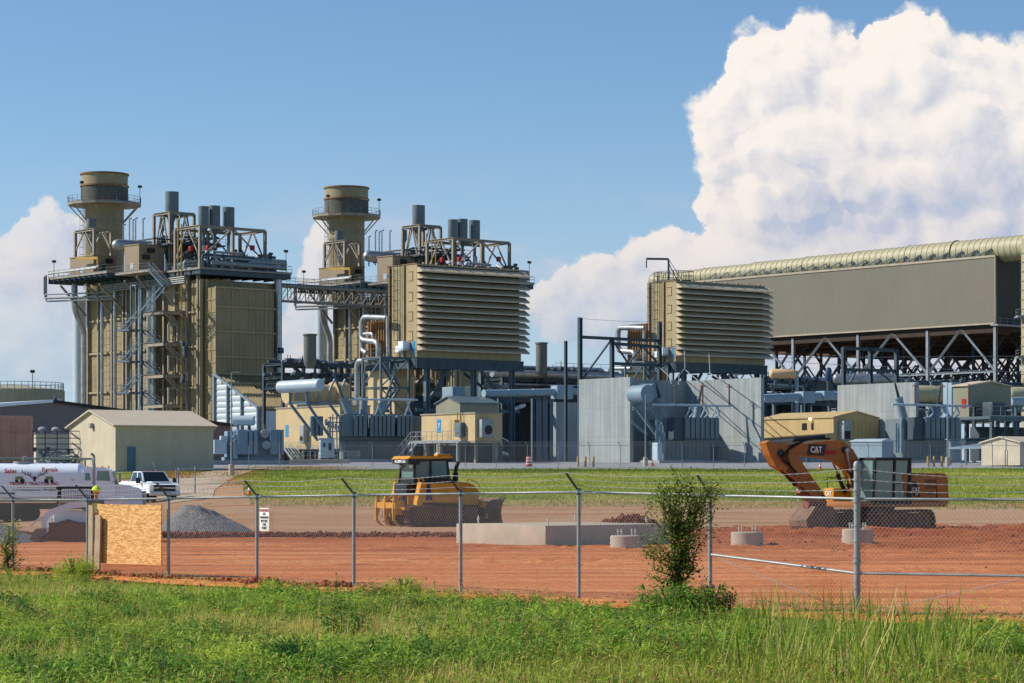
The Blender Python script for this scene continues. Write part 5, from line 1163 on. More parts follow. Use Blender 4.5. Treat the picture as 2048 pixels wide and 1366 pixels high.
    # steel frames holding the silencers
    def frame(x0,y0,x1,y1,z0,z1,nx=1,w=.42,brace=True):
        m=MB(); xs=[x0+(x1-x0)*k/nx for k in range(nx+1)]
        for x in xs:
            for y in(y0,y1): m.hbeam((x,y,z0),(x,y,z1),w,w,.07,up=(1,0,0))
            m.hbeam((x,y0,z1),(x,y1,z1),w,w,.07)
        for y in(y0,y1): m.hbeam((x0,y,z1),(x1,y,z1),w,w,.07)
        if brace:
            for y in(y0,y1): 
                mx=(x0+x1)/2; m.beam((x0,y,z0+(z1-z0)*.25),(mx-.3,y,z1-.2),.2); m.beam((x1,y,z0+(z1-z0)*.25),(mx+.3,y,z1-.2),.2)
            for x in(x0,x1):
                my=(y0+y1)/2; m.beam((x,y0,z0+(z1-z0)*.25),(x,my-.3,z1-.2),.2); m.beam((x,y1,z0+(z1-z0)*.25),(x,my+.3,z1-.2),.2)
        m.build('support_frame',M['beamtan'],t,smooth=False)
    def sil(px,u,ytop,ybot,wpx,cone=1.5):
        v=fr.v(px,u); z1=fr.h(ytop,u,v); z0=fr.h(ybot,u,v); r=wpx*.5*fr.w(u,v).y/F
        m=MB(); m.lathe([(r*.3,z0-cone-1.5),(r*.3,z0-cone),(r*.55,z0-cone*.6),(r*.9,z0-cone*.2),(r,z0),(r,z1-.05),(r*1.02,z1-.05),(r*1.02,z1),(r*.9,z1),(r*.88,z1-.4)],(u,v,0),28,cap=False); s=m.build('silencer',M['silo'],t)
        q=MB(); q.bend([(u,v,z0-cone-1.4),(u,v,z0-cone-3),(u+2,v+1,z0-cone-4)],r*.28,10); q.build('vent_pipe',M['silver'],s); return u,v
    z=e1[4]; cx,cy=(e1[0]+e1[2])/2,(e1[1]+e1[3])/2
    frame(e1[0]+.3,e1[1]+.3,e1[2]-.8,e1[3]-1.2,z,fr.h(458,e1[0],e1[1]))
    sil(183,-1.2,438,457,19,.8)
    ua,va=2.0,fr.v(340,2.0); frame(ua,va,fr.u(388,va),fr.v(308,ua),D,fr.h(425,ua,va)); sil(344,5,384,424,27,1.7)
    ua2=.6; vb=fr.v(400,ua2); u_e=fr.u(530,vb); frame(ua2,vb,u_e,vb+7,D,fr.h(452,ua2,vb),2)
    sil(407,4.5,413,452,21); sil(429,6.5,412,452,23); sil(457,9.0,415,452,24); sil(325,9,436,455,12,.8)
    # drums, pipe maze
    v=fr.v(236,-2); m=MB(); r=.95; zc=fr.h(490,-2,v); m.lathe([(.05,-1.0),(r*.6,-.8),(r*.9,-.4),(r,0),(r,7),(r*.8,7.6),(.05,7.9)],(-2,v,zc),20,'x'); m.build('steam_drum',M['silver'],t)
    v=fr.v(345,3); zc=fr.h(512,3,v); r=1.6; m=MB(); m.lathe([(.05,-.8),(r*.7,-.6),(r,0),(r,4.2),(r*.7,4.8),(.05,5)],(3,v,zc),22,'x'); m.build('steam_drum',mat('drum_grey',lin(126,128,132),.45,metal=.4),t)
    uR=fr.u(575,-.8)
    for k in range(26):
        m=MB(); u=rs.uniform(0,uR); v=rs.uniform(-.8,10); z0=D+rs.uniform(.4,3); L=rs.uniform(3,10); m.bend([(u,v,D),(u,v,z0),(min(uR,u+L),v,z0),(min(uR,u+L),v+rs.uniform(1,4),z0),(min(uR,u+L),v+4,z0+rs.uniform(-1,2))],rs.uniform(.12,.32),8); m.build('roof_pipe',M['galv'] if k%3 else M['dgrey'],t)
    m=MB(); m.tube((1.5,-1.0,D+1.0),(uR-.5,-1.0,D+.8),.36,12); m.tube((2,-.4,D+1.9),(uR-1,-.2,D+1.7),.2,10)
    m.build('header_pipe',M['galv'],t)
    m=MB()
    for k in range(70):
        m.grp(); u=rs.uniform(.5,uR-.3); v=rs.uniform(-1.2,9); zz=D+rs.uniform(.8,3.2); m.tube((u,v,D),(u,v,zz),.05,5); s=rs.uniform(.15,.4); m.bbox(u-s,v-s*.6,zz-s*.6,u+s,v+s*.6,zz+s*.5,.05)
    m.build('valve',M['dgrey'],t)
    m=MB()
    for k in range(5): u=rs.uniform(1,uR-1); v=rs.uniform(-.5,8); z0=D+rs.uniform(2,3.5); m.bbox(u-.3,v-.3,z0,u+.3,v+.3,z0+.8,.1)
    m.build('red_valve',M['red'],t)
    # pipe maze with vent stubs between the stack and the frames
    m=MB()
    for k in range(26):
        v=rs.uniform(8,24); u=rs.uniform(1,9); m.tube((u,v,D),(u,v,D+rs.uniform(4.5,6.6)),.07,5)
    for k in range(18):
        v=rs.uniform(9,15); z0=D+rs.uniform(4,6.5); m.tube((rs.uniform(0,3),v,z0),(rs.uniform(7,11),v,z0),rs.uniform(.07,.2),6); u=rs.uniform(1,9); m.tube((u,8,z0+.2),(u,24,z0+.2),rs.uniform(.07,.16),6)
    plat(m,1,8,10,24,D+4.6,.12); m.rail([(1,8,D+4.6),(1,24,D+4.6)]); m.rail([(1,8,D+4.6),(10,8,D+4.6)]); m.build('upper_pipework',M['dgrey'],t)
    m=MB()
    for px,yt in((259,438),(266,440),(271,437),(286,438),(247,450)):
        u=3; v=fr.v(px,u); z1=fr.h(yt,u,v); m.tube((u,v,D+4),(u,v,z1),.13,8); m.tube((u,v,z1),(u+.4,v,z1+.12),.12,6)
    m.build('vent_stub',M['silver'],t)
    # stack
    us=5.0; vs_=fr.v(209,us); Ys=fr.w(us,vs_).y; k=Ys/F; rl=38.5*k; rt=47*k
    z=lambda py: fr.h(py,us,vs_)
    m=MB(); m.lathe([(rl,D-2),(rl,z(458)),(rl*1.015,z(457)),(rl*1.015,z(454)),(rl,z(453)),(rl,z(418)),(rl*1.04,z(412)),(rt,z(406)),(rt,z(403))],(us,vs_,0),48); m.lathe([(rt*.985,z(374)),(rt*.985,z(349)),(rt*.9,z(349)),(rt*.9,z(360))],(us,vs_,0),48,cap=False)
    st=m.build('stack',M['stack'],t,ang=40)
    m=MB(); m.lathe([(rt,z(403)),(rt,z(375))],(us,vs_,0),48,cap=False); m.build('wire_lagging',M['mesh_dark'],st)
    m=MB()
    for py,rr in((349.5,1.02),(373,1.02),(404,1.01)): m.lathe([(rt*rr-.12,z(py)-.12),(rt*rr+.06,z(py)-.12),(rt*rr+.06,z(py)+.12),(rt*rr-.12,z(py)+.12)],(us,vs_,0),48,cap=False)
    m.build('stack_ring',M['rustring'],st)
    m=MB(); zp=z(408); rp=73*k
    N_=16; a=[(us+rp*math.cos(2*PI*i/N_),vs_+rp*math.sin(2*PI*i/N_)) for i in range(N_)]; b=[(us+rl*math.cos(2*PI*i/N_),vs_+rl*math.sin(2*PI*i/N_)) for i in range(N_)]
    m.add([(x,y,zp+dz) for dz in(0,-.35) for x,y in a]+[(x,y,zp+dz) for dz in(0,-.35) for x,y in b],[(i,(i+1)%N_,2*N_+(i+1)%N_,2*N_+i) for i in range(N_)]+[(N_+i,3*N_+i,3*N_+(i+1)%N_,N_+(i+1)%N_) for i in range(N_)]+[(i,N_+i,N_+(i+1)%N_,(i+1)%N_) for i in range(N_)])
    pl=m.build('stack_platform',M['beamtan'],st,smooth=False)
    m=MB(); m.rail([(x,y,zp) for x,y in a+[a[0]]],1.1,.03,1.5); m.build('platform_rail',M['grey'],st)
    m=MB()
    for i in range(0,N_,2): m.beam((a[i][0]*.97+us*.03,a[i][1]*.97+vs_*.03,zp-.35),(us+rl*math.cos(2*PI*i/N_),vs_+rl*math.sin(2*PI*i/N_),zp-3.2),.16)
    m.build('platform_brace',M['beamtan'],st)
    m=MB(); an=R(-150-40); p=(us+(rl+.4)*math.cos(an),vs_+(rl+.4)*math.sin(an),D-1); m.ladder(p,zp-D+1,(math.sin(an),-math.cos(an),0),.5,(math.cos(an),math.sin(an),0)); m.build('caged_ladder',M['grey'],st)
    for an in(200,330):
        m=MB(); x,y=us+rp*.96*math.cos(R(an)),vs_+rp*.96*math.sin(R(an)); m.tube((x,y,zp),(x,y,zp+2.9),.05,5); m.bbox(x-.3,y-.2,zp+2.8,x+.3,y+.2,zp+3.2,.05); m.build('flood_lamp',M['black'],st)
    # stair tower
    u_p=-4.0; vn=fr.v(327,u_p); vl=fr.v(287,u_p); ur=fr.u(380,vn); levels=[fr.h(p,u_p,vn) for p in(621,684,748,808)]
    pf=MB(); 
    for zz in levels: pf.grp(); pf.box(u_p,vn,zz-.55,ur,vn+.1,zz); pf.box(u_p,vn,zz-.55,u_p+.12,vl,zz); pf.box(u_p,vn,zz-.12,0,vl,zz-.02); pf.box(u_p+.1,vl-.12,zz-.5,0,vl,zz-.1)
    pf.grp(); pf.box(u_p,vn,fr.h(582,u_p,vn)-.3,fr.u(392,vn),vn+.2,fr.h(582,u_p,vn)); pf.build('landing',M['beamtan'],t,smooth=False)
    m=MB()
    for zz in levels: m.rail([(ur,vn,zz),(u_p+3.0,vn,zz)],1.1,.03,1.2); m.rail([(u_p,vn+2.5,zz),(u_p,vl,zz)],1.1,.03,1.2)
    m.build('landing_rail',M['grey'],t)
    for i,zz in enumerate([fr.h(600,u_p,vn)]+levels):
        st_=MB(); topz=zz; 
        if i==0: 
            p_t=(u_p-.6,fr.v(312,u_p),D); p_b=(u_p-.6,fr.v(343,u_p),fr.h(576,u_p,vn)); stairs(st_,p_t,p_b,.9,(-1,0,0)); stairs(st_,(u_p-.6,fr.v(338,u_p),p_b[2]),(u_p-.6,fr.v(297,u_p),levels[0]),.9,(-1,0,0)); st_.build('staircase',M['stairblue'],t); continue
        if i>len(levels): break
        nz_=levels[i] if i<len(levels) else 0
        zm=fr.h(658+63*(i-1),u_p,vl) if i<4 else 1
        v_m0,v_m1=fr.v(272,u_p),fr.v(252,u_p)
        if i<len(levels):
            stairs(st_,(u_p-.6,fr.v(290,u_p),zz),(u_p-.6,v_m1+.0 if False else fr.v(258,u_p),zm),.9,(-1,0,0)); stairs(st_,(u_p+.4,fr.v(276,u_p),zm),(u_p+.4,fr.v(306,u_p),nz_),.9,(-1,0,0) if False else (1,0,0))
            st_.box(u_p-1.6,fr.v(276,u_p),zm-.22,u_p+1.2,v_m1,zm); st_.rail([(u_p-1.55,fr.v(270,u_p),zm),(u_p-1.55,v_m1,zm),(u_p+1.2,v_m1,zm)],1.1,.03,1.2); st_.build('staircase',M['stairblue'],t)
    m=MB()
    for px in(283,380): v=fr.v(px,u_p+.3) if px<300 else vn; u=u_p+.3 if px<300 else ur; m.hbeam((u,v,0),(u,v,fr.h(575)),.3,.3,.05,up=(1,0,0))
    for px in(262,272): v=fr.v(px,u_p-.5); m.hbeam((u_p-.5,v,0),(u_p-.5,v,D-2),.2,.2,.04,up=(1,0,0))
    m.build('tower_column',M['grey'],t,smooth=False)
    m=MB()
    for zz in levels: m.beam((u_p+.8,vn,zz-.4),(ur-.2,vn,zz-3.4),.2); m.beam((u_p+.3,vn,zz-.5),(0,vn,zz-3.5),.18)
    m.build('tower_brace',M['beamtan'],t,smooth=False)
    for zz in levels[:3]:
        m=MB(); v=vn+.3; a=fr.u(337,v); b=fr.u(355,v); z0=zz-4.6
        for x in(a,b): m.box(x-.13,v-.13,z0,x+.13,v+.13,z0+2.6)
        m.box(a-.13,v-.14,z0+2.3,b+.13,v+.14,z0+2.6); m.build('access_frame',M['beamtan'],t)
    m=MB()
    for k in range(5):
        for zz in levels: m.tube((-1.0,vn+1+k*.8,zz-3.5),(-1.0,vn+1+k*.8,zz-.5),.06,5); 
    for k in range(6): v=fr.v(368+rs.uniform(-3,3),-2); zz=rs.uniform(2,25); m.bbox(-2.3,v-.3,zz,-1.6,v+.3,zz+.8,.08)
    m.tube((-2,fr.v(372,-2),0),(-2,fr.v(372,-2),D),.09,6); m.build('small_pipework',M['dgrey'],t)
    # yellow davit crane on the balcony
    m=MB(); v=fr.v(196,-4.6); m.tube((-4.6,v,D+.5),(-4.6,v,fr.h(516,-4.6,v)),.22,8); m.beam((-4.6,v,fr.h(516,-4.6,v)),(-5.0,v+6,fr.h(512,-4.6,v)),.25,.4); m.build('davit_crane',M['ypipe'],t)
    for px,u,dz in((108,uA,2.3),(572,-1,2.6)):
        m=MB(); v=fr.v(px,u) if px<500 else -1.7; uu2=u if px<500 else fr.u(px,-1.7); m.tube((uu2,v,D),(uu2,v,D+dz+.8),.05,5); m.bbox(uu2-.3,v-.2,D+dz+.6,uu2+.3,v+.2,D+dz+1.0,.05); m.build('flood_lamp',M['black'],t)
    return t,fr,us,vs_,D
def stackmat():
    m=mat('stack_tan',lin(152,143,112),.6,var=.1,streak=.35,vs=.3,stain=.3,scol=lin(140,92,56)); return m
M['stack']=stackmat(); M['mesh_dark']=mat('wire_lagging',lin(92,92,84),.8,var=.25,vs=2.5,bump=.5,bs=6); M['rustring']=mat('rusty_ring',lin(140,104,68),.7,var=.25,vs=2)
M['stairblue']=mat('stair_steel',lin(84,106,124),.55,var=.12)
hr,hfr,hus,hvs,HD=boiler()
p1=hfr.w(hus,hvs); Y2=442.0; p2=Vector((wx(693,Y2),Y2,0)); off=Vector((p2.x-p1.x,p2.y-p1.y,0))
hr2=dup(hr,loc=(hfr.x+off.x,hfr.y+off.y,4.2),label='farther heat recovery boiler with rust streaked stack, partly hidden behind the louvred intake house')
hr2.scale=(1,1,1.02)
for c_ in kids(hr2):
    if c_.name.split('.')[0] in('inlet_duct','front_duct','corner_pipe','blue_valve'):
        for g_ in kids(c_): bpy.data.objects.remove(g_)
        bpy.data.objects.remove(c_)
# truss bridge between the two boilers
def bridge():
    fr=hfr; v=6.0; ua=fr.u(557,v); A=fr.w(ua,v,HD-1.3); B=Vector((hfr.x+off.x,hfr.y+off.y,4.2))+ (fr.w(-5.5,22,HD-1.3)-Vector(fr.loc())); B=A+(fr.w(1,0)-fr.w(0,0))*((B-A).dot(fr.w(1,0)-fr.w(0,0)))
    L=(B-A).length; t=thing('truss_bridge','long steel truss walkway linking the two boiler decks high above the yard','bridge',tuple(A),fr.t)
    m=MB(); h=2.4
    for y in(0,1.6):
        m.hbeam((0,y,0),(L,y,0),.25,.35,.05); m.hbeam((0,y,-h),(L,y,-h),.22,.25,.05); n=int(L/1.7)
        for k in range(n): x=L*k/n; m.beam((x,y,0),(x,y,-h),.12); m.beam((x,y,-h),(x+L/n,y,0),.1); 
    m.build('truss',M['beamtan'],t,smooth=False); m=MB(); m.box(0,0,.2,L,1.6,.3); m.build('walkway',M['grey'],t); m=MB(); m.rail([(0,0,.3),(L,0,.3)]); m.rail([(0,1.6,.3),(L,1.6,.3)]); m.build('handrail',M['grey'],t)
bridge()
# ================================================================ turbine air intake houses
G0=4.2
def obj(m,name,mt,par=None,**k): return m.build(name,M[mt] if isinstance(mt,str) else mt,par,**k)
def intake(px,Y,pxl,pxr,yt,yb,label,nl=13,crane=False):
    fr=Fr(px,Y,36,G0); t=thing('air_intake_house',label,'intake house',fr.loc(),fr.t); D=fr.v(pxl); W_=fr.u(pxr); zt=fr.h(yt); zb=fr.h(yb)
    m=MB(); m.box(.0,.35,zb,W_,D,zt); m.box(0,0,zb,W_,.35,zb+1.0); m.box(0,0,zt-.2,W_,.35,zt); m.box(-.02,0,zb+1.0,.15,.36,zt-.2); obj(m,'housing','tan2',t,smooth=False)
    m=MB(); m.box(.15,.3,zb+1.0,W_-.1,.349,zt-.2); obj(m,'louver_gap_shade',mat('filter_shadow',lin(34,33,32),.9),t)  # black backing panel; the shade in the louver gaps is put into its colour
    pit=(zt-zb-1.1)/nl
    for k in range(nl):
        z=zt-.12-(k+1)*pit+.18; d=1.15; top=z+pit*(.62 if k else .95); m=MB()
        m.prism([(0.3,z+.46),(-.02,z+.40),(-d,z-.2),(-d,z-.36),(-d+.08,z-.36),(-.02,z+.30),(.3,z+.36)],.06,W_+.5,'yz'); m.prism([(-.0,z+.35),(-d+.02,z-.2),(-d+.02,z-.3),(-.0,z-.3)],.0,.06,'yz'); m.prism([(-.0,z+.45),(-d+.02,z-.2),(-d+.02,z-.3),(-.0,z-.3)],W_+.5,W_+.55,'yz'); m.add([(.1,.3,top-.02),(.1,-d,z+.18),(.1,-d,z-.16),(.1,.3,z-.02)],[(0,1,2,3),(3,2,1,0)]) if False else None
        obj(m,'louver','louver',t,smooth=False)
    m=MB()
    for k in range(8): u=1+k*(W_-2)/7; m.bbox(u-.12,-.1,zt,u+.12,.2,zt+.18,.03)
    obj(m,'lifting_lug','beamtan',t)
    # side: ladder cage, hatch outlines, corner trim
    hz_=MB()
    for k,f in enumerate((.86,.62,.39,.16)):
        z=zb+1+(zt-zb-1)*f; y=.9
        for a,b in(((-.03,y,z-.55),(-.03,y+.9,z-.55)),((-.03,y,z+.55),(-.03,y+.9,z+.55)),((-.03,y,z-.55),(-.03,y,z+.55))): hz_.beam(a,b,.04,.05)
    obj(hz_,'hatch_trim','rust',t)
    m=MB(); dl=D*.62; m.ladder((-.25,dl,zb),zt-zb+.9,(0,1,0),.5,(-1,0,0)); m.ladder((-.25,dl+1.4,zb+3),zt-zb-3,(0,1,0),.5,(-1,0,0)); obj(m,'caged_ladder','dgrey',t)
    m=MB(); m.hbeam((-.12,D,zb),(-.12,D,zt),.25,.25,.04,up=(1,0,0)); m.hbeam((-.12,dl-1.0,zb),(-.12,dl-1.0,zt),.15,.15,.03,up=(1,0,0)); m.box(-.1,-.05,zt,.1,D,zt+.08); obj(m,'wall_trim','rust2',t)
    m=MB(); m.bbox(-1.1,1.4,zb+.9,-.1,2.5,zb+2.0,.05); c=obj(m,'control_cabinet','white',t); m=MB(); m.bbox(-.9,2.7,zb+.7,-.1,3.4,zb+1.5,.05); obj(m,'control_cabinet','white',t); m=MB(); m.box(-.06,.4,zb+.5,-.02,.9,zb+2.0); obj(m,'hazard_sign','sign_blue',t)
    # ribbed transition duct behind
    D2=fr.v(pxl-46); z1=fr.h(yt+112 if not crane else yt+85,0,D); z0=zb+.3
    m=MB(); m.box(.3,D+.05,z0,W_*.5,D2,z1); m.box(.6,D+.05,z0-9,W_*.22,D2+.8,z0); du=obj(m,'transition_duct','beige',t,smooth=False)
    m=MB(); n=9
    for k in range(n): v=D+.3+(D2-D-.5)*k/(n-1); m.box(-.05,v-.06,z0,.32,v+.06,z1)
    obj(m,'duct_rib','rust2',du)
    # support steel
    m=MB(); zd=zb-.05; m.box(-.2,-.3,zd-1.25,W_+.2,.1,zd-.85); m.box(-.2,-.25,zd-.9,W_+.2,-.15,zd-.3); m.box(-.2,-.3,zd-.35,W_+.2,.1,zd)
    for u in (0,W_*.25,W_*.5,W_*.75,W_): m.hbeam((u,-.1,zd-.6),(u,D+2,zd-.6),.3,1.0,.06)
    m.box(-.2,-.2,zd-1.2,.1,D+6,zd)
    for k in range(12): u=W_*k/11; m.box(u-.05,-.3,zd-1.2,u+.05,-.1,zd)
    obj(m,'support_deck','dgrey',t,smooth=False)
    m=MB()
    for u in(1.6,W_*.55,W_-1.2):
        for v in(.3,D+1): m.hbeam((u,v,0),(u,v,zd-1.2),.55,.55,.08,up=(1,0,0))
    for v in(.3,D+1): m.hbeam((0,v,zd-6.2),(W_,v,zd-6.2),.35,.4,.06)
    m.hbeam((1.6,.3,zd-5.5),(W_*.3,.3,zd-1.3),.3,.3,.05); m.hbeam((W_*.62,.3,zd-1.3),(W_-1.2,.3,zd-6),.3,.3,.05); m.hbeam((1.6,D+1,zd-6),(W_*.4,D+1,zd-1.3),.3,.3,.05); m.hbeam((W_-1,.3,zd-6),(W_*.75,D+1,zd-1.3),.3,.3,.05)
    obj(m,'support_column','grey',t,smooth=False)
    rs=random.Random(5)
    for k in range(10):
        m=MB(); u=rs.uniform(0,W_); z=rs.uniform(2,zd-2); v=rs.uniform(.8,5); m.bend([(u-4,v,z),(u,v,z),(u,v,z-rs.uniform(1,3)),(u+3,v+1,z-2.2)],rs.uniform(.12,.35),8); obj(m,'under_pipe','grey' if k%2 else 'silver',t)
    m=MB(); 
    for k in range(7): u=rs.uniform(0,W_-3); v=rs.uniform(2.5,6); z=rs.uniform(.2,6); m.bbox(u,v,z,u+rs.uniform(1.5,3.5),v+2,z+rs.uniform(1.2,3),.1)
    obj(m,'machinery','dgrey',t)
    m=MB(); m.box(W_*.2,D+2,0,W_+2,D+9,zd-4.2); obj(m,'turbine_enclosure','dgrey',t)
    # stair tower at the left front
    m=MB(); a0,a1=-4.4,-.4; v0,v1=1.2,5.2
    for u in(a0,a1):
        for v in(v0,v1): m.hbeam((u,v,0),(u,v,zd),.22,.22,.04,up=(1,0,0))
    for z in(zd-.1,zd-3.6,zd-7):
        for v in(v0,v1): m.hbeam((a0,v,z),(a1,v,z),.2,.2,.04)
        for u in(a0,a1): m.hbeam((u,v0,z),(u,v1,z),.2,.2,.04)
    m.beam((a0,v0,zd-3.5),(a1,v0,zd-.2),.14); m.beam((a1,v0,zd-7),(a0,v0,zd-3.7),.14); m.beam((a0,v0,zd-7),(a1,v0,zd-10.3),.14); m.beam((a0,v1,zd-3.5),(a0,v0,zd-.2),.14)
    tw=obj(m,'stair_tower','grey',t,smooth=False); m=MB(); s_=1
    for z in(zd,zd-3.5,zd-7): stairs(m,(a0+.6 if s_>0 else a1-.6,v0+.9,z),(a1-.8 if s_>0 else a0+.8,v0+.9,z-3.4),.8,(0,1,0)); s_=-s_
    obj(m,'staircase','stairblue',tw); m=MB(); m.rail([(0,v0,zd),(a0,v0,zd),(a0,v1,zd)]); m.rail([(a1,-.2,zd),(-.2,-.2,zd)]); obj(m,'handrail','grey',tw)
    if crane:
        m=MB(); x,y=1.2,3.0; m.tube((x,y,zt),(x,y,zt+3.1),.14,8); m.beam((x,y,zt+3.1),(x-2.0,y+2.2,zt+3.2),.2,.28); m.beam((x,y,zt+2.6),(x+1.2,y-.6,zt),.1); m.beam((x-2,y+2.2,zt+3.1),(x-2,y+2.2,zt+2.0),.12); m.tube((x,y,zt+3.1),(x+1.6,y-1,zt+.2),.04,5); obj(m,'davit_crane','dgrey',t)
        m=MB(); m.rail([(0,.5,zt+.1),(3.4,.5,zt+.1),(3.4,4.6,zt+.1),(0,4.6,zt+.1),(0,.5,zt+.1)],1.3,.04,.9); plat(m,0,.5,3.4,4.6,zt+.2,.25); obj(m,'roof_platform','dgrey',t)
    def sil_(p,pts,r): mm=MB(); mm.bend(pts,r,12); return obj(mm,'inlet_pipe','silver',t)
    return t,fr,D,W_,zt,zb,D2
M['rust2']=mat('weathered_trim',lin(150,118,84),.6,var=.2,vs=2)
ih,f1,D1,W1,zt1,zb1,D21=intake(834,300,781,1042,527,715,'large tan air intake house with thirteen rows of louvres, left of the two')
ih2,f2,D2_,W2,zt2,zb2,D22=intake(1352,330,1300,1530,561,724,'smaller tan louvred intake house at right with a small crane on its roof',13,True)
def loops(par,fr,D,pts_list,s=1.0,ox=0,oy=0):
    for pts,r in pts_list:
        P=[]
        for px,py in pts:
            u=-1.1; v=fr.v(px,u); P.append((u,v,fr.h(py,u,v)))
        m=MB(); m.bend(P,r,12,br=r*2.6); obj(m,'bleed_pipe','silver',par)
loops(ih,f1,D1,[([(774,636),(725,634),(722,680),(757,684),(757,722)],.36),([(775,632),(776,716)],.22),([(728,668),(746,667),(747,684)],.2),([(740,722),(714,722),(714,822)],.34),([(724,684),(724,700),(733,706)],.3)])
loops(ih2,f2,D2_,[([(1290,656),(1236,655),(1236,702),(1270,704),(1270,726)],.36),([(1288,656),(1288,722)],.22),([(1230,737),(1262,737)],.28)])
# ================================================================ transformers
def fins(m,x0,x1,y0,y1,z0,z1,n):
    for k in range(n): x=x0+(x1-x0)*(k+.1)/n; m.bbox(x,y0,z0,x+(x1-x0)/n*.8,y1,z1,.04)
def bushing(t,p,q,r,mt='grey',turret=1.8,tr=.4):
    p=Vector(p); q=Vector(q); d=(q-p).normalized(); m=MB(); m.tube(p,p+d*turret,tr,16); m.tube(p+d*turret,p+d*(turret+.12),tr*1.12,16); tt=obj(m,'turret','xfmr',t)
    m=MB(); a=p+d*(turret+.12); n=16
    for k in range(n):
        f=k/n; b=a.lerp(q,f); c=a.lerp(q,(k+1)/n); rr=r*(1-.35*f); m.tube(b,c,rr*.7,10); m.tube(b,b.lerp(c,.3),rr,10)
    m.tube(q,q+d*.3,r*.3,6); obj(m,'bushing',mt,tt)
def arrester(t,x,y,z0,z1,mt='brownins'):
    m=MB(); m.tube((x,y,z0),(x,y,z1),.07,8); n=int((z1-z0)/.14)
    for k in range(n): z=z0+k*.14; m.tube((x,y,z),(x,y,z+.05),.115,10)
    m.path([(x+.33*math.cos(a*PI/6),y+.33*math.sin(a*PI/6),z1-.3) for a in range(12)],.03,5,close=True)
    for a in(0,2.1,4.2): m.tube((x,y,z1),(x+.33*math.cos(a),y+.33*math.sin(a),z1-.3),.02,4)
    obj(m,'surge_arrester',mt,t)
M['brownins']=mat('brown_insulator',lin(112,88,80),.4,var=.1)
def mainx(label,px,Y,deg=10,full=True,group=None):
    # origin at the left front corner of the radiator row; y points away
    X=wx(px,Y); k=Y/F; t=thing('power_transformer',label,'transformer',(X,Y,G0-.05),R(deg)); hh=lambda py: wz(py,Y)-G0
    w=lambda p:(p-683)*k
    zt,zb=hh(829),hh(872)
    if full:
        m=MB(); m.box(w(683),-.1,zb,w(706),1.4,zt); fins(m,w(706),w(733),-.9,.5,zb,zt,3); obj(m,'radiator','rad',t)
        m=MB(); fins(m,w(738),w(789),-.9,.9,zb,zt,6); obj(m,'radiator','rad',t)
        m=MB(); fins(m,w(793),w(827),-.9,.9,zb,zt,4); m.box(w(829),-.2,zb,w(843),2.2,zt-.1); obj(m,'radiator','rad',t)
        m=MB(); fins(m,w(624),w(650),1.5,3.2,zb+.1,zt-.1,3); obj(m,'radiator','rad',t)
    m=MB(); m.bbox(w(690),1.0,.2,w(812),5,zb+.6,.06)
    for j in range(16): x=w(692)+(w(810)-w(692))*j/15; m.box(x-.06,.84,.3,x+.06,1.02,zb)
    m.box(w(686),.6,zb-.35,w(830),5.2,zb-.05); m.box(w(690),1.2,zb+.5,w(812),4.8,zt+.15); tank=obj(m,'tank','rad',t,smooth=False)
    m=MB(); m.box(w(640),-1,-.6,w(830),5.6,.2); obj(m,'plinth','conc',t)
    zt2_=zt+.1; 
    bushing(t,(w(704),2.4,zt2_),(w(672),2.4,hh(745)),.2,tr=.42); bushing(t,(w(732),2.6,zt2_),(w(735),2.6,hh(742)),.2,tr=.42); bushing(t,(w(766),2.4,zt2_),(w(794),2.4,hh(748)),.2,tr=.42)
    for p,z0 in((700,797),(763,797),(829,797)): arrester(t,w(p),-.4,hh(z0),hh(750))
    m=MB(); m.tube((w(698),-.4,hh(798)),(w(836),-.4,hh(798)),.11,8)
    for p in(752,812): m.tube((w(p),.5,zt),(w(p)+.5,-.4,hh(798)),.09,6); m.tube((w(p+14),.5,zt),(w(p),-.4,hh(798)),.09,6)
    obj(m,'busbar','xlight',t)
    m=MB(); m.bbox(w(636),-2.6,hh(915),w(664),-1.4,hh(878),.04); m.box(w(633),-2.75,hh(878),w(667),-1.3,hh(876)); c=obj(m,'control_cabinet','xlight',t)
    m=MB(); m.bbox(w(641),-2.64,hh(894),w(646),-2.6,hh(886),.02); m.bbox(w(652),-2.64,hh(900),w(658),-2.6,hh(886),.02); obj(m,'cabinet_window','black',c)
    m=MB(); m.rail([(w(602),-3.4,hh(922)),(w(690),-3.4,hh(922))],1.05,.03,1.1); m.rail([(w(602),-3.4,hh(922)),(w(602),-1,hh(922))]); stairs(m,(w(690),-3.4,hh(921)),(w(712),-3.4,0),.9,(0,1,0)); plat(m,w(602),-3.4,w(690),-1,hh(921),.15); obj(m,'service_platform','galv',t)
    m=MB()
    for j in range(14): x=w(655)+random.uniform(0,2.2); m.tube((x,.3+random.random(),1),(x,.3+random.random(),hh(random.uniform(825,850))),.07,6)
    for j in range(5): x=w(650)+j*.35; m.bbox(x,-.2,hh(850+j*3),x+.25,.2,hh(845+j*3)+.4,.04)
    for j in range(4): m.tube((w(655),0,hh(835+j*9)),(w(690),.5,hh(835+j*9)),.06,6)
    obj(m,'oil_pipework','xfmr',t)
    return t,w,hh,k
xt,w,hh,k=mainx('biggest grey power transformer with long radiator row and white conservator drum on diagonal legs',683,268)
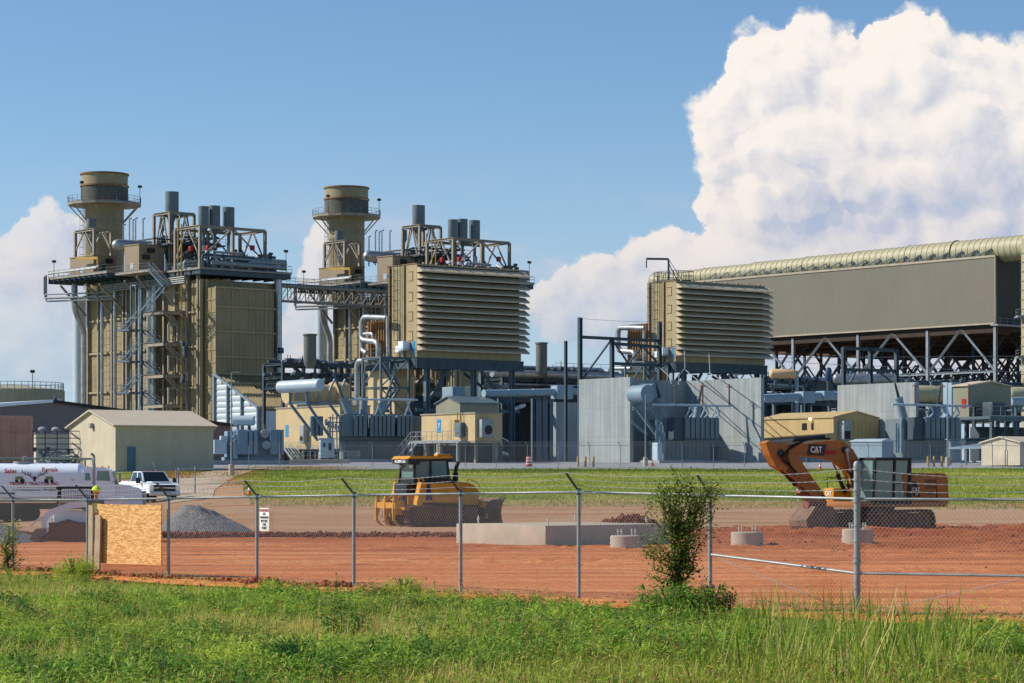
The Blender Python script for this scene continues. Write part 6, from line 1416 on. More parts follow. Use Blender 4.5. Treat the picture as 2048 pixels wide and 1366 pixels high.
def conservator(t,w,hh,k):
    c0=Vector((w(566),3.2,hh(772))); c1=Vector((w(638),-1.2,hh(770))); r=12.5*k
    m=MB(); d=(c1-c0).normalized(); m.tube(c0,c1,r,32); m.tube(c0-d*.18,c0,r*.82,32,r2=r); m.tube(c1,c1+d*.12,r,32,r2=r*.9); c=obj(m,'conservator','xlight',t,ang=50)
    m=MB(); p=c0.lerp(c1,.25); q=c0.lerp(c1,.68)
    for s in(p,q): m.hbeam(s-Vector((0,0,r*.8)),Vector((s.x,s.y,hh(806))),.35,.3,.05,up=(1,0,0)); m.hbeam((s.x,s.y,hh(806)),(w(640)+(s.x-p.x)*.8,s.y,hh(880)),.3,.3,.05)
    m.hbeam((p.x-.2,p.y,hh(805)),(q.x+2.3,q.y,hh(805)),.25,.3,.05); m.hbeam((q.x+2.3,q.y,hh(805)),(w(678),q.y,hh(832)),.28,.28,.05); m.hbeam((p.x,p.y,hh(805)),(q.x,q.y,hh(805)),.25,.3,.05)
    m.rail([(p.x+.6,p.y,hh(804)),(q.x+1.5,q.y+.6,hh(804))],1.0,.025,.8); obj(m,'conservator_frame','xfmr',t,smooth=False)
conservator(xt,w,hh,k)
# auxiliary transformer at left
def auxx():
    Y=250; k=Y/F; t=thing('auxiliary_transformer','blue grey auxiliary transformer between the tan shed and the beige raised building','transformer',(wx(470,Y),Y,G0-.4),R(14)); w=lambda p:(p-470)*k; hh=lambda py:wz(py,Y)-G0+.4
    m=MB(); m.bbox(w(455),.2,hh(916),w(560),2.6,hh(862),.06); m.box(w(450),-.2,hh(922),w(563),2.8,hh(914)); obj(m,'tank','xfmr',t)
    m=MB(); m.bbox(w(473),-1.0,hh(909),w(493),.3,hh(860),.04); fins(m,w(494),w(514),-1.0,.3,hh(909),hh(860),2); obj(m,'radiator','xfmr',t)
    m=MB(); m.bbox(w(538),-1.0,hh(909),w(553),.3,hh(859),.04); fins(m,w(553),w(566),-1.0,.3,hh(909),hh(859),2); obj(m,'radiator','xfmr',t)
    m=MB(); m.lathe([(10.5*k,-1.2),(10.5*k,1.6)],(w(490),.8,hh(841)),24,'x') if False else m.tube((w(470),1,hh(841)),(w(509),.2,hh(841)),10*k,26); obj(m,'conservator','xlight',t,ang=50)
    m=MB(); m.hbeam((w(478),.7,hh(862)),(w(478),.7,hh(850)),.25,.25,.04,up=(1,0,0)); m.hbeam((w(500),.7,hh(862)),(w(500),.7,hh(850)),.25,.25,.04,up=(1,0,0)); obj(m,'conservator_leg','xfmr',t)
    for z,x in((868,527),(890,530)):
        m=MB(); m.lathe([(.42,-.25),(.45,0),(.38,0)],(w(x),-.9,hh(z)),20,'y'); 
        for a in range(6): m.beam((w(x),-1.1,hh(z)),(w(x)+.4*math.cos(a),-1.1,hh(z)+.4*math.sin(a)),.12,.02)
        obj(m,'cooling_fan','galv',t)
    m=MB(); m.bbox(w(427),-.6,hh(908),w(452),.8,hh(880),.05); m.bbox(w(440),-.8,hh(880),w(452),.4,hh(872),.04); obj(m,'control_cabinet','xlight',t)
    m=MB(); 
    for j in range(10): x=w(455)+random.uniform(0,1.0); m.tube((x,-.6,hh(918)),(x,-.6,hh(random.uniform(862,900))),.05,6); m.bbox(x-.12,-.75,hh(905-j*5),x+.12,-.5,hh(901-j*5),.02)
    obj(m,'gauge_pipework','xlight',t)
    for p in(488,502,531): m=MB(); m.tube((w(p),.6,hh(862)),(w(p),.6,hh(848)),.08,8); obj(m,'bushing','brownins',t)
    m=MB(); m.box(w(420),-1.8,-.8,w(575),3,hh(921)); obj(m,'plinth','conc',t)
auxx()
# ================================================================ buildings
def house(name,label,cat,fr,pxl,pxr,yeave,yridge=None,zb=0.0,wall='beige',roof='broof',over=.25,ridge='u',parapet=False,group=None):
    D=fr.v(pxl); W_=fr.u(pxr); ze=fr.h(yeave); t=thing(name,label,cat,fr.loc(),fr.t,group); m=MB(); m.box(0,0,zb,W_,D,ze)
    if yridge is not None:
        if ridge=='u':
            zr=fr.h(yridge,0,D/2); m.prism([(0,ze),(D,ze),(D/2,zr)],0,W_,'yz'); obj(m,'wall',wall,t,smooth=False); r=MB()
            for a,b in((0,D/2),(D,D/2)):
                s=-1 if a==0 else 1; dz=(zr-ze)/(D/2)*over; p=[(a+s*over,ze-dz),(b,zr),(b,zr+.12),(a+s*over,ze-dz+.12)]; r.prism(p if s<0 else p[::-1],-over,W_+over,'yz')
            obj(r,'roof',roof,t,smooth=False)
        else:
            zr=fr.h(yridge,W_/2,0); m.prism([(0,ze),(W_,ze),(W_/2,zr)],0,D,'xz'); obj(m,'wall',wall,t,smooth=False); r=MB()
            for a,b in((0,W_/2),(W_,W_/2)):
                s=-1 if a==0 else 1; dz=(zr-ze)/(W_/2)*over; p=[(a+s*over,ze-dz),(b,zr),(b,zr+.12),(a+s*over,ze-dz+.12)]; r.prism(p if s<0 else p[::-1],-over,D+over,'xz')
            obj(r,'roof',roof,t,smooth=False)
    else:
        obj(m,'wall',wall,t,smooth=False); r=MB(); r.box(-.12,-.12,ze,W_+.12,D+.12,ze+.14); obj(r,'roof',roof,t,smooth=False)
    return t,D,W_,ze
# tan shed
fs=Fr(231,215,30); t,D,W_,ze=house('metal_shed','tan corrugated metal shed with low gable roof and a blue door','shed',fs,138,427,851,822,zb=-.3,wall='bwall',roof='broof',over=.3)
m=MB(); a,b=fs.u(253),fs.u(271); z=fs.h(893,a); m.bbox(a,-.06,.05,b,.0,z,.02); d=obj(m,'door','bdoor',t); m=MB(); m.bbox(a+.08,-.14,1.0,a+.22,-.06,1.06,.01); obj(m,'handle','galv',d); m=MB(); m.box(a-.08,-.08,0,a,-.0,z+.08); m.box(b,-.08,0,b+.08,0,z+.08); m.box(a,-.08,z,b,-.005,z+.08); obj(m,'door_frame','bwall',t)
m=MB(); v=fs.v(186); zz=fs.h(851,0,v); m.bbox(-.35,v-.25,zz-.25,-.02,v+.25,zz+.2,.08); obj(m,'wall_lamp','galv',t)
m=MB(); m.box(-.02,-.06,ze-.28,W_+.2,-.02,ze-.1); obj(m,'gutter','broof',t)
m=MB(); m.box(-.25,-.25,-1.5,W_+.25,D+.25,.08); obj(m,'foundation','conc',t)
# dark long building behind
fd=Fr(470,330,36,G0); W_=-fd.u(-150); zr=None
t=thing('warehouse','long dark grey metal warehouse with shallow gable roof behind the tan shed','warehouse',fd.loc(),fd.t)
def zpx(px,py): u=fd.u(px); return (u,fd.h(py,u))
ua,za=zpx(462,852); ub,zb_=zpx(103,805); uc,zc=zpx(-150,826); m=MB(); m.prism([(uc,0),(ua,0),(ua,za),(ub,zb_),(uc,zc)],0,20,'xz'); obj(m,'wall','dkwall',t,smooth=False)
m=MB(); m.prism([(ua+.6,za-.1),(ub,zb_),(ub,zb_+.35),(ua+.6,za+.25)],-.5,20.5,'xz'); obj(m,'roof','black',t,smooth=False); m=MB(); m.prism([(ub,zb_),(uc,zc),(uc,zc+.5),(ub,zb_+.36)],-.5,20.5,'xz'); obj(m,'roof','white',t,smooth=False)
# storage tank with railing
Y=352; X=wx(22,Y); r=106*Y/F; t=thing('storage_tank','wide khaki storage tank with a roof railing at the far left','tank',(X,Y,G0)); zt_=wz(782,Y)-G0; m=MB(); m.lathe([(r,0),(r,zt_),(r*.98,zt_+.15),(.1,zt_+1.0)],n=64); obj(m,'shell','accd' if False else 'duct',t); m=MB(); m.rail([(r*.98*math.cos(a*PI/24),r*.98*math.sin(a*PI/24),zt_) for a in range(49)],1.1,.035,2.2); obj(m,'handrail','grey',t)
m=MB(); x=wx(65,Y-6)-X; m.tube((x,-6,zt_),(x,-6,zt_+2.4),.05,5); m.bbox(x-.3,-6.2,zt_+2.3,x+.3,-5.8,zt_+2.7,.04); obj(m,'flood_lamp','black',t)
m=MB(); 
for k in range(3): m.tube((r*.86+k*.9,-r*.42,0),(r*.86+k*.9,-r*.42,zt_-.6-k*.5),.45,12)
m.rail([(r*.9,-r*.4,zt_-3),(r+3.4,-r*.4,zt_-3)]); obj(m,'side_vessel','silver',t)
# vented low building, brown container, pipe frame, long pipe
fv=Fr(72,262,30,3.6); t,D,W_,ze=house('vented_building','low pale building with two round roof vents behind the pipe frame','building',fv,20,150,868,None,wall='bwall',roof='dkwall')
for p in(85,112):
    m=MB(); u=fv.u(p,3); z=ze; m.lathe([(.25,z),(.25,z+.35),(.45,z+.4),(.5,z+.6),(.3,z+.8),(.05,z+.85)],(u,3,0),16); obj(m,'roof_vent','galv',t)
fc=Fr(62,232,8,3.0); fc0=fc; D=4; W_=fc.u(-120); t=thing('brown_container','rust brown shipping container standing at the left edge','container',fc.loc(),fc.t); m=MB(); m.bbox(W_,0,0,0,D,fc.h(832),.05); obj(m,'body','brown',t,smooth=False); m=MB()
for p in(0,28,61): u=fc.u(p); m.box(u-.12,-.08,0,u+.08,0,fc.h(833))
u0,u1=fc.u(2),fc.u(58); m.box(u0,-.08,fc.h(864),u1,0,fc.h(866)); obj(m,'frame','brown',t)
fp=Fr(66,222,10,2.9); t=thing('pipe_stand','black steel pipe frame with valves beside the brown container','pipe rack',fp.loc(),fp.t); m=MB(); L=fp.u(210)
for k in range(7): u=L*k/6; m.beam((u,0,0),(u,0,fp.h(862)),.07); m.beam((u,2.2,0),(u,2.2,fp.h(862)),.06); m.beam((u,0,fp.h(862)),(u,2.2,fp.h(862)),.1)
for py in(862,876,888,898):
    m.beam((0 if py>862 else fp.u(128),0,fp.h(py)),(L,0,fp.h(py)),.07)
obj(m,'frame','black',t,smooth=False); m=MB(); rs=random.Random(2)
for k in range(40): u=rs.uniform(0,L); z=rs.uniform(.2,1.9); m.bend([(u,rs.uniform(.1,2),z),(u+rs.uniform(.3,2),rs.uniform(.1,2),z),(u+rs.uniform(.3,2),.5,z-rs.uniform(.1,.8))],rs.uniform(.04,.1),6)
for k in range(14): u=rs.uniform(0,L); z=rs.uniform(.4,2.0); m.bbox(u-.15,.1,z-.2,u+.2,.5,z+.2,.05)
obj(m,'valve_pipework','grey',t); m=MB(); z=fp.h(918); m.tube((fp.u(-60),-3,z),(fp.u(197),-3,z),.1,10); 
for p in(10,90,170): m.box(fp.u(p)-.08,-3.1,-.5,fp.u(p)+.08,-2.9,z)
obj(m,'long_pipe','galv',t)
# raised beige electrical buildings
def raised(label,fr,pxl,pxr,yt,yb,walls='beige'):
    D=fr.v(pxl); W_=fr.u(pxr); z0,z1=fr.h(yb),fr.h(yt); t=thing('electrical_building',label,'building',fr.loc(),fr.t); m=MB(); m.box(0,0,z0,W_,D,z1); obj(m,'wall',walls,t,smooth=False); m=MB(); m.box(-.1,-.1,z1,W_+.1,D+.1,z1+.14); m.box(-.05,-.05,z0-.25,W_+.05,D+.05,z0); obj(m,'roof','beamtan',t)
    m=MB()
    for u in(.4,W_-.4):
        for v in(.4,D*.35,D*.68,D-.4): m.hbeam((u,v,-.3),(u,v,z0-.2),.3,.3,.05,up=(1,0,0))
    obj(m,'leg','beamtan',t,smooth=False); m=MB(); m.box(W_*.5,.9,-.3,W_-.6,D-.6,z0-.35); obj(m,'underfloor_equipment','dgrey',t)
    m=MB(); m.bbox(W_*.1,-.75,z0+.3,W_*.52,-.02,z1-.6,.05); a=obj(m,'air_conditioner','galv',t); m=MB(); m.lathe([(W_*.14,-.04),(W_*.14,0)],(W_*.34,-.76,z0+1.1),18,'y'); obj(m,'fan_grille','black',a)
    return t,D,W_,z0,z1
fb=Fr(950,258,36,3.95); t,D,W_,z0,z1=raised('beige raised electrical building with blue sign and side walkway, right of the biggest transformer',fb,843,1004,827,881)
m=MB(); v=fb.v(878); zc=fb.h(852,0,v); m.box(-.03,v-.35,zc-.7,-.005,v+.35,zc+.7); o=obj(m,'blue_sign','sign_blue',t); text_on('7',.7,M['sign_white'],(-.04,v,zc),(0,-1,0),(0,0,1),parent=o)
m=MB(); v=fb.v(896); m.bbox(-.05,v-.6,z0+.05,-.01,v+.6,z0+2.2,.02); obj(m,'door','beige',t)
m=MB(); v=fb.v(925); m.bbox(-.6,v-.5,z0+.4,-.02,v+.6,z0+1.9,.05); obj(m,'junction_cabinet','grey',t); m=MB(); m.bbox(-.5,v+.7,z0+1.0,-.02,v+1.0,z0+2.2,.04); m.tube((-.3,v,z0+2),(-.3,v,z0+3.1),.06,6); m.tube((-.3,v+.5,z0+2),(-.3,v+.5,z0+3),.06,6); obj(m,'yellow_conduit','ypipe',t)
m=MB(); plat(m,-1.4,fb.v(940),0,D,z0-.05,.18); m.rail([(-1.4,fb.v(940),z0-.05),(-1.4,D,z0-.05)],1.05,.03,1.0); stairs(m,(-1.4,D,z0-.05),(-1.4,D+3.3,0),.9,(1,0,0)); 
for v in(fb.v(935),fb.v(900),D-.2): m.beam((-1.3,v,0),(-1.3,v,z0-.2),.15)
obj(m,'walkway','galv',t)
fb2=Fr(680,285,36,G0); t,D,W_,z0,z1=raised('beige raised electrical building half hidden behind the conservator drum legs',fb2,552,740,812,893)
m=MB(); v=fb2.v(574); zc=fb2.h(862,0,v); m.box(-.03,v-.35,zc-.7,-.005,v+.35,zc+.7); obj(m,'blue_sign','sign_blue',t)
m=MB(); v=fb2.v(613); m.bbox(-.7,v-.45,z0+.4,-.02,v+.45,z0+2.6,.05); a=obj(m,'air_conditioner','galv',t); m=MB(); m.lathe([(.3,-.03),(.3,0)],(-.71,v,z0+1.0),16,'x'); obj(m,'fan_grille','black',a)
m=MB(); plat(m,-1.6,fb2.v(590),0,D,z0-.05,.15); m.rail([(-1.6,fb2.v(590),z0),(-1.6,D,z0)],1.05,.03,1); stairs(m,(-1.6,fb2.v(590),z0),(-1.6,fb2.v(612),0),.8,(1,0,0)); obj(m,'walkway','galv',t)
m=MB()
for k in range(9): v=fb2.v(560+k*13); m.bbox(.3,v-.4,.1,2,v+.3,rs.uniform(.8,1.8),.1)
obj(m,'underfloor_equipment','black',t)
M['gg']=mat('grey_green_siding',lin(138,138,120),.6,var=.06,rib=(.4,.3)); fg=Fr(920,285,36,G0); t,D,W_,ze=house('gabled_enclosure','grey green gabled enclosure above the beige building','enclosure',fg,872,996,806,794,wall='gg',roof='grey',over=.2)
fg=Fr(905,292,36,G0); t=thing('grey_equipment_box','blue grey machine box under the louvred intake house','equipment box',fg.loc(),fg.t); m=MB(); m.bbox(0,0,0,fg.u(930),fg.v(884),fg.h(773),.08); obj(m,'body','xfmr',t); m=MB(); m.box(.3,-.1,fg.h(800),fg.u(925),-.0,fg.h(779)); obj(m,'panel','xfmr',t)
# beige yellow shed at right with two grey boxes
fy_=Fr(1667,262,36,G0); t,D,W_,ze=house('yellow_tan_building','yellow tan metal building with a lit wall lamp behind the excavator boom','building',fy_,1520,1757,835,824,wall='bshed',roof='bshed',over=.12,ridge='v')
m=MB(); v=fy_.v(1623); zz=fy_.h(838,0,v); m.sph((-.2,v,zz),.16,10,8); obj(m,'lit_wall_lamp','lamp',t)
m=MB(); v=fy_.v(1609); zz=fy_.h(853,0,v); m.box(-.06,v-.35,zz-.35,0,v+.35,zz+.35); obj(m,'window','black',t); m=MB(); v=fy_.v(1625); m.box(-.06,v-.15,zz-.35,0,v+.15,zz+.35); obj(m,'window','black',t)
m=MB(); a=fy_.u(1676); b=fy_.u(1690); m.bbox(a,-.9,fy_.h(880),b,-.02,fy_.h(842),.05); o=obj(m,'air_conditioner','galv',t); m=MB(); m.box(a+.1,-.93,fy_.h(878),b-.1,-.9,fy_.h(862)); obj(m,'fan_grille','black',o)
m=MB()
for k in range(6): u=fy_.u(1700)+k*(fy_.u(1740)-fy_.u(1700))/5; m.box(u-.03,-.05,fy_.h(880),u+.03,0,fy_.h(840))
m.box(fy_.u(1696),-.06,fy_.h(841),fy_.u(1742),0,fy_.h(839)); obj(m,'panel_door','bshed',t)
m=MB(); m.box(-.2,-.2,-1,W_+.2,D+.2,.3); obj(m,'foundation','conc',t)
for p,Y,wd,lab in((1738,254,40,'grey pad mounted equipment box nearest the excavator boom'),(1764,251,32,'grey pad mounted equipment box above the excavator cab')):
    fq=Fr(p,Y,36,3.9); t=thing('equipment_box',lab,'equipment box',fq.loc(),fq.t); zt_=fq.h(883); m=MB(); m.bbox(0,0,0,1.6,fq.v(p-wd+4),zt_,.05); obj(m,'body','xfmr',t,smooth=False); m=MB(); m.prism([(-.1,zt_),(1.8,zt_),(1.8,zt_+.1),(.8,zt_+.3),(-.1,zt_+.1)],-.1,fq.v(p-wd+4)+.1); obj(m,'hood','xlight',t)
# small gabled hut at far right and platform house
fh=Fr(2040,238,36,3.5); t,D,W_,ze=house('gabled_hut','small beige gabled hut at the far right edge behind the wire fence','hut',fh,1963,2110,885,875,wall='bwall',roof='broof',over=.2,ridge='u')
m=MB(); v0=fh.v(2015); v1=fh.v(1985); m.bbox(-.06,v0,0,-.01,v1,fh.h(900),.02); obj(m,'door','bwall',t)
fq=Fr(1938,272,36,G0); t=thing('raised_gable_house','tan gabled enclosure with red sign raised on a steel platform','enclosure',fq.loc(),fq.t); D=fq.v(1906); W_=fq.u(2022); z0,z1=fq.h(834),fq.h(771); zr=fq.h(764,W_/2); m=MB(); m.box(0,0,z0+1.2,W_,D,z1); m.box(0,0,z0,.2,D,z0+1.2); m.prism([(0,z1),(W_,z1),(W_/2,zr)],0,D); obj(m,'wall','gg',t,smooth=False); m=MB(); m.prism([(-.2,z1-.05),(W_/2,zr),(W_+.2,z1-.05),(W_+.2,z1+.08),(W_/2,zr+.14),(-.2,z1+.08)],-.2,D+.2); obj(m,'roof','broof',t,smooth=False)
m=MB(); v=D*.3; m.box(-.04,v-.3,z0+1,-.01,v+.35,z0+2.0); obj(m,'red_sign','red',t)
m=MB(); plat(m,-1,-4,W_+9,D,z0,.3); m.hbeam((-1,-4,z0-.3),(W_+9,-4,z0-.3),.3,.4,.06)
for u in(-.5,W_*.5,W_+2,W_+7): m.hbeam((u,-3.8,0),(u,-3.8,z0-.4),.35,.35,.06,up=(1,0,0)); m.hbeam((u,-3.8,z0-4.5),(u+2.8,-3.8,z0-.5),.22,.22,.04)
obj(m,'platform','grey',t,smooth=False); m=MB(); m.rail([(-1,-4,z0),(W_+9,-4,z0)]); obj(m,'handrail','galv',t)
m=MB(); m.bbox(1,-2.5,z0,3,-1,z0+1.6,.1); m.bbox(W_*.4,1,.0,W_*1.5,D,z0-1,.1); m.tube((-3,-2,2),(W_+8,-2,2.4),.4,12); obj(m,'machinery','dgrey',t)
fw=Fr(1965,243,36,3.6); t=thing('lean_to_shelter','low blue grey shelter roof between the third transformer and the gabled hut','shelter',fw.loc(),fw.t); D=fw.v(1895); m=MB(); m.prism([(0,fw.h(887)-.5),(5,fw.h(887)),(5,fw.h(887)+.15),(0,fw.h(887)-.35)],0,D); obj(m,'roof','xfmr',t,smooth=False); m=MB()
for v in(.2,D*.5,D-.2):
    for u in(.2,4.8): m.beam((u,v,0),(u,v,fw.h(889)-.4),.15)
obj(m,'post','grey',t)
# ================================================================ concrete fire walls
def fwall(label,px,Y,pxl,yt,thick=.45,back=None,deg=38):
    fr=Fr(px,Y,deg,G0-.6); t=thing('fire_wall',label,'wall',fr.loc(),fr.t); D=fr.v(pxl); z=fr.h(yt); m=MB(); m.box(0,0,0,thick,D,z); 
    if back: m.box(back,D-.01,0,thick,D+thick,z)
    w_=obj(m,'wall','conc',t,smooth=False)
    s=MB()
    for f in(.33,.66): s.box(-.006,.02,z*f-.02,0,D-.02,z*f+.02)
    for q in range(1,int(D/1.2)): s.box(-.005,q*1.2-.01,.02,0,q*1.2+.01,z-.02)
    obj(s,'formwork_joint',mat('joint_grey',lin(140,144,144),.9),w_)
    return t,fr,D,z
A=fwall('pale concrete fire wall standing alone left of the transformer bay',1260,262,1158,754)
B=fwall('long concrete fire wall forming the back and right side of the middle transformer bay',1522,262,1372,755,back=-10.7)
C=fwall('concrete fire wall behind the excavator cab and beside the third transformer',1832,262,1675,764)
fr=Fr(1112,292,38,G0-.6); t=thing('fire_wall','dark shaded concrete fire wall end with blue sign left of the pale wall','wall',fr.loc(),fr.t); U=fr.u(1157); m=MB(); m.box(0,0,0,U,.5,fr.h(804)); obj(m,'wall','conc',t,smooth=False); m=MB(); u=fr.u(1131); m.box(u-.25,-.03,fr.h(908),u+.3,-.005,fr.h(897)); obj(m,'blue_sign','sign_blue',t)
for k_,(px,Y,lab,s_) in enumerate(((1424,263,'grey power transformer inside the middle concrete bay','m'),(1902,263,'grey power transformer at right beside the third fire wall','r'))):
    fr=Fr(px,Y,24,G0-.3); t=thing('power_transformer',lab,'transformer',fr.loc(),fr.t); dx=px-1420; H=lambda py: fr.h(py)
    U=lambda p,v=0: fr.u(p+dx,v)
    m=MB(); fins(m,U(1353),U(1421),-1.6,-.2,H(878),H(836),7); m.box(U(1352),-1.5,H(882),U(1423),-1.4,H(880)); obj(m,'radiator','rad',t); m=MB(); m.box(U(1334),-1.2,H(880),U(1352),.6,H(836)); obj(m,'radiator','dgrey',t)
    m=MB(); m.bbox(U(1322),0,.2,U(1415),4,H(880),.06); 
    for j in range(12): x=U(1324)+(U(1413)-U(1324))*j/11; m.box(x-.06,-.1,.3,x+.06,0,H(884))
    m.box(U(1326),.4,H(880),U(1412),3.6,H(838)); obj(m,'tank','rad',t,smooth=False)
    p=Vector((U(1327,1),1,H(842))); bushing(t,p,(U(1308,1),1,H(768)),.2,'dgrey',2.4,.42); bushing(t,(U(1388,1.5),1.5,H(836)),(U(1400,1.5),1.5,H(770)),.18,'dgrey',1.0,.4)
    m=MB(); m.tube((U(1296),-.6,H(811)),(U(1452),-.6,H(812)),.12,8)
    for p_ in(1372,1402,1424): m.tube((U(p_-10),-.6,H(836)),(U(p_),-.6,H(814)),.08,6); m.bend([(U(p_-6),-1,H(836)),(U(p_+2),-1,H(828)),(U(p_),-.7,H(813))],.1,6)
    obj(m,'busbar','xlight',t)
    for p_ in(1342,1396,1449): arrester(t,U(p_),-.6,H(810),H(768))
    if s_=='m':
        m=MB(); a=Vector((U(1264,2),2,H(790))); b=Vector((U(1288,0),-.5,H(790))); m.tube(a,b,.95,24); m.tube((U(1302),3,H(787)),(U(1318),1.5,H(787)),1.0,24); obj(m,'conservator','xfmr',t,ang=50)
        m=MB(); m.hbeam((U(1270),0,H(820)),(U(1316),0,H(880)),.3,.3,.05); m.hbeam((U(1300),0,H(820)),(U(1318),0,H(845)),.3,.3,.05); m.hbeam((U(1262),0,H(819)),(U(1302),0,H(819)),.3,.3,.05); m.hbeam((U(1264),.5,H(845)),(U(1290),0,H(870)),.25,.25,.05); obj(m,'conservator_frame','xfmr',t,smooth=False)
        m=MB(); m.bbox(U(1302),-1,0.2,U(1312),.2,H(886),.05); obj(m,'control_cabinet','xlight',t)
    m=MB()
    for j in range(9): x=U(1303)+random.random()*1.2; m.tube((x,-.5,1),(x,-.5,H(random.uniform(838,870))),.08,6)
    obj(m,'oil_pipework','xfmr',t); m=MB(); m.box(U(1295),-2.2,-1,U(1432),4.5,.25); obj(m,'plinth','conc',t)
# ================================================================ air cooled condenser
def condenser():
    fr=Fr(1990,410,40,G0); t=thing('air_cooled_condenser','huge grey brown windwall box on steel V columns with ribbed steam duct on top','condenser',fr.loc(),fr.t)
    zt,zb=fr.h(511),fr.h(647); V=fr.v(1392); U=74; rs=random.Random(11)
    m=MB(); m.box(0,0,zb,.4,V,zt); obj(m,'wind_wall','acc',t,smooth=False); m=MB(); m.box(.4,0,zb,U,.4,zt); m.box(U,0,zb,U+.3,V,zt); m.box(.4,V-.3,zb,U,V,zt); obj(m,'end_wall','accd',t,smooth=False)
    m=MB(); m.box(-.12,-.1,zt-.25,.0,V,zt+.12); m.box(-.12,-.1,zb-.1,0,V,zb+.15); m.box(-.12,-.12,zb,.1,0,zt+.1); obj(m,'wall_trim',mat('trim_taupe',lin(170,160,142),.6),t)
    cols=[fr.v(p) for p in(1998,1851,1712,1582)]; pit=(cols[3]-cols[1])/2; cols[0]=.4; cols+=[cols[3]+pit,cols[3]+2*pit]
    m=MB(); m.box(.5,.5,zb+.4,U,V-.3,zb+.8)
    for u in range(0,int(U),12): m.box(u+.5,.5,zb-1.4,u+.8,V-.4,zb+.4)
    for v in cols: m.box(.5,v-.2,zb-1.2,U,v+.2,zb+.4)
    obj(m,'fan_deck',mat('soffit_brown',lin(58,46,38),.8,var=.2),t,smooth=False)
    for a,b in zip(cols,cols[1:]):
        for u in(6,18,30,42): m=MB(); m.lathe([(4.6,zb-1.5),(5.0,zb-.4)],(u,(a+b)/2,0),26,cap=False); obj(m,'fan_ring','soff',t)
    zm=fr.h(742)
    for j,u in enumerate((.6,12.5,24.5,36.5,48.5,60.5,72)):
        m=MB(); 
        for i,v in enumerate(cols):
            if j in(0,) : m.hbeam((u,v,0),(u,v,zb-.4),.5,.5,.08,up=(1,0,0))
            else: m.hbeam((u,v,0),(u,v,zb-.6),.4,.4,.06,up=(1,0,0))
            if i+1<len(cols):
                w_=cols[i+1]; mid=(v+w_)/2; zl=zm if j==0 else zb-9.5
                m.hbeam((u,v,zl),(u,mid,zb-.5),.32,.32,.05); m.hbeam((u,w_,zl),(u,mid,zb-.5),.32,.32,.05)
                if j: 
                    for q in range(2):
                        a=v+(w_-v)*q/2; b=v+(w_-v)*(q+1)/2; c=(a+b)/2; m.beam((u,a,zl+.2),(u,c,zb-4.8),.26); m.beam((u,b,zl+.2),(u,c,zb-4.8),.26); m.beam((u,a,zb-4.8),(u,c,zl+.2),.2); m.beam((u,b,zb-4.8),(u,c,zl+.2),.2)
        m.hbeam((u,cols[0],zl if j else zm),(u,cols[-1],zl if j else zm),.3,.4,.05)
        if j: m.hbeam((u,cols[0],zb-12),(u,cols[-1],zb-12),.3,.4,.05); m.hbeam((u,cols[0],zb-14),(u,cols[-1],zb-14),.3,.6,.05)
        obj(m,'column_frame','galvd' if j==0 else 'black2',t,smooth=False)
    # steam duct in shrinking segments with ring stiffeners
    segs=[(-9,2.05),(10,2.05),(20,1.95),(32,1.85),(44,1.75),(57,1.6),(70,1.5),(84,1.35),(V,1.2)]
    m=MB(); rg=MB()
    for (a,r),(b,r2) in zip(segs,segs[1:]):
        z=zt+.55+r*.3; m.tube((2.5,a,z),(2.5,b,z),r,32,cap=True); n=max(1,int((b-a)/1.25))
        for k in range(n+1):
            v=a+(b-a)*k/n; rr=r+.05+(.14 if k==0 else 0); rg.tube((2.5,v-.04,z),(2.5,v+.04,z),rr,32)
    d=obj(m,'steam_duct','duct',t); obj(rg,'duct_ring','duct2',d)
    m=MB(); n=22
    for k in range(n): v=1+k*(V-3)/n; m.beam((.3,v+3.2,zt+.1),(.3,v,zt+1.2),.16); m.beam((.3,v,zt),(.3,v,zt+1.2),.12)
    obj(m,'duct_strut','stairblue',t)
    m=MB(); m.rail([(-1.2,-.6,zb-.2),(6,-.6,zb-.2)]); plat(m,-1.2,-1.6,6,0,zb-.2,.2); m.ladder((-.6,-.5,zb-.2),4.5,(1,0,0),.5); obj(m,'access_platform','galv',t)
    return t,fr
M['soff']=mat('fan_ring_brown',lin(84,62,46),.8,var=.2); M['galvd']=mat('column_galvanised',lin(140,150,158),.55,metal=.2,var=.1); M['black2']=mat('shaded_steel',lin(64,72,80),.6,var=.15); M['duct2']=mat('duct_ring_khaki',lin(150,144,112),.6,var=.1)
condenser()
Y=404; X=wx(2070,Y); t=thing('duct_tower','tall vertical khaki steam duct with ring stiffeners at the right edge','duct',(X,Y,G0)); z=wz(478,Y)-G0; m=MB(); r=27*Y/F; m.tube((0,0,0),(0,0,z),r,36); m.lathe([(r,z),(r*.7,z+1.2),(.1,z+1.6)],n=36); obj(m,'duct','duct',t); m=MB()
for k in range(int(z/1.5)): m.lathe([(r,k*1.5),(r+.12,k*1.5),(r+.12,k*1.5+.1),(r,k*1.5+.1)],n=36,cap=False)
obj(m,'duct_ring','duct2',t)
for py in(634,715,):
    m=MB(); zz=wz(py,Y)-G0; m.rail([(-r-1.1,-1,zz),(-r-1.1,-3,zz),(r,-3,zz)]); plat(m,-r-1.2,-3,r,0,zz,.2); obj(m,'access_platform','galv',t)
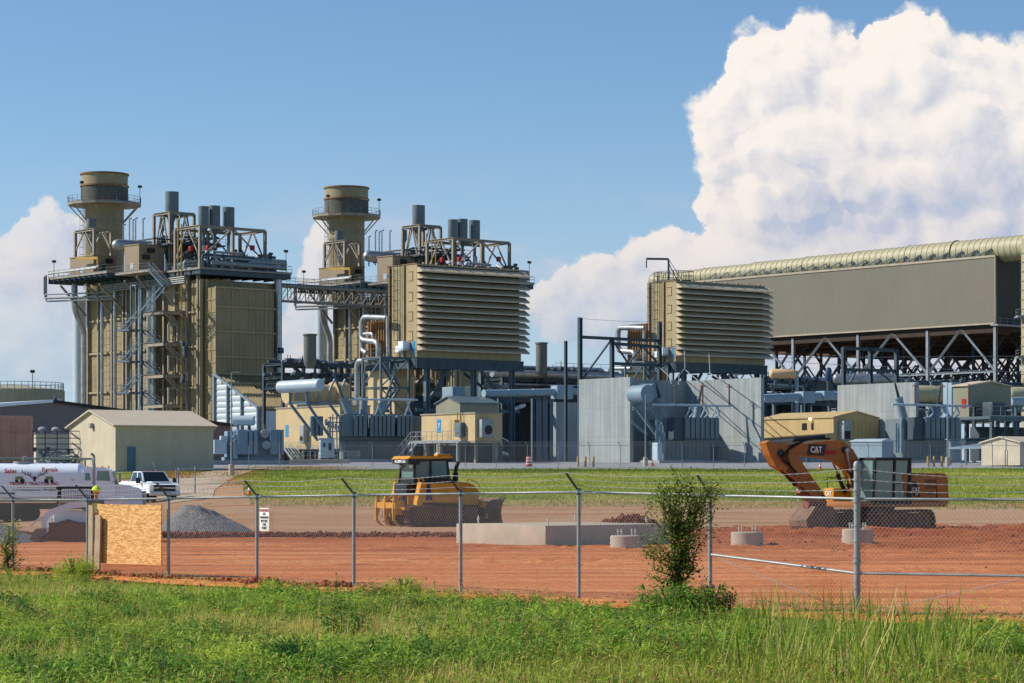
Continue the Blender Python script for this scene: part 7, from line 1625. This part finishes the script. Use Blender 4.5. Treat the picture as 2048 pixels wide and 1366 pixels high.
# ================================================================ steel gantries, conductors
def gantry(label,px0,Y,cols,beams,braces,deg=36,w_=.42):
    fr=Fr(px0,Y,deg,G0); t=thing('steel_gantry',label,'gantry',fr.loc(),fr.t); m=MB()
    for p,yt in cols: u=fr.u(p); m.hbeam((u,0,0),(u,0,fr.h(yt,u)),w_,w_,.07,up=(1,0,0))
    obj(m,'column','dgrey',t,smooth=False); m=MB()
    for p,y,q,y2 in beams: a,b=fr.u(p),fr.u(q); m.hbeam((a,0,fr.h(y,a)),(b,0,fr.h(y2,b)),.3,.35,.05)
    obj(m,'beam','dgrey',t,smooth=False); m=MB()
    for p,y,q,y2 in braces: a,b=fr.u(p),fr.u(q); m.beam((a,.0,fr.h(y,a)),(b,0,fr.h(y2,b)),.18)
    obj(m,'brace','dgrey',t,smooth=False)
    return t,fr
gt,gf=gantry('tall dark steel gantry rising above the pale fire wall',1160,285,((1160,635),(1224,676),(1319,643)),((1160,674,1322,682),(1224,687,1319,694),(1227,727,1320,731)),((1222,680,1166,757),(1228,684,1256,726),(1286,690,1258,727),(1284,692,1314,724)))
m=MB(); m.hbeam((-.9,1.5,0),(-.9,1.5,gf.h(681)),.3,.3,.05,up=(1,0,0)); obj(m,'column','dgrey',gt,smooth=False)
gt2,gf2=gantry('three legged steel gantry above the third fire wall before the condenser',1687,285,((1687,695),(1741,698),(1793,700)),((1687,696,1793,701),(1687,739,1793,742)),((1700,765,1712,742),(1755,742,1785,765)))
def cable(label,pts,r=.035,sag=0):
    P=[]
    for (a,b) in zip(pts,pts[1:]):
        A_,B_=W(*a),W(*b); n=14
        for k in range(n+(b is pts[-1])): t_=k/n; p=A_.lerp(B_,t_); p.z-=sag*4*t_*(1-t_); P.append(p)
    m=MB(); m.path(P,r,5); o=m.build('conductor',M['galv']); tag(o,label,'cable')
cable('upper thin wire running from the gantry right across the condenser',[(1319,690,288),(1560,716,300),(2060,712,330)],.03)
cable('lower thin wire running from the gantry towards the far right',[(1319,694,288),(1600,726,300),(2060,745,320)],.03)
cable('thin wire between the two tall gantry posts',[(1162,637,285),(1318,644,297)],.02,.1)
cable('slack conductor dropping from the overhead wire to the bay left arrester',[(1319,735,290),(1338,752,270),(1343,768,262)],.05)
cable('slack conductor dropping from the overhead wire onto the tilted bushing',[(1369,702,291),(1370,735,285),(1358,752,270),(1357,770,264)],.05)
cable('slack conductor branching to the middle arrester of the bay',[(1369,738,285),(1380,748,272),(1397,762,262)],.05)
cable('slack conductor hanging over the right side of the bay',[(1418,708,292),(1420,745,278),(1405,770,264)],.05)
cable('slack conductor branching to the right arrester of the bay',[(1418,745,278),(1432,754,270),(1449,762,262)],.05)
# ================================================================ pipe racks, ducts, vessels
def rack(label,px0,px1,Y,ytop,ybase,levels,seed,deg=36,dens=14,h0=0.0):
    fr=Fr(px0,Y,deg,G0); t=thing('pipe_rack',label,'pipe rack',fr.loc(),fr.t); U=fr.u(px1); rs=random.Random(seed); zt=fr.h(ytop)
    m=MB(); n=max(2,int(U/6))
    for k in range(n+1):
        u=U*k/n
        for v in(0,5): m.hbeam((u,v,h0),(u,v,zt),.38,.38,.06,up=(1,0,0))
        for l in levels: m.hbeam((u,0,fr.h(l)),(u,5,fr.h(l)),.3,.3,.05)
    for l in levels:
        for v in(0,5): m.hbeam((0,v,fr.h(l)),(U,v,fr.h(l)),.35,.5,.06)
    obj(m,'frame','dgrey',t,smooth=False)
    for k in range(dens):
        l=fr.h(rs.choice(levels)); v=rs.uniform(.2,4.8); r=rs.choice((.12,.16,.22,.3)); m=MB(); a,b=rs.uniform(-1,U*.3),rs.uniform(U*.6,U+1); m.bend([(a,v,l+.3+r),(b,v,l+.3+r),(b,v,l-rs.uniform(1,2.5))],r,8); obj(m,'pipe','silver' if k%3==0 else 'grey' if k%3==1 else 'dgrey',t)
    m=MB()
    for k in range(dens*2): m.grp(); u=rs.uniform(0,U); l=fr.h(rs.choice(levels)); s=rs.uniform(.15,.4); m.bbox(u-s,-.3,l+.2,u+s,.4,l+.2+s*1.6,.05); m.tube((u,0,l),(u,0,l+rs.uniform(.8,1.6)),.05,5)
    obj(m,'valve','dgrey',t)
    return t,fr,U,zt
t,fr,U,zt=rack('dark steel pipe rack between the two boilers behind the white conservator drum',566,722,335,726,925,(728,755,775),4,dens=16)
m=MB(); m.hbeam((fr.u(585),0,zt-.3),(fr.u(609),0,fr.h(753)),.4,.4,.07); m.hbeam((fr.u(640),0,zt-.3),(fr.u(672),0,fr.h(752)),.4,.4,.07); obj(m,'brace','dgrey',t,smooth=False)
m=MB(); u=fr.u(620); m.tube((fr.u(590),1,fr.h(752)),(U+4,1,fr.h(748)),.5,14); m.tube((0,1.5,fr.h(766)),(U+4,1.5,fr.h(762)),.25,10); obj(m,'pipe','grey',t)
def silencer(label,px,Y,yt,yb,wd,zleg):
    X=wx(px,Y); k=Y/F; t=thing('vent_silencer',label,'silencer',(X,Y,G0)); z0,z1=wz(yb,Y)-G0,wz(yt,Y)-G0; r=wd*k/2; m=MB(); m.lathe([(r*.5,z0-1.0),(r*.85,z0-.5),(r*.95,z0-.1),(r*.95,z1-.2),(r*1.08,z1-.2),(r*1.08,z1),(r*.9,z1),(r*.88,z1-.5)],n=28,cap=False); obj(m,'body','silo2',t); m=MB()
    for s in(-1,1): m.hbeam((s*r*.8,0,0),(s*r*.8,0,z0),.25,.25,.05,up=(1,0,0))
    m.tube((0,0,0),(0,0,z0-2.8),r*.38,12); obj(m,'leg','dgrey',t)
M['silo2']=mat('silencer_olive_grey',lin(104,110,108),.65,var=.12,streak=.4)
silencer('grey green vent silencer with rolled lip between the two boilers',620,333,668,722,27,0); silencer('plain grey vent silencer right of the first intake house',1083,345,685,738,24,0)
t,fr,U,zt=rack('long dark pipe rack between the first intake house and the steel gantry',1005,1235,342,738,925,(740,758,775,800),8,dens=26)
m=MB(); m.tube((-2,-.3,fr.h(747)),(U+2,-.3,fr.h(747)),.55,16); m.tube((0,-.6,fr.h(768)),(U,-.6,fr.h(768)),.12,8); obj(m,'pipe','silver',t)
m=MB(); m.box(0,5.4,0,U,9,fr.h(768)); obj(m,'equipment_wall','teal',t) if 'teal' in M else obj(m,'equipment_wall',mat('dark_equipment',lin(52,66,76),.7,var=.3,vs=.6),t)
m=MB(); m.rail([(fr.u(1110),-.2,zt),(U,-.2,zt)]); obj(m,'handrail','grey',t)
t,fr,U,zt=rack('dark pipe rack between the second intake house and the third fire wall',1530,1700,330,763,925,(765,775,805),9,dens=24)
m=MB(); m.box(-6,5.4,0,U,9,fr.h(790)); obj(m,'equipment_wall',mat('dark_equipment',lin(52,66,76),.7,var=.3,vs=.6),t); m=MB(); v=-.5; m.tube((fr.u(1588),v,0),(fr.u(1588),v,fr.h(740)),.28,10); m.bend([(fr.u(1530),v,fr.h(768)),(fr.u(1600),v,fr.h(771)),(fr.u(1603),v,fr.h(790)),(fr.u(1603),v,0)],.14,8); obj(m,'pipe','galv',t)
t,fr,U,zt=rack('pipe rack under the condenser at the far right',1800,2120,375,778,925,(765,780,800),12,dens=30)
t,fr,U,zt=rack('low pipe rack between the third fire wall and the boiler feed area under the condenser',1690,1830,350,760,925,(765,785),13,dens=16)
def duct(label,Y,x0,y0,x1,y1,r,boxes,mt='xlight2'):
    fr=Fr(x0,Y,36,G0); t=thing('bus_duct',label,'duct',fr.loc(),fr.t); U=fr.u(x1); z0,z1=fr.h(y0),fr.h(y1,U); m=MB(); m.tube((0,0,z0),(U,0,z1),r,16); n=int(U/3)
    for k in range(n+1): f=k/n; m.tube((U*f-.06,0,z0+(z1-z0)*f),(U*f+.06,0,z0+(z1-z0)*f),r*1.12,16)
    obj(m,'tube',mt,t)
    for a,b,ya,yb in boxes: ua,ub=fr.u(a),fr.u(b); m=MB(); m.bbox(ua,-r*1.5,fr.h(yb,ua),ub,r*1.6,fr.h(ya,ua),.08); obj(m,'junction_box',mt,t)
    m=MB()
    for f in(.15,.5,.85): m.hbeam((U*f,0,0),(U*f,0,z0-r),.3,.3,.05,up=(1,0,0))
    obj(m,'support','grey',t,smooth=False)
M['xlight2']=mat('busduct_blue',lin(140,164,180),.45,var=.06)
duct('pale blue bus duct running under the first intake house to the fire wall',290,968,787,1160,783,.42,((1108,1140,771,798),))
duct('pale blue bus duct between the middle and third fire walls',290,1524,797,1682,791,.5,((1598,1622,783,805),(1640,1660,782,798)))
duct('pale blue bus duct at the right edge behind the raised gable house',300,2020,803,2100,800,.5,())
for px,lab in((1077,'thick blue grey column left of three beside the dark fire wall'),(1091,'thick blue grey column second of three beside the dark fire wall'),(1104,'thick blue grey column nearest the dark fire wall')):
    Y=300; X=wx(px,Y); t=thing('steel_post',lab,'column',(X,Y,G0)); m=MB(); z=wz(797,Y)-G0; m.hbeam((0,0,0),(0,0,z),.5,.5,.08,up=(1,0,0)); obj(m,'shaft','xfmr',t,smooth=False); m=MB(); m.box(-.5,-.5,z,.5,.5,z+.15); m.box(-.5,-.5,0,.5,.5,.2); obj(m,'end_plate','grey',t)
def vessel(label,x0,x1,yc,rpx,Y,mt,deg=-20,legs=True):
    k=Y/F; t=thing('pressure_vessel',label,'vessel',(wx((x0+x1)/2,Y),Y,G0),R(deg)); L=(x1-x0)*k/math.cos(R(deg)); r=rpx*k; z=wz(yc,Y)-G0; m=MB(); m.lathe([(.05,-L/2-r*.25),(r*.6,-L/2-r*.15),(r*.92,-L/2+r*.1),(r,-L/2+r*.35),(r,L/2-r*.35),(r*.92,L/2-r*.1),(r*.6,L/2+r*.15),(.05,L/2+r*.25)],(0,0,z),28,'x'); obj(m,'shell',mt,t); m=MB()
    for s in(-.3,.3): m.bbox(L*s-.15,-r*.6,z-r-.9,L*s+.15,r*.6,z-r*.7,.03)
    m.box(-L*.5,-r*.8,z-r-1.1,L*.5,r*.8,z-r-.9)
    for s in(-.4,.4): m.box(L*s-.12,-.12,0,L*s+.12,.12,z-r-.9)
    obj(m,'saddle','grey',t); m=MB(); m.tube((0,0,z+r-.1),(0,0,z+r+.5),.12,8); m.tube((.0,0,z+r+.4),(0,0,z+r+.5),.25,10); obj(m,'nozzle','galv',t)
vessel('beige horizontal pressure vessel beside the second intake house',1541,1590,748,10,318,'vbeige'if 'vbeige' in M else mat('vessel_beige',lin(214,180,132),.5,var=.06),0)
vessel('shiny silver horizontal vessel between the gantry legs above the third fire wall',1668,1790,757,9.5,305,'silver',0)
vessel('large khaki ribbed vessel behind the third transformer',1812,1912,788,17,330,'duct',10)
vessel('khaki vessel partly hidden at the right edge under the duct tower',2016,2110,790,16,335,'duct',10)
for p in(1657,1705):
    Y=318; t=thing('blue_pump','blue vertical pump standing among the pipes %s'%('left of the silver vessel' if p<1700 else 'between the gantry legs'),'pump',(wx(p,Y),Y,G0)); z0,z1=wz(757,Y)-G0,wz(736,Y)-G0; m=MB(); m.lathe([(.2,z0-.4),(.42,z0),(.42,z1-.3),(.3,z1),(.05,z1+.1)],n=16); obj(m,'body','bluev',t); m=MB(); m.box(-.7,-.7,0,.7,.7,.4); m.tube((0,0,0),(0,0,z0-.3),.25,10); obj(m,'base','dgrey',t)
Y=286; t=thing('tall_grey_cabinet','tall pale blue cabinet between the fire wall and the raised gable house','cabinet',(wx(1903,Y),Y,G0),R(36)); m=MB(); m.bbox(-.8,-.8,0,.8,.8,wz(765,Y)-G0,.05); obj(m,'body','xlight2',t); m=MB(); m.box(-.6,-.83,1,.6,-.8,wz(775,Y)-G0); obj(m,'door','xfmr',t)
# steel clutter behind the bay (lit tan unit) and mid ground machinery under the first boiler
fm=Fr(690,330,36,G0); t=thing('turbine_skid','tan turbine casing and lagged pipework behind the conservator drum','machinery',fm.loc(),fm.t); U=fm.u(800); m=MB(); z=fm.h(790); m.tube((-9,0,z),(-2,0,z),1.3,20); m.tube((-2,0,z),(0,0,z),1.7,20); m.bbox(-7,-1,0,0,3,z-1,.1); obj(m,'casing','beige',t); m=MB()
for k in range(5): m.bend([(-8+k*1.6,-1.3,0),(-8+k*1.6,-1.3,z+1.5-k*.3),(-7+k*1.6,-1.0,z+2)],.16,8)
m.rail([(-9,-1.8,z-1.4),(0,-1.8,z-1.4)]); obj(m,'pipework','galv',t)
# ================================================================ lamps, bollards, far fence
def lamp(label,px,Y,ytop,arm=14,base=True):
    X=wx(px,Y); z=gz(X,Y); t=thing('street_lamp',label,'street lamp',(X,Y,z)); h=wz(ytop,Y)-z; m=MB(); m.tube((0,0,0),(0,0,h),.075,10,r2=.045); m.tube((0,0,h),(.5,0,h+.02),.035,6); obj(m,'pole','galvd',t)
    if arm: m=MB(); m.bbox(.3,-.12,h-.03,.3+arm*Y/F*.8,.12,h+.06,.02); obj(m,'lamp_head','galv',t)
    if base: m=MB(); m.lathe([(.24,-.2),(.24,.85),(.2,.9)],n=18); obj(m,'concrete_base','conc2',t)
lamp('slim street lamp before the quilted inlet duct of the left boiler',463,205,745); lamp('slim lamp post in front of the middle transformer bay',1291,240,790,0); lamp('slim lamp post in front of the third transformer',1895,240,765,0)
for grp,ps,Y in(('a',(1156,1171,1187),237),('b',(1856,1868,1884),238)):
    for i,p in enumerate(ps):
        X=wx(p,Y); t=thing('bollard',('yellow bollard in the row of three before the pale fire wall' if grp=='a' else 'yellow bollard in the row of three behind the excavator'),'bollard',(X,Y,gz(X,Y)),group='yellow bollards before the pale fire wall' if grp=='a' else 'yellow bollards behind the excavator'); m=MB(); m.lathe([(.11,-.1),(.11,.95),(.08,1.02),(.02,1.04)],n=14); obj(m,'post','bollard' if 'bollard' in M else 'ypipe',t)
        m=MB(); m.lathe([(.16,-.05),(.16,.06)],n=14); obj(m,'base','conc2',t)
def drum(label,px,Y):
    X=wx(px,Y); t=thing('traffic_drum',label,'traffic drum',(X,Y,gz(X,Y)+.02)); m=MB(); m.lathe([(.3,0),(.28,.3),(.26,.6),(.24,.95),(.1,1.0)],n=20); obj(m,'barrel','redor',t); m=MB()
    for z in(.22,.5,.76): m.lathe([(.3-z*.05,z),(.3-z*.05-.005,z+.1)],n=20,cap=False)
    obj(m,'white_band','sign_white',t); m=MB(); m.lathe([(.42,0),(.42,.06)],n=20); obj(m,'base','rubber',t)
M['redor']=mat('drum_orange_red',lin(204,64,44),.6)
drum('orange and white traffic drum on the road below the raised building stairs',1058,240)
for px,Y,lab in((499,152,'small orange traffic cone at the edge of the grass left of the bulldozer'),(1305,243,'small orange cone beside the road in front of the bay'),(1640,222,'small orange cone beneath the excavator boom')):
    X=wx(px,Y); t=thing('traffic_cone',lab,'cone',(X,Y,gz(X,Y)+.03)); m=MB(); m.lathe([(.15,.03),(.03,.6),(.02,.6)],n=16); m.bbox(-.2,-.2,0,.2,.2,.04,.01); obj(m,'cone','orange',t); m=MB(); m.lathe([(.108,.28),(.075,.42)],n=16,cap=False); obj(m,'white_band','sign_white',t)
ff=thing('plant_fence','thin galvanised wire fence along the plant road with bent barbed wire posts','fence',(0,0,0))
pts=[]
for p in list(range(497,2110,62)): Y=interp(p,[(497,226),(700,233),(1200,236),(2100,236)]); X=wx(p,Y); pts.append((X,Y,gz(X,Y)))
for x,y,z in pts:
    m=MB(); m.tube((x,y,z),(x,y,z+2.1),.035,6); m.tube((x,y,z+2.1),(x-.22,y-.1,z+2.42),.03,5); obj(m,'post','galv',ff)
m=MB()
for (x,y,z),(x2,y2,z2) in zip(pts,pts[1:]):
    m.tube((x,y,z+2.08),(x2,y2,z2+2.08),.02,4)
    for q in(2.22,2.32,2.42): m.tube((x-(q-2.1)*.65,y,z+q),(x2-(q-2.1)*.65,y2,z2+q),.008,3)
obj(m,'top_wire','galv',ff); m=MB()
for (x,y,z),(x2,y2,z2) in zip(pts,pts[1:]):
    n=15
    for k in range(-10,26):
        a=k/n
        for s in(1,-1):
            b=a+s*.66; lo,hi=sorted(((0-a)/(b-a),(1-a)/(b-a))); t0,t1=max(0,lo),min(1,hi)
            if t1-t0<.02: continue
            p,q=a+(b-a)*t0,a+(b-a)*t1
            m.tube((x+(x2-x)*p,y+(y2-y)*p,z+(z2-z)*p+.03+2.05*t0),(x+(x2-x)*q,y+(y2-y)*q,z+(z2-z)*q+.03+2.05*t1),.003,3,cap=False)
obj(m,'fabric','galv',ff)
# wire gate beside the lane
gt=thing('wire_gate','pair of gate posts with wire rails beside the gravel lane above the gravel heap','gate',(0,0,0)); P_=[]
for p,yt in((357,935),(390,933),(352,940)): Y=168; X=wx(p,Y); z=gz(X,Y); m=MB(); m.tube((X,Y,z),(X,Y,wz(yt,Y)),.05,8); obj(m,'post','galv',gt); P_.append((X,Y,z))
m=MB(); 
for py in(938,968,988): m.tube((wx(357,168),168,wz(py,168)),(wx(500,168),168,wz(py-1,168)),.02,5)
obj(m,'rail','galv',gt)
X=wx(312,166); t=thing('bent_post','short galvanised fence post with bent top beside the pickup cab','fence post',(X,166,gz(X,166))); m=MB(); m.tube((0,0,0),(0,0,2.2),.04,8); m.tube((0,0,2.2),(-.25,0,2.6),.04,8); obj(m,'post','galv',t); m=MB(); m.lathe([(.06,2.15),(.06,2.25)],n=10); obj(m,'collar','dgrey',t)
# low khaki bund of concrete barrier behind the aux transformer
X=wx(575,262); 
for p0,p1,Y,yt,yb,lab in((580,700,255,923,933,'pale concrete kerb wall in front of the biggest transformer'),):
    fr=Fr(p0,Y,6); m=MB(); m.bbox(0,0,-.3,fr.u(p1),.4,.45,.04); o=obj(m,'concrete_kerb','conc2',loc=fr.loc(),rz=fr.t); tag(o,lab,'kerb')
# ================================================================ the sky: Nishita with procedural cumulus at infinity
class X:
    T=None
    def __init__(s,o): s.o=o
    @staticmethod
    def op(k,*a):
        n=X.T.nodes.new('ShaderNodeMath'); n.operation=k
        for i,v in enumerate(a):
            if isinstance(v,X): X.T.links.new(v.o,n.inputs[i])
            else: n.inputs[i].default_value=v
        return X(n.outputs[0])
    def __add__(s,b): return X.op('ADD',s,b)
    def __sub__(s,b): return X.op('SUBTRACT',s,b)
    def __mul__(s,b): return X.op('MULTIPLY',s,b)
    def __truediv__(s,b): return X.op('DIVIDE',s,b)
    __radd__=__add__; __rmul__=__mul__
def xs_(v,a,b):
    n=X.T.nodes.new('ShaderNodeMapRange'); n.interpolation_type='SMOOTHSTEP'; X.T.links.new(v.o,n.inputs[0]); n.inputs[1].default_value=a; n.inputs[2].default_value=b; return X(n.outputs[0])
def vec(x,y,z=0.0):
    n=X.T.nodes.new('ShaderNodeCombineXYZ')
    for i,v in enumerate((x,y,z)):
        if isinstance(v,X): X.T.links.new(v.o,n.inputs[i])
        else: n.inputs[i].default_value=v
    return n.outputs[0]
def xnoise(v,s,d=4,r=.55,col=False):
    n=X.T.nodes.new('ShaderNodeTexNoise'); n.noise_dimensions='2D'; n.inputs['Scale'].default_value=s; n.inputs['Detail'].default_value=d; n.inputs['Roughness'].default_value=r; X.T.links.new(v,n.inputs['Vector'])
    return n.outputs[1] if col else X(n.outputs[0])
def xvor(v,s):
    n=X.T.nodes.new('ShaderNodeTexVoronoi'); n.voronoi_dimensions='2D'; n.feature='F1'; n.inputs['Scale'].default_value=s; X.T.links.new(v,n.inputs['Vector']); return X(n.outputs['Distance'])
def ell(lst):   # px ellipses -> picture-angle units
    return [((cx-1024)/1000,(960-cy)/1000,rx/1000,ry/1000) for cx,cy,rx,ry in lst]
BIG=[(x,y,rx,ry,z/1000) for (x,y,rx,ry),z in zip(ell([(1545,150,95,100),(1640,120,95,85),(1480,235,98,80),(1600,230,140,110),(1820,110,110,85),(1940,160,130,95),(1760,210,190,120),(1900,300,200,140),(2060,260,130,170),
 (1500,330,85,90),(1590,340,150,110),(1750,360,190,120),(1480,420,75,90),(1600,450,170,100),(1430,405,32,42),(1920,430,230,130),(1340,505,110,48),(1200,560,110,52),(1440,540,180,75),(1120,610,80,60),(1600,560,260,110),(1850,560,300,110),(1280,620,160,80),
 (1570,165,75,60),(1690,190,90,62),(1860,165,80,66),(1630,260,110,75),(1790,265,90,70),(1900,235,80,60),(1540,300,70,55),(1700,350,80,60),(1830,350,110,70),(1960,350,90,60),(1600,380,70,50),(1510,395,50,46)]),
 [0]*23+[75,85,80,95,100,95,85,110,105,100,105,85])]
LEFT=[(*e,0) for e in ell([(118,455,58,46),(70,500,70,52),(158,520,62,60),(20,560,55,45),(110,590,110,70),(636,470,30,50),(650,545,42,75),(640,640,60,70),(60,680,170,90),(250,700,120,60),(560,700,120,60)])]
g=bpy.data.node_groups.new('cumulus','ShaderNodeTree')
g.interface.new_socket('P',in_out='INPUT',socket_type='NodeSocketVector'); g.interface.new_socket('H',in_out='OUTPUT',socket_type='NodeSocketFloat'); g.interface.new_socket('D',in_out='OUTPUT',socket_type='NodeSocketFloat')
gi=g.nodes.new('NodeGroupInput'); go=g.nodes.new('NodeGroupOutput'); X.T=g
def vadd(a,b):
    n=g.nodes.new('ShaderNodeVectorMath'); n.operation='ADD'; g.links.new(a,n.inputs[0]); g.links.new(b,n.inputs[1]); return n.outputs[0]
def vms(a,k):
    n=g.nodes.new('ShaderNodeVectorMath'); n.operation='MULTIPLY_ADD'; g.links.new(a,n.inputs[0]); n.inputs[1].default_value=(k,k,0); n.inputs[2].default_value=(-k/2,-k/2,0); return n.outputs[0]
P0=gi.outputs[0]
P1=vadd(P0,vms(xnoise(P0,7.0,2,.5,True),.075)); P2=vadd(P1,vms(xnoise(P0,26.0,4,.6,True),.035))
sx=g.nodes.new('ShaderNodeSeparateXYZ'); g.links.new(P2,sx.inputs[0]); px_,py_=X(sx.outputs[0]),X(sx.outputs[1])
H=None
for cx,cy,rx,ry,zo in BIG+LEFT:
    a=(px_-cx)*(1/rx); b=(py_-cy)*(1/ry); q=X.op('SUBTRACT',1.0,a*a+b*b); hh=X.op('SQRT',X.op('MAXIMUM',q,0.0))*min(rx,ry)+(X.op('GREATER_THAN',q,0.0)*zo if zo else 0.0)
    hh=hh+X.op('MINIMUM',q,0.0)*.05
    H=hh if H is None else X.op('SMOOTH_MAX',H,hh,.012)
b1=xvor(P1,8.0); b2=xvor(P1,20.0); b3=xvor(P2,70.0); fn=xnoise(P2,60.0,6,.65)
bil=(b1*-.075)+(b2*-.030)+(b3*-.012)+(fn*.012)
g.links.new((H+bil).o,go.inputs[0]); g.links.new((H+bil*.55).o,go.inputs[1])
w=S.world; bg=w.node_tree.nodes['Background']; sky=w.node_tree.nodes['Sky Texture']; X.T=w.node_tree; N,L=w.node_tree.nodes,w.node_tree.links
tc=N.new('ShaderNodeTexCoord'); sp=N.new('ShaderNodeSeparateXYZ'); L.new(tc.outputs['Generated'],sp.inputs[0]); dx,dy,dz=[X(sp.outputs[i]) for i in range(3)]
dyc=X.op('MAXIMUM',dy,.02); U=dx/dyc*5.0; V_=dz/dyc*5.0
def cum(ox,oy):
    n=N.new('ShaderNodeGroup'); n.node_tree=g; L.new(vec(U+ox,V_+oy),n.inputs[0]); return X(n.outputs[0]),X(n.outputs[1])
h0,d0=cum(0,0); h1,_=cum(-.026,.026)
def dome(U_,V__):
    H=None
    for cx,cy,rx,ry,zo in BIG[:23]+LEFT:
        a=(U_-cx)*(1/rx); b=(V__-cy)*(1/ry); q=X.op('SUBTRACT',1.0,a*a+b*b); hh=X.op('SQRT',X.op('MAXIMUM',q,0.0))*min(rx,ry)
        H=hh if H is None else X.op('SMOOTH_MAX',H,hh,.02)
    return H
lit=(h0-h1)*8.5+(dome(U,V_)-dome(U-.085,V_+.075))*2.0
lit=lit+(xnoise(vec(U,V_*1.3,1.7),3.4,2,.5)-.5)*.75+(V_-.6)*.35
lit=xs_(lit,-.85,.62)
alpha=xs_(d0,-.040,-.008)
front=xs_(dy,.02,.06); alpha=alpha*front*(X.op('SUBTRACT',1.0,xs_(U,-.25,-.5)*.28))
low=xs_(V_,.58,.2)          # lower parts of the cloud dissolve in the haze near the horizon
def mixc(f,a,b):
    n=N.new('ShaderNodeMix'); n.data_type='RGBA'
    if isinstance(f,X): L.new(f.o,n.inputs[0])
    else: n.inputs[0].default_value=f
    for i,v in((6,a),(7,b)):
        if isinstance(v,tuple): n.inputs[i].default_value=(*v,1)
        else: L.new(v,n.inputs[i])
    return n.outputs[2]
KS=1/.08/2**.3
def sc(c,k=KS): return tuple(v*k for v in c)
shade=mixc(xs_(V_,.15,.75),sc(lin(182,189,211)),sc(lin(174,188,213)))
warm=mixc(xs_(V_,.2,.8),sc(lin(238,226,220)),sc(lin(252,244,236)))
ccol=mixc(lit,shade,warm)
tint=N.new('ShaderNodeMix'); tint.data_type='RGBA'; tint.blend_type='MULTIPLY'; tint.inputs[0].default_value=1; L.new(sky.outputs[0],tint.inputs[6]); tint.inputs[7].default_value=(.80,1.0,1.19,1)
haze=mixc((1.0 and xs_(V_,.85,.02))*.62*front,tint.outputs[2],sc(lin(180,200,228)))
# thin soft bank low over the horizon
v1=vec(U*1.1,V_*2.6,3.3); sb=xnoise(v1,2.6,7,.6); bank=xs_(sb,.42,.66)*xs_(V_,.66,.28)*front*.75
c1=mixc(bank,haze,mixc(xs_(xnoise(v1,7.0,5,.6),.4,.65),sc(lin(190,196,216)),sc(lin(224,212,214))))
final=mixc(alpha*(X.op('SUBTRACT',1.0,low*.45)),c1,ccol)
L.new(final,bg.inputs[0])
bg2=N.new('ShaderNodeBackground'); L.new(tint.outputs[2],bg2.inputs[0]); bg2.inputs[1].default_value=.08
# the clouds stand in one quarter of the sky; the rest is clear
reg=X.op('GREATER_THAN',dy,.6)*X.op('LESS_THAN',V_,1.15)*X.op('LESS_THAN',X.op('ABSOLUTE',U),2.6)*X.op('GREATER_THAN',V_,-.05)
ms=N.new('ShaderNodeMixShader'); L.new(reg.o,ms.inputs[0]); L.new(bg2.outputs[0],ms.inputs[1]); L.new(bg.outputs[0],ms.inputs[2]); L.new(ms.outputs[0],N['World Output'].inputs[0])
w.cycles.sampling_method='MANUAL'; w.cycles.sample_map_resolution=256
sky.dust_density=0.0; sky.ozone_density=1.6; sky.air_density=1.0
